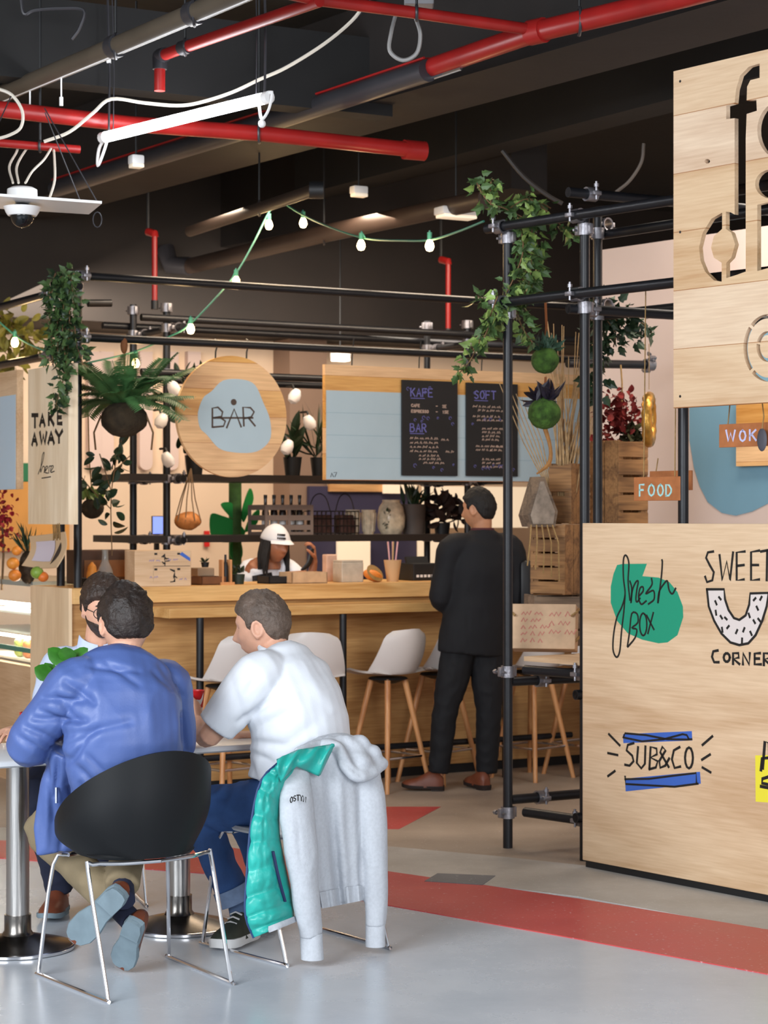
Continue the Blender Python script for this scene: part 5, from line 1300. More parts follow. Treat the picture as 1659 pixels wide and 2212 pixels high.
cable('ceiling_cable', 'dark cable curving in the shadow left of the cut-out sign', [(1390, 310), (1385, 350), (1360, 390), (1330, 415)], 10.9, .01, MATS['brown_cable'])
jb = thing('junction_box', 'grey electrical junction box at the top edge', 'box', P(905, 4, 8.95)); MB().box((0, 0, .03), (.13, .1, .1), bev=.006).make('box_body', plain('grey_box', '#77777a', .5), jb, smooth=False); MB().tube([(0, 0, .08), (0, 0, 4.3 - jb.location.z)], .008, 6).make('hanger_rod', M_dark, jb)
# security camera on a white plate
sc = thing('security_camera', 'black dome security camera under a white square plate', 'camera', P(48, 445, 9.3), math.radians(8))
mb = MB(); q4 = [(-.26, -.2), (.36, -.12), (.3, .22), (-.3, .18)]
mb.bm.faces.new([mb.bm.verts.new((x, y, .012 + .02 * (x < 0))) for x, y in q4]); mb.bm.faces.new([mb.bm.verts.new((x, y, .0 + .02 * (x < 0))) for x, y in reversed(q4)])
vs = list(mb.bm.verts)
for i in range(4): j = (i + 1) % 4; mb.bm.faces.new((vs[i], vs[j], vs[7 - j], vs[7 - i]))
mb.make('plate', M_white, sc, smooth=False)
MB().lathe([(0, .02), (.07, .02), (.068, .075), (.05, .085), (0, .085)], 24).make('housing', M_white, sc)
MB().lathe([(0, -.01), (.085, -.005), (.075, -.03), (.065, -.045), (0, -.05)], 24).make('trim_ring', M_white, sc)
MB().blob((0, 0, -.04), (.056, .056, .06), seg=20).make('dome', plain('smoked_dome', '#101214', .08), sc)
for p, q_ in (((.34, -.1, .01), (.1, .0, .45)), ((-.24, -.18, .02), (-.05, 0, .5)), ((.28, .2, .01), (.1, .1, .45))): MB().tube([p, q_], .003, 5).make('stay_wire', M_greyp, sc)
MB().tube([(.34 + .02 * math.cos(i * PI / 6), -.1, -.07 + .035 * math.sin(i * PI / 6)) for i in range(12)], .003, 5, closed=True).make('wire_loop', M_greyp, sc)
# ceiling fixtures glimpsed between tubes
for nm, px, py, Y, sx, sy, es, lb in (('downlight', 735, 774, 15.6, .13, .1, 9, 'bright recessed light seen above the menu board left end'), ('batten_light', 45, 684, 15.2, .42, .1, 9, 'bright batten light at far left under the ceiling'), ('batten_light', 985, 465, 12.4, .25, .12, .5, 'dim warm batten light near the ivy top'), ('emergency_light', 775, 418, 12.6, .1, .07, .35, 'small pale emergency lamp on the dark beam'), ('sensor_light', 294, 354, 10.6, .07, .07, .2, 'small white sensor head under the grey main')):
    p = P(px, py, Y); t = thing(nm, lb, 'light', p, .5)
    MB().box((0, 0, .02), (sx, sy, .05), bev=.01).make('housing', M_white, t); MB().box((0, -.005, -.012), (sx * .92, sy * .9, .02), bev=.004).make('diffuser', plain('diffuser%d' % int(es * 10), '#fff4e0', .4, emit='#ffe8c8', es=es), t)
    MB().tube([(0, 0, .04), (0, 0, 4.3 - p.z)], .006, 5).make('hanger_rod', M_dark, t)
# string lights
M_bulb = plain('bulb_glow', '#fff0d0', .3, emit='#ffcf8a', es=42)
M_sock = plain('green_socket', '#357a66', .5)
M_cord = plain('green_cord', '#2f6e5c', .6)
def string(lb, pts, bulbs):
    w_ = [P(*p) for p in pts]; base = w_[0]; t = thing('string_lights', lb, 'string lights', base)
    q, _ = smooth_path([p - base for p in w_], [.006] * len(w_), 6); MB().tube(q, .006, 6).make('cord', M_cord, t)
    for (px, py, Y) in bulbs:
        c = P(px, py, Y) - base; up = min(q, key=lambda s: (s - c).length); 
        MB().cyl(c + V((0, 0, .03)), c + V((0, 0, .07)), .013, 10).make('socket', M_sock, t)
        MB().tube([c + V((0, 0, .08)), up], .005, 5).make('lead', M_sock, t)
        MB().lathe([(0, -.03), (.016, -.025), (.024, -.006), (.021, .012), (.012, .03), (0, .031)], 14, c).make('bulb', M_bulb, t)
        l = bpy.data.lights.new('bulb_light', 'POINT'); l.energy = 2.6; l.color = (1, .68, .36); l.shadow_soft_size = .05
        o = bpy.data.objects.new('bulb_light', l); COL.objects.link(o); o.parent = t; o.location = c + V((0, -.06, -.05))
string('green string of warm bulbs descending from the ceiling to the left scaffold', [(600, 425, 12.6), (575, 470, 12.6), (545, 530, 12.5), (510, 590, 12.4), (460, 650, 12.3), (405, 705, 12.2), (370, 725, 12.2), (290, 760, 12.3), (185, 785, 12.2)], [(581, 486, 12.6), (510, 608, 12.4), (412, 711, 12.2), (293, 785, 12.3)])
string('green string of warm bulbs running right to the ivy-covered scaffold', [(600, 430, 12.6), (650, 462, 12.4), (710, 490, 12.0), (790, 515, 11.5), (870, 520, 11.0), (930, 518, 10.6), (990, 500, 10.3), (1045, 478, 10.0)], [(655, 482, 12.4), (780, 530, 11.5), (928, 531, 10.6)])
string('short green string with one bulb at the left picture edge', [(-20, 680, 12.8), (30, 722, 12.8), (60, 742, 12.7), (100, 760, 12.6)], [(32, 740, 12.8)])
# ---------------------------------------------------------------- tables and chairs in the foreground
M_tabletop = plain('white_laminate', '#e4e6ea', .3)
M_base = plain('dark_steel_base', '#6e6a66', .25, 1.0)
def cafe_table(lb, x, y, half=.29):
    t = thing('cafe_table', lb, 'table', (x, y, 0), math.radians(30), 'white cafe tables')
    mb = MB(); r_ = .06; pts = []
    for cx, cy, a0 in ((1, 1, 0), (-1, 1, 90), (-1, -1, 180), (1, -1, 270)):
        for k in range(7):
            a = math.radians(a0 + 15 * k); pts.append(((half - r_) * cx + r_ * math.cos(a), (half - r_) * cy + r_ * math.sin(a)))
    mb.ring_loft([[V((a * s, b * s, z)) for a, b in pts] for s, z in ((.97, .715), (1, .722), (1, .736), (.985, .74))])
    mb.make('tabletop', M_tabletop, t)
    MB().lathe([(.043, .04), (.043, .7), (.11, .702), (.11, .714), (0, .714)], 28).make('column', M_steel, t)
    MB().lathe([(0, 0), (.205, 0), (.21, .004), (.21, .014), (.2, .018), (.06, .055), (.05, .07), (.05, .13), (0, .13)], 40).make('base', M_base, t)
    MB().lathe([(.206, .002), (.213, .003), (.213, .013), (.206, .016)], 40).make('base_rim', M_chrome, t)
    return t
cafe_table('white cafe table with steel column at the left picture edge', -1.372, 7.63)
cafe_table('white cafe table behind the black chair, in front of the man in the white t-shirt', -.806, 8.02)
M_blackp = plain('black_shell_plastic', '#0a0c0f', .5, spec=.4)
def tub_chair(name, lb, x, y, deg, mat, span=112, fall=1.0, hgt=.348, ss=1.0):
    t = thing(name, lb, 'chair', (x, y, 0), math.radians(deg))
    def shell(u, v):       # u round the back from the left wing to the right wing, v up the wall
        a = (u - .5) * 2 * math.radians(span)
        top = .475 + hgt * max(0.0, math.cos(a * .5 * fall)) ** 2.2
        if abs(a) > 1.5: top -= .02 * (abs(a) - 1.5)
        r0, r1 = .19, .264
        k = math.sin(min(1, v * 1.5) * PI / 2)
        rx = r0 + (r1 - r0) * k; ry = .205 + (.264 - .205) * (k * .65 + v * .35)
        return V((math.sin(a) * rx, -math.cos(a) * ry + (.03 if abs(a) > 1.2 else .03), .455 + (top - .455) * v))
    MB().grid(shell, 40, 14, .009).make('back_shell', mat, t, angle=70)
    mb = MB(); n = 36
    def ring(sx, z): return [V((sx * .225 * math.copysign(abs(math.cos(q)) ** .75, math.cos(q)), sx * .215 * math.copysign(abs(math.sin(q)) ** .75, math.sin(q)) + .03, z)) for q in [2 * PI * i / n for i in range(n)]]
    mb.ring_loft([ring(.7, .442), ring(.86 * ss, .448), ring(.9 * ss, .458), ring(.87 * ss, .468), ring(.7, .466)]); mb.make('seat', mat, t)
    for s in (-1, 1):
        MB().tube([(s * .19, .15, .435), (s * .225, .2, .40), (s * .255, .245, .06), (s * .257, .25, .012), (s * .257, .23, .007), (s * .24, -.22, .007), (s * .238, -.245, .012), (s * .235, -.235, .05), (s * .238, -.105, .415), (s * .222, -.105, .44), (s * .13, -.155, .442), (0, -.175, .442)], .0075, 8, sub=3).make('sled_leg', M_chrome, t)
    MB().tube([(-.19, .15, .435), (0, .17, .437), (.19, .15, .435)], .0075, 8, sub=3).make('seat_rod', M_chrome, t)
    return t
tub_chair('tub_chair', 'black plastic tub chair with chrome sled legs under the man in the blue jacket', -.862, 7.11, 34, M_blackp)
tub_chair('tub_chair', 'white tub chair with chrome sled legs under the draped grey hoodie', -.325, 7.66, 39, M_white, 62, 1.2, .3, 1.16)
tub_chair('tub_chair', 'beige chair with thin chrome legs across the table under the man in glasses', -1.30, 8.62, 195, plain('beige_plastic', '#cfc3b2', .4))

# ---------------------------------------------------------------- people
M_skin = plain('skin_fair', '#d9a68c', .5, 0, .07, 30, .1, 300, sss=.12)
M_skin2 = plain('skin_tan', '#b98463', .5, 0, .07, 30, .1, 300, sss=.12)
def rot3(fwd, up=(0, 0, 1)):
    f = V(fwd).normalized(); r = f.cross(V(up)).normalized(); u = r.cross(f)
    return Matrix((r, f, u)).transposed()
def head_pt(p):
    x, y, z = p; t = max(0.0, -z / .117)
    g = lambda a, s: math.exp(-(a / s) ** 2)
    x *= 1 - .30 * t * t
    if y < 0: y *= 1 - .30 * t; y *= 1.04
    else:
        y *= 1 + .10 * t * (1 - abs(x) / .08)
        y -= .006 * g(x, .05) * g(z - .012, .02)
        y += .005 * g(z - .032, .012) * g(abs(x) - .03, .022)
        y -= .011 * g(abs(x) - .031, .013) * g(z - .012, .012)
        y += .004 * g(abs(x) - .031, .010) * g(z - .010, .007)
        nz = 0
        if -.046 < z < .03: nz = ((.03 - z) / .06) ** 1.1 if z > -.03 else max(0, 1 - (-.03 - z) / .016)
        y += .030 * nz * g(x, .0105 + .005 * nz)
        y += .007 * g(x, .024) * (g(z + .062, .0055) + g(z + .074, .007))
        y -= .004 * g(x, .022) * g(z + .068, .003)
        y -= .004 * g(x, .03) * g(z + .086, .006)
        y += .009 * g(x, .028) * g(z + .104, .014)
        y += .003 * g(abs(x) - .045, .015) * g(z + .025, .018)
    return V((x, y, z))
HR = (.077, .098, .118)
def add_head(mb, c, R, ears=True, hs=1.0):
    R = R * hs
    mb.blob(c, HR, R, 56, head_pt)
    if ears:
        for s in (-1, 1):
            e = [V((s * (.074 + .010 * math.sin(a * .5)), -.004 - .018 * math.cos(a), -.006 + .030 * math.sin(a) * (1 if math.sin(a) > 0 else .9))) for a in [math.radians(q) for q in range(0, 360, 30)]]
            mb.tube([V(c) + R @ p for p in e], .0062, 6, closed=True)
            mb.blob(V(c) + R @ V((s * .074, -.008, -.006)), (.006, .014, .024), R, 10)
            mb.blob(V(c) + R @ V((s * .077, .002, -.034)), (.006, .009, .010), R, 8)
def hair_cap(name, c, R, mat, parent, line, thick=.016, amp=.008, sc=26, seed=0, top=.0, seg=72):
    def fn(p):
        q = head_pt(V(p)); n = V((p.x / HR[0] ** 2, p.y / HR[1] ** 2, p.z / HR[2] ** 2)).normalized()
        m = max(0.0, min(1.0, (p.z - line(p.x, p.y)) / .022 + .5)); m = m * m * (3 - 2 * m)
        st = .7 * noise.noise(V((p.x * 70, p.y * 30, p.z * 40)) + V((seed, 0, 0))) + .7 * noise.noise(p * 130 + V((seed, 0, 0)))
        o = -.010 + m * (.010 + thick * (.55 + .45 * max(0, p.z / .118)) + top * max(0, p.z / .118) + amp * st)
        return q + n * o
    mb = MB().blob(c, HR, R, seg, fn)
    return mb.make(name, mat, parent, angle=180)
def short_line(x, y):
    k = [(-.1, -.07), (-.06, -.066), (-.035, -.03), (-.012, .018), (.012, .012), (.03, -.012), (.04, .03), (.06, .055), (.1, .072)]
    for (a, b), (c, d) in zip(k, k[1:]):
        if y <= c: return b + (d - b) * max(0, (y - a) / (c - a))
    return .072
def hand(mb, wrist, fdir, pn, side=1, curl=.5, s=1.0, spread=.15):
    """palm with four jointed fingers of unequal length and a thumb leaving the side of the palm; pn is the palm normal, fingers bend towards it"""
    f = V(fdir).normalized(); pn = V(pn); pn = (pn - f * pn.dot(f)).normalized(); w_ = f.cross(pn) * side
    W = V(wrist)
    mb.tube([W - f * .02, W + f * .02 * s, W + f * .06 * s, W + f * .092 * s], [(.021 * s, .026 * s), (.017 * s, .034 * s), (.015 * s, .041 * s), (.012 * s, .038 * s)], 10, up=pn)
    for i, (L_, o) in enumerate(((.072, .031), (.082, .011), (.076, -.010), (.060, -.030))):
        b = W + f * (.082 * s) + w_ * (o * s); d = (f + w_ * (spread * o / .03)).normalized(); pts = [b]; a = curl * .6
        for k, fr in enumerate((.45, .32, .23)):
            dd = d * math.cos(a) + pn * math.sin(a); pts.append(pts[-1] + dd * (L_ * s * fr)); a += curl * .9
        mb.tube(pts, [.0092 * s, .0088 * s, .008 * s, .0062 * s], 8, sub=2)
    b = W + f * .025 * s + w_ * .03 * s; d = (f * .55 + w_ * .75 + pn * .35).normalized()
    p1 = b + d * .04 * s; d2 = (f * .85 + w_ * .25 + pn * (.3 + curl * .4)).normalized(); p2 = p1 + d2 * .032 * s; p3 = p2 + (d2 + pn * .25 * curl).normalized() * .024 * s
    mb.tube([b - d * .01, p1, p2, p3], [.014 * s, .0115 * s, .0105 * s, .0075 * s], 8, sub=2)
def body(J, root, mat, hands=True, voxel=.005, armr=1.0, ears=True):
    """one continuous figure: head, neck, trunk, arms with hands, legs"""
    mb = MB(); R = J['R']; rc = J['right']
    add_head(mb, J['head'], R, ears, J.get('hs', 1.0))
    nb = J['neck']; mb.tube([nb - V((0, 0, .05)), nb, V(J['head']) + R @ V((0, -.022, -.06)), V(J['head']) + R @ V((0, -.015, -.01))], [.066, .056, .053, .05], 16, sub=2)
    mb.tube([J['pelvis'] - V((0, 0, .06)), J['pelvis'], J['waist'], J['chest'], J['upper'], nb], [(.13, .1), (.15, .105), (.13, .09), (.155, .105), (.14, .075), (.055, .05)], 20, up=rc, sub=3)
    for s in 'LR':
        sh, el, wr = J['sh' + s], J['el' + s], J['wr' + s]
        mb.tube([J['upper'], sh, sh.lerp(el, .5), el, el.lerp(wr, .35), wr], [.05, .052 * armr, .046 * armr, .038 * armr, .041 * armr, .026 * armr], 12, sub=2)
        if hands and 'hd' + s in J:
            fd, pn, sd, cu = J['hd' + s]; hand(mb, wr, fd, pn, sd, cu)
        hp, kn, an = J['hp' + s], J['kn' + s], J['an' + s]
        mb.tube([J['pelvis'], hp, hp.lerp(kn, .5), kn, kn.lerp(an, .3), an, an + J.get('ft' + s, V((0, 0, -.03)))], [.08, .082, .07, .052, .052, .034, .034], 12, sub=2)
    return finish('body', remesh(mb, voxel, 2, .4), mat, root, angle=180)
def cloth(name, mb, mat, root, voxel=.008, amp=.004, scale=9, folds=(), sm=6, seed=0, stretch=(1, 1, 1), pf=()):
    me = remesh(mb, voxel, sm, .5); wrinkle(me, amp, scale, folds, stretch, seed, pf)
    return finish(name, me, mat, root, angle=180)
def trousers(J, root, mat, name='trousers', hem=.0, rs=(.098, .088, .07, .066, .056), folds=(), amp=.005, pf=()):
    mb = MB()
    mb.tube([J['pelvis'] + (J['waist'] - J['pelvis']) * .55, J['pelvis'], J['pelvis'] - V((0, 0, .07))], [(.16, .115), (.172, .125), (.14, .115)], 20, up=J['right'], sub=2)
    for s in 'LR':
        hp, kn, an = J['hp' + s], J['kn' + s], J['an' + s]
        mb.tube([J['pelvis'].lerp(hp, .5), hp, hp.lerp(kn, .5), kn, kn.lerp(an, .35), an.lerp(kn, hem)], [rs[0], rs[0], rs[1], rs[2], rs[3], rs[4]], 14, sub=3)
    return cloth(name, mb, mat, root, .009, amp, 11, folds, 5, pf=pf)
def shoe(root, heel, toe, up, mu, ms, name='shoe', s=1.0, sneaker=False):
    heel, toe = V(heel), V(toe); f = (toe - heel).normalized(); u = V(up); u = (u - f * u.dot(f)).normalized(); r = f.cross(u)
    M = Matrix((r, f, u)).transposed(); L_ = (toe - heel).length
    def T(x, y, z): return heel + M @ V((x * s, y * L_, z * s))
    prof = [(0, .012, 0), (.02, .026, 0), (.12, .034, 0), (.3, .033, .0), (.45, .034, .0), (.65, .045, .002), (.82, .044, .004), (.94, .03, .008), (1.0, .010, .012)]
    th = .028 if sneaker else .018
    def sole_ring(w_off, z): return [T(w + w_off, y, z + dz) for y, w, dz in prof] + [T(-w - w_off, y, z + dz) for y, w, dz in reversed(prof)]
    up_ = MB()
    sec = [(.02, .02, .05), (.1, .033, .078), (.22, .036, .088), (.36, .036, .086), (.5, .039, .066), (.65, .044, .05), (.8, .043, .042), (.92, .034, .034), (.99, .014, .024)]
    rings = []
    for y, w, h in sec:
        rings.append([T(w * math.cos(a), y, th * .6 + (h * max(0, math.sin(a)) ** .7 if math.sin(a) > 0 else 0)) for a in [2 * PI * i / 16 for i in range(16)]])
    up_.ring_loft(rings); o = up_.make(name, mu, root)
    so = MB().ring_loft([sole_ring(0, 0), sole_ring(.003, .004), sole_ring(.003, th)]); so.make('sole', ms, o, angle=50)
    if not sneaker: MB().ring_loft([[T(w, y, z) for y, w, dz in prof[:4]] + [T(-w, y, z) for y, w, dz in reversed(prof[:4])] for z in (-.014, .001)]).make('heel_block', ms, o, smooth=False)
    else:
        mb = MB()
        for k in range(4): y = .42 + .075 * k; mb.tube([T(-.022, y, .09 - .011 * k), T(0, y + .01, .099 - .012 * k), T(.022, y, .09 - .011 * k)], .0035, 5)
        mb.make('laces', M_white, o)
    return o
M_blueJ = plain('blue_satin', '#4d629b', .44, 0, .05, 5, .06, 160, spec=.5)
M_tee = plain('white_cotton', '#dfe3ea', .8, 0, .02, 5, .06, 200)
M_denim = plain('blue_denim', '#35568c', .8, 0, .25, 9, .2, 260)
M_khaki = plain('khaki_twill', '#85765c', .85, 0, .08, 8, .1, 200)
M_navyt = plain('navy_cloth', '#1d2237', .85)
M_shirt = plain('light_blue_shirt', '#c2cde6', .75, 0, .05, 60, .06, 200)
M_suit = plain('black_suit', '#0d0e13', .8, 0, .1, 6, .05, 200)
M_hair1 = plain('dark_brown_hair', '#2a211d', .5, 0, .35, 30, .6, 90, stretch=(1, .4, 1))
M_hair2 = plain('light_brown_hair', '#5f5046', .55, 0, .3, 30, .6, 90, stretch=(1, .4, 1))
M_hair3 = plain('brown_hair', '#35271f', .5, 0, .3, 30, .6, 90, stretch=(1, .4, 1))
M_hair4 = plain('black_hair', '#120e0c', .7, 0, .3, 30, .6, 90, stretch=(1, 1, .2))
M_brownl = plain('brown_leather_shoe', '#6e3a26', .45, 0, .15, 14)
M_soleb = plain('blue_grey_sole', '#75868f', .7, 0, .1, 20)
def sub(px, py, Y): return P(px, py, Y)

# --- man in the blue jacket, seen from behind
r1 = V((.92, .38, 0)).normalized()
J = dict(pelvis=V((-.89, 7.15, .57)), waist=P(280, 1690, 7.11), chest=P(268, 1540, 7.12), upper=P(268, 1455, 7.15), neck=P(268, 1420, 7.2), head=P(271, 1348, 7.24), hs=1.06, right=r1, R=rot3((-.36, .9, -.14)),
    shL=P(158, 1478, 7.06), elL=P(58, 1608, 7.1), wrL=P(175, 1598, 7.42), shR=P(366, 1480, 7.27), elR=P(380, 1605, 7.38), wrR=P(320, 1600, 7.62),
    hdL=((.5, .85, .0), (0, 0, -1), 1, .3), hdR=((-.5, .85, .0), (0, 0, -1), -1, .3),
    hpL=V((-.96, 7.2, .545)), knL=P(92, 1790, 7.44), anL=P(258, 1962, 7.2), hpR=V((-.84, 7.26, .545)), knR=V((-.93, 7.52, .49)), anR=P(262, 1928, 7.12))
J['ftL'] = V((.02, .0, -.02)); J['ftR'] = V((0, .0, -.02))
p = thing('person', 'man in a satin blue jacket seen from behind on the black chair', 'person', (0, 0, 0))
body(J, p, M_skin)
trousers(J, p, M_khaki, hem=.08, rs=(.1, .09, .072, .066, .058))
mb = MB()
mb.tube([P(258, 1795, 7.16), P(266, 1700, 7.12), P(268, 1600, 7.09), P(266, 1510, 7.12), P(266, 1452, 7.15), P(268, 1426, 7.19)], [(.165, .11), (.19, .125), (.21, .145), (.205, .142), (.17, .11), (.098, .082)], 28, up=r1, sub=4)
for s, rr_ in (('L', (.08, .085, .078, .072, .066, .055)), ('R', (.075, .078, .074, .07, .064, .055))):
    sh, el, wr = J['sh' + s], J['el' + s], J['wr' + s]
    mb.tube([J['upper'].lerp(sh, .55), sh, sh.lerp(el, .5), el, el.lerp(wr, .4), wr.lerp(el, .08)], list(rr_), 18, sub=4)
mb.tube([P(158, 1620, 7.14), P(138, 1700, 7.2), P(130, 1780, 7.22), P(134, 1838, 7.22)], [(.075, .06), (.085, .045), (.092, .034), (.092, .026)], 16, up=r1, sub=3)
def F3(a, b, Ya, Yb, w_, d_): fo.append((P(*a, Ya), P(*b, Yb), w_, d_))
pj = [((190, 1440), (300, 1452), 7, -.008), ((230, 1432), (300, 1480), 8, -.008), ((142, 1472), (205, 1520), 9, -.012), ((120, 1500), (170, 1560), 9, -.009), ((95, 1508), (178, 1514), 8, -.012),
    ((88, 1535), (150, 1558), 7, -.010), ((75, 1552), (185, 1556), 8, -.012), ((55, 1570), (135, 1604), 8, -.010), ((40, 1590), (110, 1632), 8, -.008), ((140, 1590), (280, 1560), 10, -.008), ((150, 1612), (215, 1574), 8, -.010),
    ((150, 1650), (185, 1600), 9, -.012), ((165, 1655), (225, 1712), 9, -.010), ((175, 1690), (215, 1755), 8, -.009), ((185, 1630), (225, 1670), 8, -.008), ((150, 1700), (170, 1770), 7, -.008),
    ((345, 1435), (392, 1505), 9, -.010), ((330, 1450), (370, 1490), 8, -.007), ((392, 1540), (400, 1620), 7, -.014), ((125, 1640), (120, 1720), 6, -.014), ((105, 1690), (100, 1830), 9, .007), ((140, 1760), (130, 1840), 8, -.008),
    ((210, 1490), (215, 1600), 16, .005), ((320, 1500), (330, 1620), 18, .005), ((90, 1600), (150, 1640), 8, -.008), ((100, 1640), (118, 1770), 8, -.009)]
jk = cloth('jacket', mb, M_blueJ, p, .0065, .005, 8, (), 5, 3, (1, 1, .7), pj)
mb = MB(); c0 = P(268, 1421, 7.2)
mb.tube([c0 + V((.077 * math.cos(a), .072 * math.sin(a), .012 * math.sin(a) - .004)) for a in [2 * PI * i / 24 for i in range(24)]], [(.022, .011)] * 24, 8, closed=True, up=(0, 0, 1)); mb.make('collar', M_blueJ, jk)
z = P(122, 1713, 7.13); MB().tube([z + V((0, 0, .02)), z - V((0, 0, .035))], .006, 6).make('zip_pull', M_chrome, jk)
hair_cap('hair', J['head'], J['R'] * J['hs'], M_hair1, p, lambda x, y: short_line(x, y) + (.014 if y < 0 else 0), .024, .009, seed=1, top=.004)
shoe(p, P(262, 1925, 7.0), P(150, 2038, 7.12), (.25, .92, .3), M_brownl, M_soleb, s=1.12)
shoe(p, P(292, 1990, 7.06), P(256, 2098, 7.22), (.35, .80, .5), M_brownl, M_soleb, s=1.02)
for nm, a, b in (('sock', J['anL'], P(285, 1990, 7.13)), ('sock', J['anR'], P(268, 1945, 7.08))): MB().cyl(a.lerp(J['knL'] if a is J['anL'] else J['knR'], .12), b, .04, 12).make(nm, plain('navy_sock', '#23283f', .9), p)

# --- man in the white t-shirt
r2 = V((.6, .8, 0))
J = dict(pelvis=V((-.325, 7.67, .575)), waist=P(655, 1612, 7.68), chest=P(640, 1520, 7.68), upper=P(620, 1445, 7.71), neck=P(600, 1408, 7.74), head=P(567, 1354, 7.78), hs=1.05, right=r2, R=rot3((-.95, .24, -.2)),
    shL=P(553, 1462, 7.55), elL=P(452, 1590, 7.58), wrL=P(428, 1562, 7.86), shR=P(652, 1460, 7.86), elR=P(650, 1560, 8.15), wrR=P(560, 1588, 8.12),
    hdL=((-.12, .55, .75), (-.8, .2, -.1), -1, .75), hdR=((-.9, -.3, .05), (0, .1, -1), -1, .9),
    hpL=V((-.41, 7.6, .55)), knL=P(424, 1752, 7.72), anL=P(512, 1948, 7.72), hpR=V((-.32, 7.78, .55)), knR=P(530, 1752, 8.06), anR=P(590, 1930, 8.04))
J['ftL'] = P(520, 1990, 7.73) - J['anL']; J['ftR'] = V((0, 0, -.06))
p = thing('person', 'man in a white t-shirt and jeans leaning left over the table', 'person', (0, 0, 0))
body(J, p, M_skin, armr=1.12)
trousers(J, p, M_denim, 'jeans', hem=.05, rs=(.1, .09, .074, .066, .058), amp=.006, folds=[(P(440, 1720, 7.62), P(560, 1730, 7.55), .01, -.008), (P(440, 1780, 7.62), P(520, 1760, 7.55), .01, -.008), (P(430, 1830, 7.66), P(480, 1850, 7.62), .01, -.007)])
mb = MB(); a_, k_ = J['anL'], J['knL']; d_ = (k_ - a_).normalized(); mb.tube([a_ + d_ * .0, a_ + d_ * .03, a_ + d_ * .06], [.07, .073, .071], 18); mb.make('jeans_cuff', plain('pale_denim', '#7f93b4', .85, 0, .1, 40), p)
mb = MB()
mb.tube([P(628, 1700, 7.67), P(650, 1612, 7.68), P(640, 1530, 7.68), P(622, 1465, 7.7), P(609, 1425, 7.72), P(601, 1405, 7.735)], [(.185, .155), (.205, .178), (.21, .165), (.2, .135), (.135, .1), (.078, .074)], 28, up=r2, sub=4)
sh, el = J['shL'], J['elL']; mb.tube([J['upper'].lerp(sh, .4), sh, sh.lerp(el, .45), sh.lerp(el, .84)], [.085, .086, .083, .075], 18, sub=4)
sh, el = J['shR'], J['elR']; mb.tube([J['upper'].lerp(sh, .4), sh, sh.lerp(el, .45), sh.lerp(el, .8)], [.07, .074, .076, .07], 18, sub=4)
fo = []
pt_ = [((515, 1560), (600, 1505), 9, -.014), ((540, 1585), (640, 1530), 14, -.009), ((530, 1600), (620, 1612), 12, -.010), ((560, 1650), (690, 1560), 16, -.007), ((560, 1680), (720, 1600), 12, .006), ((545, 1625), (590, 1650), 9, -.010),
    ((500, 1470), (530, 1560), 10, -.005), ((560, 1450), (530, 1500), 9, -.005), ((590, 1660), (680, 1600), 10, -.007), ((640, 1440), (720, 1530), 16, .005), ((540, 1640), (560, 1700), 8, -.008)]
tee = cloth('t_shirt', mb, M_tee, p, .007, .004, 7, (), 5, 9, pf=pt_)
mb = MB(); c0 = P(601, 1407, 7.735); RR = rot3((-.35, .1, 1))
mb.tube([c0 + V((.072 * math.cos(a) , .07 * math.sin(a), -.018 * math.cos(a - 2.7) * -1)) for a in [2 * PI * i / 24 for i in range(24)]], [(.012, .008)] * 24, 8, closed=True, up=(0, 0, 1)); mb.make('neck_rib', M_tee, tee)
hair_cap('hair', J['head'], J['R'] * J['hs'], M_hair2, p, short_line, .014, .007, seed=5, top=.006)
mb = MB()
for s in (-1, 1): mb.blob(J['head'] + J['R'] @ V((s * .031, .079, .034)), (.017, .006, .0045), J['R'], 8)
mb.make('eyebrows', M_hair2, p)
mb = MB()
for s in (-1, 1): mb.blob(J['head'] + J['R'] @ V((s * .031, .0765, .012)), (.011, .008, .006), J['R'], 10)
mb.make('eyes', plain('dark_eye', '#2a2320', .2), p)
M_sneak = plain('dark_olive_sneaker', '#33382f', .7, 0, .2, 20)
shoe(p, P(548, 2024, 7.78), P(466, 2056, 7.56), (0, .1, 1), M_sneak, M_white, s=1.2, sneaker=True)
shoe(p, V((P(590, 0, 8.08).x, 8.09, .012)), V((P(560, 0, 7.86).x, 7.86, .012)), (0, 0, 1), M_sneak, M_white, s=1.15, sneaker=True)
MB().cyl(J['anL'] + V((0, 0, .03)), P(524, 1998, 7.74), .043, 14).make('sock', plain('blue_grey_sock', '#5e7396', .9), p)
# cup in his hand
t = thing('paper_cup', 'red paper cup with white swirl held by the man in the white t-shirt', 'cup', P(420, 1545, 7.97))
MB().lathe([(0, 0), (.029, 0), (.04, .095), (.0405, .098), (.037, .098), (.027, .006), (0, .006)], 24).make('cup', plain('cola_red', '#c3161c', .4), t)
def cupp(a, h, o=.0012): r_ = .029 + .011 * h / .095 + o; return V((r_ * math.cos(a), r_ * math.sin(a), h))
mb = MB()
def swirl(u, v): a = -1.75 + 1.3 * u; h = .02 + .06 * u + .012 * math.sin(u * 6) + (v - .5) * .024; return cupp(a, max(.002, min(.094, h)))
mb.grid(swirl, 16, 3, .0006); mb.grid(lambda u, v: cupp(-.55 + .35 * u, .012 + .02 * v), 4, 3, .0006); mb.make('white_swirl', M_white, t)
t = thing('paper_cup', 'red cup peeking out between the blue sleeve and the pale shirt', 'cup', V((P(66, 1540, 7.85).x, 7.85, .742)))
MB().lathe([(0, 0), (.03, 0), (.042, .12), (.042, .123), (.038, .123), (.028, .006), (0, .006)], 24).make('cup', MATS['cola_red'], t)
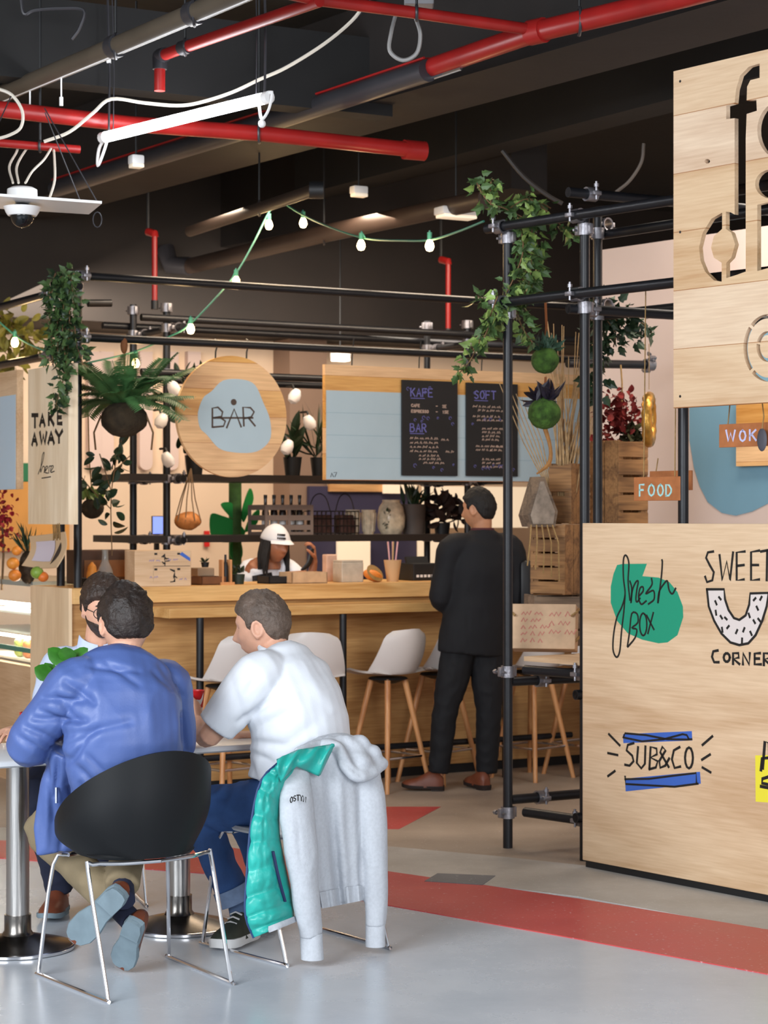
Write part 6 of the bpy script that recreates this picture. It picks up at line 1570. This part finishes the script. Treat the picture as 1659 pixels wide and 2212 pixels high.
# table plant
t = thing('table_plant', 'small plant with glossy green oval leaves on the left table', 'plant', V((P(150, 1500, 7.86).x, 7.86, .741)))
MB().lathe([(0, 0), (.04, 0), (.05, .08), (.044, .08), (.036, .01), (0, .01)], 20).make('pot', M_white, t)
b_ = t.location; a1 = P(148, 1424, 7.86) - b_; a2 = P(117, 1452, 7.9) - b_
MB().tube([(0, 0, .05), a1 * .5 + V((.01, 0, 0)), a1 - V((0, 0, .02))], .006, 6, sub=3).make('stem', plain('green_stem', '#5f8a3a', .6), t)
MB().tube([(0, 0, .05), a2 * .5 + V((0, 0, .04)), a2 - V((0, 0, .02))], .005, 6, sub=3).make('stem', MATS['green_stem'], t)
M_zz = plain('glossy_leaf', '#3f7f2c', .3, 0, .3, 20)
mb = MB()
for (ax, L_, dirs) in ((a1, .1, ((-.8, -.3, .75), (.8, -.25, .75), (0, -.75, .6), (-.45, .6, .6), (.5, .5, .7))), (a2, .085, ((-.8, -.3, .5), (.85, -.4, .5), (.1, -.85, .45), (-.5, .5, .7)))):
    for dx in dirs:
        d = V(dx).normalized(); nv = V((-d.x * .5, -.8, .35)); sd = d.cross(nv).normalized(); mb.quadleaf(ax - V((0, 0, .02)), d, sd, L_, .066, -.12, 'oval')
mb.make('leaves', M_zz, t, angle=60)

# --- man in glasses across the table
r3 = V((-.97, -.25, 0)).normalized()
J = dict(pelvis=V((-1.3, 8.58, .57)), waist=P(195, 1600, 8.56), chest=P(195, 1505, 8.54), upper=P(202, 1432, 8.5), neck=P(210, 1396, 8.48), head=P(221, 1314, 8.42), right=r3, R=rot3((.34, -.9, -.26)),
    shR=P(128, 1442, 8.5), elR=P(92, 1555, 8.32), wrR=P(50, 1572, 8.02), shL=P(272, 1440, 8.45), elL=P(325, 1555, 8.3), wrL=P(290, 1585, 8.02),
    hdR=((-.5, -.8, -.05), (0, 0, -1), 1, .4), hdL=((-.6, -.7, -.05), (0, 0, -1), -1, .5),
    hpR=V((-1.39, 8.5, .54)), knR=V((-1.38, 8.12, .53)), anR=V((-1.32, 8.3, .1)), hpL=V((-1.2, 8.5, .54)), knL=V((-1.16, 8.1, .53)), anL=V((-1.12, 8.3, .1)))
p = thing('person', 'bearded man in round glasses and pale blue shirt facing the camera', 'person', (0, 0, 0))
body(J, p, M_skin, armr=.95)
trousers(J, p, M_navyt)
for s_ in 'LR': a_ = J['an' + s_]; shoe(p, V((a_.x, a_.y + .05, .012)), V((a_.x - .02, a_.y - .22, .012)), (0, 0, 1), M_brownl, M_soleb, s=1.1)
mb = MB()
mb.tube([P(195, 1690, 8.57), P(195, 1600, 8.56), P(195, 1510, 8.54), P(202, 1448, 8.5), P(207, 1416, 8.49), P(210, 1400, 8.48)], [(.18, .13), (.185, .135), (.195, .13), (.175, .105), (.11, .085), (.075, .07)], 26, up=r3, sub=4)
for s in 'LR':
    sh, el, wr = J['sh' + s], J['el' + s], J['wr' + s]; mb.tube([J['upper'].lerp(sh, .5), sh, sh.lerp(el, .5), el, el.lerp(wr, .4), el.lerp(wr, .8)], [.075, .08, .07, .062, .054, .045], 16, sub=4)
st = cloth('shirt', mb, M_shirt, p, .008, .004, 10, [(P(110, 1480, 8.42), P(150, 1560, 8.42), .012, -.008), (P(160, 1440, 8.4), P(140, 1540, 8.42), .012, .007)], 5, 4)
mb = MB(); c0 = P(210, 1398, 8.48)
for s in (-1, 1):
    mb.grid(lambda u, v: c0 + V(J['R'] @ V((s * (.012 + .06 * math.sin(u * PI / 2)), .07 * math.cos(u * PI / 2) - .005, 0))) * (1 + .12 * v) + V((0, 0, .03 - .05 * v - .025 * (1 - u) * v + .02 * u)), 10, 4, .004)
mb.make('collar', M_shirt, st)
hair_cap('hair', J['head'], J['R'], M_hair3, p, short_line, .022, .008, seed=12, top=.012)
def beard_line(x, y): return 0
def fnb(q_):
    q = head_pt(V(q_)); n = V((q_.x / HR[0] ** 2, q_.y / HR[1] ** 2, q_.z / HR[2] ** 2)).normalized()
    lim = -.036 - .02 * math.exp(-(q_.x / .03) ** 2) if q_.y > .03 else -.02
    m = max(0, min(1, (lim - q_.z) / .014 + .5)) * max(0, min(1, (q_.y + .005) / .02)); return q + n * (-.008 + .012 * m + .002 * m * noise.noise(q_ * 90))
MB().blob(J['head'], HR, J['R'], 56, fnb).make('beard', M_hair3, p, angle=180)
mb = MB(); H_, R_ = J['head'], J['R']
for s in (-1, 1):
    mb.tube([H_ + R_ @ V((s * .033 + .024 * math.cos(a), .098 - .004 * abs(math.cos(a)), .008 + .022 * math.sin(a))) for a in [2 * PI * i / 20 for i in range(20)]], .0018, 6, closed=True)
    mb.tube([H_ + R_ @ V((s * .057, .095, .014)), H_ + R_ @ V((s * .078, .05, .014)), H_ + R_ @ V((s * .082, -.005, .012))], .0018, 5)
mb.tube([H_ + R_ @ V((-.009, .1, .012)), H_ + R_ @ V((0, .103, .015)), H_ + R_ @ V((.009, .1, .012))], .0018, 5); mb.make('glasses', M_dark, p)
mb = MB(); me_ = MB()
for s in (-1, 1): mb.blob(H_ + R_ @ V((s * .032, .083, .036)), (.018, .006, .0045), R_, 8); me_.blob(H_ + R_ @ V((s * .031, .0775, .011)), (.011, .008, .006), R_, 10)
mb.make('eyebrows', M_hair3, p); me_.make('eyes', MATS['dark_eye'], p)

# --- man in the black suit at the bar
r4 = V((.95, .3, 0)).normalized(); YS = 12.05
J = dict(pelvis=P(1022, 1372, YS), waist=P(1028, 1310, YS), chest=P(1036, 1230, YS), upper=P(1040, 1172, YS), neck=P(1042, 1146, YS), head=P(1034, 1100, YS), right=r4, R=rot3((-.85, .5, -.12)),
    shL=P(976, 1188, YS - .05), elL=P(952, 1290, YS - .05), wrL=P(985, 1322, YS + .2), shR=P(1102, 1188, YS + .08), elR=P(1118, 1290, YS + .1), wrR=P(1080, 1325, YS + .3),
    hdL=((.3, .9, 0), (1, 0, 0), 1, .5), hdR=((-.3, .9, 0), (-1, 0, 0), -1, .5),
    hpL=P(994, 1395, YS - .02), knL=P(962, 1535, YS - .04), anL=P(947, 1668, YS - .03), hpR=P(1048, 1395, YS + .03), knR=P(1056, 1535, YS + .02), anR=P(1051, 1668, YS + .04))
p = thing('person', 'man in a black suit and brown shoes standing with his back turned at the bar', 'person', (0, 0, 0))
body(J, p, M_skin2, voxel=.007)
trousers(J, p, M_suit, rs=(.105, .095, .075, .07, .062))
mb = MB()
mb.tube([P(1016, 1412, YS), P(1020, 1370, YS), P(1030, 1300, YS), P(1036, 1235, YS), P(1040, 1186, YS), P(1042, 1160, YS), P(1042, 1143, YS)], [(.20, .145), (.2, .145), (.185, .13), (.205, .135), (.185, .11), (.11, .085), (.07, .068)], 26, up=r4, sub=4)
for s in 'LR':
    sh, el, wr = J['sh' + s], J['el' + s], J['wr' + s]; mb.tube([J['upper'].lerp(sh, .5), sh, sh.lerp(el, .5), el, el.lerp(wr, .4), wr], [.08, .086, .076, .068, .06, .05], 16, sub=4)
jk = cloth('suit_jacket', mb, M_suit, p, .01, .004, 7, [(P(1010, 1330, YS - .14), P(1012, 1412, YS - .14), .008, -.008)], 5, 2)
mb = MB(); c0 = P(1042, 1146, YS); mb.tube([c0 + V((.064 * math.cos(a), .062 * math.sin(a), .0)) for a in [2 * PI * i / 20 for i in range(20)]], [(.016, .008)] * 20, 8, closed=True, up=(0, 0, 1)); mb.make('collar', plain('dark_red_collar', '#4c2024', .8), jk)
hair_cap('hair', J['head'], J['R'], M_hair4, p, short_line, .018, .007, seed=21)
shoe(p, V((P(960, 1690, YS - .06).x, YS - .05, .012)), V((P(868, 1690, YS - .06).x, YS - .05 + .03, .012)), (0, 0, 1), M_brownl, plain('dark_sole', '#231815', .7), s=1.1)
shoe(p, V((P(1052, 1690, YS).x, YS - .04, .012)), V((P(1012, 1690, YS).x, YS + .16, .012)), (0, 0, 1), M_brownl, MATS['dark_sole'], s=1.1)
t = thing('shoulder_bag', 'dark shoulder bag at the right side of the man in the black suit', 'bag', P(1128, 1325, YS + .12))
MB().box((0, 0, .16), (.09, .24, .32), Matrix.Rotation(.2, 3, 'Z'), .03).make('body', plain('black_leather', '#131315', .45), t)
MB().tube([(0, -.08, .3), (-.03, -.05, .42), (-.05, .02, .44), (-.02, .08, .3)], .012, 6, sub=3).make('strap', MATS['black_leather'], t)

# --- barista behind the counter
DB = .92; xb, _ = BAR.hit(592, 1172, DB); YB = BAR.w(xb, DB, 0).y
r5 = V((-.75, -.6, 0)).normalized()
J = dict(pelvis=V((P(560, 0, YB).x, YB + .02, .88)), waist=P(562, 1290, YB), chest=P(568, 1245, YB), upper=P(577, 1222, YB - .02), neck=P(583, 1214, YB - .04), head=P(594, 1176, YB - .08), right=r5, R=rot3((.66, -.72, -.16)),
    shR=P(536, 1236, YB - .02), elR=P(545, 1300, YB - .12), wrR=P(630, 1240, YB - .18), shL=P(622, 1232, YB + .05), elL=P(668, 1275, YB - .02), wrL=P(679, 1210, YB - .06),
    hdR=((.95, -.1, .12), (0, 0, -1), 1, .5), hdL=((-.05, -.15, 1), (-1, -.1, 0), 1, 1.0),
    hpL=V((P(575, 0, YB).x, YB, .85)), hpR=V((P(548, 0, YB).x, YB + .02, .85)), knL=V((P(578, 0, YB).x, YB, .47)), knR=V((P(545, 0, YB).x, YB + .02, .47)), anL=V((P(580, 0, YB).x, YB + .02, .09)), anR=V((P(543, 0, YB).x, YB + .04, .09)))
p = thing('person', 'barista in white cap and white t-shirt bending over the counter', 'person', (0, 0, 0))
body(J, p, plain('skin_brown', '#9a6447', .5, 0, .07, 30, sss=.1), voxel=.006, armr=.85)
trousers(J, p, M_navyt)
for s_ in 'LR': a_ = J['an' + s_]; shoe(p, V((a_.x - .02, a_.y + .05, .012)), V((a_.x + .1, a_.y - .18, .012)), (0, 0, 1), M_dark, M_white, s=1.0)
mb = MB()
mb.tube([P(560, 1330, YB), P(562, 1290, YB), P(568, 1250, YB), P(575, 1230, YB - .02), P(582, 1217, YB - .04)], [(.16, .12), (.15, .115), (.165, .115), (.14, .09), (.07, .06)], 24, up=r5, sub=4)
for s in 'LR': sh, el = J['sh' + s], J['el' + s]; mb.tube([J['upper'].lerp(sh, .5), sh, sh.lerp(el, .75)], [.07, .072, .066], 14, sub=4)
tee = cloth('t_shirt', mb, M_tee, p, .008, .003, 9, (), 4)
H_, R_ = J['head'], J['R']
mb = MB(); rA = random.Random(3)
for k in range(40):
    a = rA.uniform(.35, PI * 2 - .35); bx, by = .082 * math.sin(a), .088 * math.cos(a) * -1
    if by > .05: continue
    by = min(by, .03); q0 = H_ + R_ @ V((bx * .9, by, .03)); q1 = H_ + R_ @ V((bx * 1.12, by + .0, -.07)); q2 = q1 + V((rA.uniform(-.015, .015), -.01, -.12 + rA.uniform(-.03, .03)))
    mb.tube([q0, q1, q2], [.016, .019, .006], 6, sub=3)
mb.make('hair', M_hair4, p)
cp = MB().blob(H_, HR, R_, 40, lambda q: head_pt(V(q)) + V((q.x, q.y, q.z)).normalized() * (.016 if q.z > .028 - .1 * q.y * 0 else -.014)).make('cap', plain('white_cap', '#d3d5da', .7), p, angle=180)
def visor(u, v): a = (u - .5) * 2.2; rr_ = 1 + .55 * v * math.cos(a * .75); return H_ + R_ @ V((.084 * math.sin(a) * (1 + .12 * v), .1 * math.cos(a) * rr_, .032 - .022 * v + .012 * math.cos(a)))
MB().grid(visor, 16, 6, .004).make('cap_visor', MATS['white_cap'], cp)
mb = MB()
for row in (0, 1):
    for k in range(5):
        a = .15 + .13 * k; z = .078 - .022 * row; rr_ = 1.15 * math.sqrt(1 - (z / .14) ** 2)
        c = H_ + R_ @ V((.084 * math.sin(a) * rr_ * .98, .107 * math.cos(a) * rr_ * .98, z)); mb.box(c, (.008, .008, .012), R_ @ Matrix.Rotation(-a, 3, 'Z'))
mb.make('cap_lettering', M_ink, cp, smooth=False)
MB().tube([P(566, 1240, YB - .13), P(575, 1290, YB - .13), P(575, 1330, YB - .13)], [(.08, .012), (.1, .012), (.1, .012)], 12, up=r5).make('apron', M_dark, p)
t = thing('serving_tongs', 'dark serving tool held in the raised hand of the barista', 'tool', P(668, 1222, YB - .11))
MB().tube([(.02, 0, .11), (.0, 0, .02), (-.05, -.02, -.03)], [(.018, .01), (.022, .012), (.012, .006)], 8, sub=3).make('handle', M_dark, t)

# ---------------------------------------------------------------- hoodie draped on the white chair
BK = Frame(-.37, 7.345, 39)
hd = thing('hoodie', 'light grey hoodie with teal quilted lining draped over the white chair', 'hoodie', (0, 0, 0))
M_grey = plain('grey_melange', '#b9bdc4', .9, 0, .06, 90, .15, 240)
M_teal = plain('teal_quilt', '#2aa79c', .36, 0, .12, 12, .12, 60)
mb = MB()
def panel(u, v):
    xl = 636 + 58 * v; xr = 818 + 6 * v; yt = 1640 - 40 * math.sin(PI * min(1, u * .9 + .2)); yb = 1962 - 26 * u
    d = -.05 - .022 * math.sin(u * 13 + .6) * (.3 + .7 * v) - .014 * math.sin(u * 29 + v * 2) * v - .03 * math.sin(PI * v)
    return BK.pt(xl + (xr - xl) * u, yt + (yb - yt) * v, d)
mb.grid(panel, 36, 40, .016)
tops = [BK.pt(622, 1680, -.05), BK.pt(665, 1630, -.02), BK.pt(730, 1606, -.0), BK.pt(790, 1625, -.02), BK.pt(815, 1660, -.05)]
mb.tube(tops, [(.035, .04)] * 5, 12, sub=4)
mb.tube([BK.pt(640, 1660, -.05), BK.pt(640, 1740, -.1), BK.pt(650, 1830, -.115), BK.pt(660, 1930, -.11), BK.pt(672, 2020, -.1)], [(.05, .035), (.07, .045), (.066, .045), (.054, .04), (.043, .036)], 16, sub=4, up=(.78, .63, 0))
mb.tube([BK.pt(795, 1650, -.04), BK.pt(804, 1740, -.075), BK.pt(810, 1850, -.09), BK.pt(813, 1950, -.08), BK.pt(811, 2000, -.08)], [(.045, .03), (.055, .04), (.052, .04), (.045, .036), (.04, .034)], 16, sub=4, up=(.78, .63, 0))
fo = [(BK.pt(640, 1700, -.16), BK.pt(652, 1900, -.16), .012, -.007), (BK.pt(700, 1680, -.12), BK.pt(715, 1930, -.12), .010, -.008), (BK.pt(760, 1700, -.12), BK.pt(770, 1930, -.12), .012, .007), (BK.pt(800, 1760, -.14), BK.pt(806, 1930, -.14), .01, -.006)]
bo = cloth('hoodie_body', mb, M_grey, hd, .0075, .003, 12, fo, 4, 6, (1, 1, .4))
for a, b, r_ in ((BK.pt(672, 2016, -.1), BK.pt(675, 2072, -.1), .040), (BK.pt(811, 1996, -.08), BK.pt(811, 2044, -.08), .036)):
    mb = MB(); n = 30; rings = []
    for k in range(8):
        c = a.lerp(b, k / 7); rings.append([c + V((math.cos(q) * (r_ + .0012 * (i % 2)) , math.sin(q) * (r_ * .85), 0)) for i, q in enumerate([2 * PI * j / n for j in range(n)])])
    mb.ring_loft(rings); mb.make('cuff', M_grey, hd)
mb = MB()
mb.grid(lambda u, v: panel(u, .9 + .1 * v) + BK.n * (-.006 - .0015 * (int(u * 60) % 2)), 60, 4, .004); mb.make('hem_rib', M_grey, hd)
mb = MB()
for px, py, d, rr_ in ((712, 1606, -.03, .030), (742, 1606, -.05, .042), (772, 1612, -.06, .05), (798, 1632, -.07, .048), (818, 1652, -.075, .036), (772, 1648, -.085, .052), (790, 1664, -.09, .04), (750, 1634, -.07, .04)):
    mb.blob(BK.pt(px, py, d), (rr_, rr_ * .8, rr_ * .85), None, 14)
mb.tube([BK.pt(690, 1606, -.03), BK.pt(728, 1616, -.08), BK.pt(748, 1650, -.1), BK.pt(775, 1676, -.12), BK.pt(805, 1668, -.11), BK.pt(832, 1645, -.08)], [.018, .022, .024, .024, .022, .018], 10, sub=4)
cloth('hood', mb, M_grey, hd, .007, .005, 10, (), 22, 8, pf=[((742, 1592), (775, 1662), 9, -.010), ((770, 1592), (815, 1640), 10, -.007), ((735, 1640), (780, 1676), 7, -.008)])
mb = MB(); tl_ = [(597, 1640), (640, 1620), (690, 1604), (722, 1608), (705, 1645), (691, 1676), (672, 1664), (640, 1656), (616, 1676)]
def lin_(u, v):
    a = V((*tl_[0], 0)).lerp(V((640, 1620, 0)), min(1, u * 3)) if u < .34 else V((640, 1620, 0)).lerp(V((722, 1606, 0)), (u - .34) / .66)
    b = V((606, 1690, 0)).lerp(V((640, 1656, 0)), u * 2.5) if u < .4 else (V((640, 1656, 0)).lerp(V((691, 1678, 0)), (u - .4) / .35) if u < .75 else V((691, 1678, 0)).lerp(V((722, 1612, 0)), (u - .75) / .25))
    q = a.lerp(b, v); return BK.pt(q.x, q.y, -.105 - .025 * math.sin(PI * v) - .01 * math.sin(u * 20 + v * 6))
mb.grid(lin_, 30, 10, .01); mb.make('neck_lining', M_teal, hd, angle=180)
LE = [V((604, 1644, 0)), V((562, 1688, 0)), V((541, 1780, 0)), V((532, 1890, 0)), V((529, 1975, 0)), V((547, 2026, 0))]
RE = [V((646, 1660, 0)), V((610, 1716, 0)), V((604, 1790, 0)), V((616, 1865, 0)), V((632, 1940, 0)), V((636, 1990, 0))]
LEs, _ = smooth_path(LE, [0] * 6, 8); REs, _ = smooth_path(RE, [0] * 6, 8)
def flap(u, v):
    k = v * (len(LEs) - 1); i = min(len(LEs) - 2, int(k)); a = LEs[i].lerp(LEs[i + 1], k - i); b = REs[i].lerp(REs[i + 1], k - i); q = a.lerp(b, u)
    quilt = abs(math.sin(PI * v * 8.5)) ** .6 * .014 * (.5 + .5 * abs(math.sin(PI * (u * 2 + .1))) ** .5)
    return BK.pt(q.x, q.y, -.06 - .055 * math.sin(PI * u) ** .8 * (.4 + .6 * v) - quilt - .004 * noise.noise(V((u * 9, v * 30, 0))))
MB().grid(flap, 26, 96, .012).make('quilted_lining', M_teal, hd, angle=180)
mb = MB(); mb.tube([flap(.70, .52) - BK.n * .006, flap(.76, .66) - BK.n * .008, flap(.82, .80) - BK.n * .006], [(.004, .008)] * 3, 8, sub=4); mb.make('pocket_zip', plain('navy_zip', '#1e2347', .5), hd)
MB().tube([flap(0, t_ / 16) - BK.n * .003 for t_ in range(17)], .005, 6).make('edge_binding', plain('navy_binding', '#27406b', .6), hd)
mb = MB(); mb.grid(lambda u, v: flap(.36 + .64 * u, .945 + .055 * v) - BK.n * .012, 12, 5, .01); mb.make('lining_hem', M_grey, hd)
mb = MB(); letters(mb, 'OSTYN', 0, 0, .020, .009, .003, .004, 0, .001)
for v in mb.bm.verts:
    k = v.co.x / .06; v.co = BK.pt(627 + v.co.x * 590, 1735 - v.co.z * 590 - 6 * math.sin(PI * min(1, max(0, k))), -.178 + v.co.y)
mb.make('chest_lettering', M_ink, hd, smooth=False)
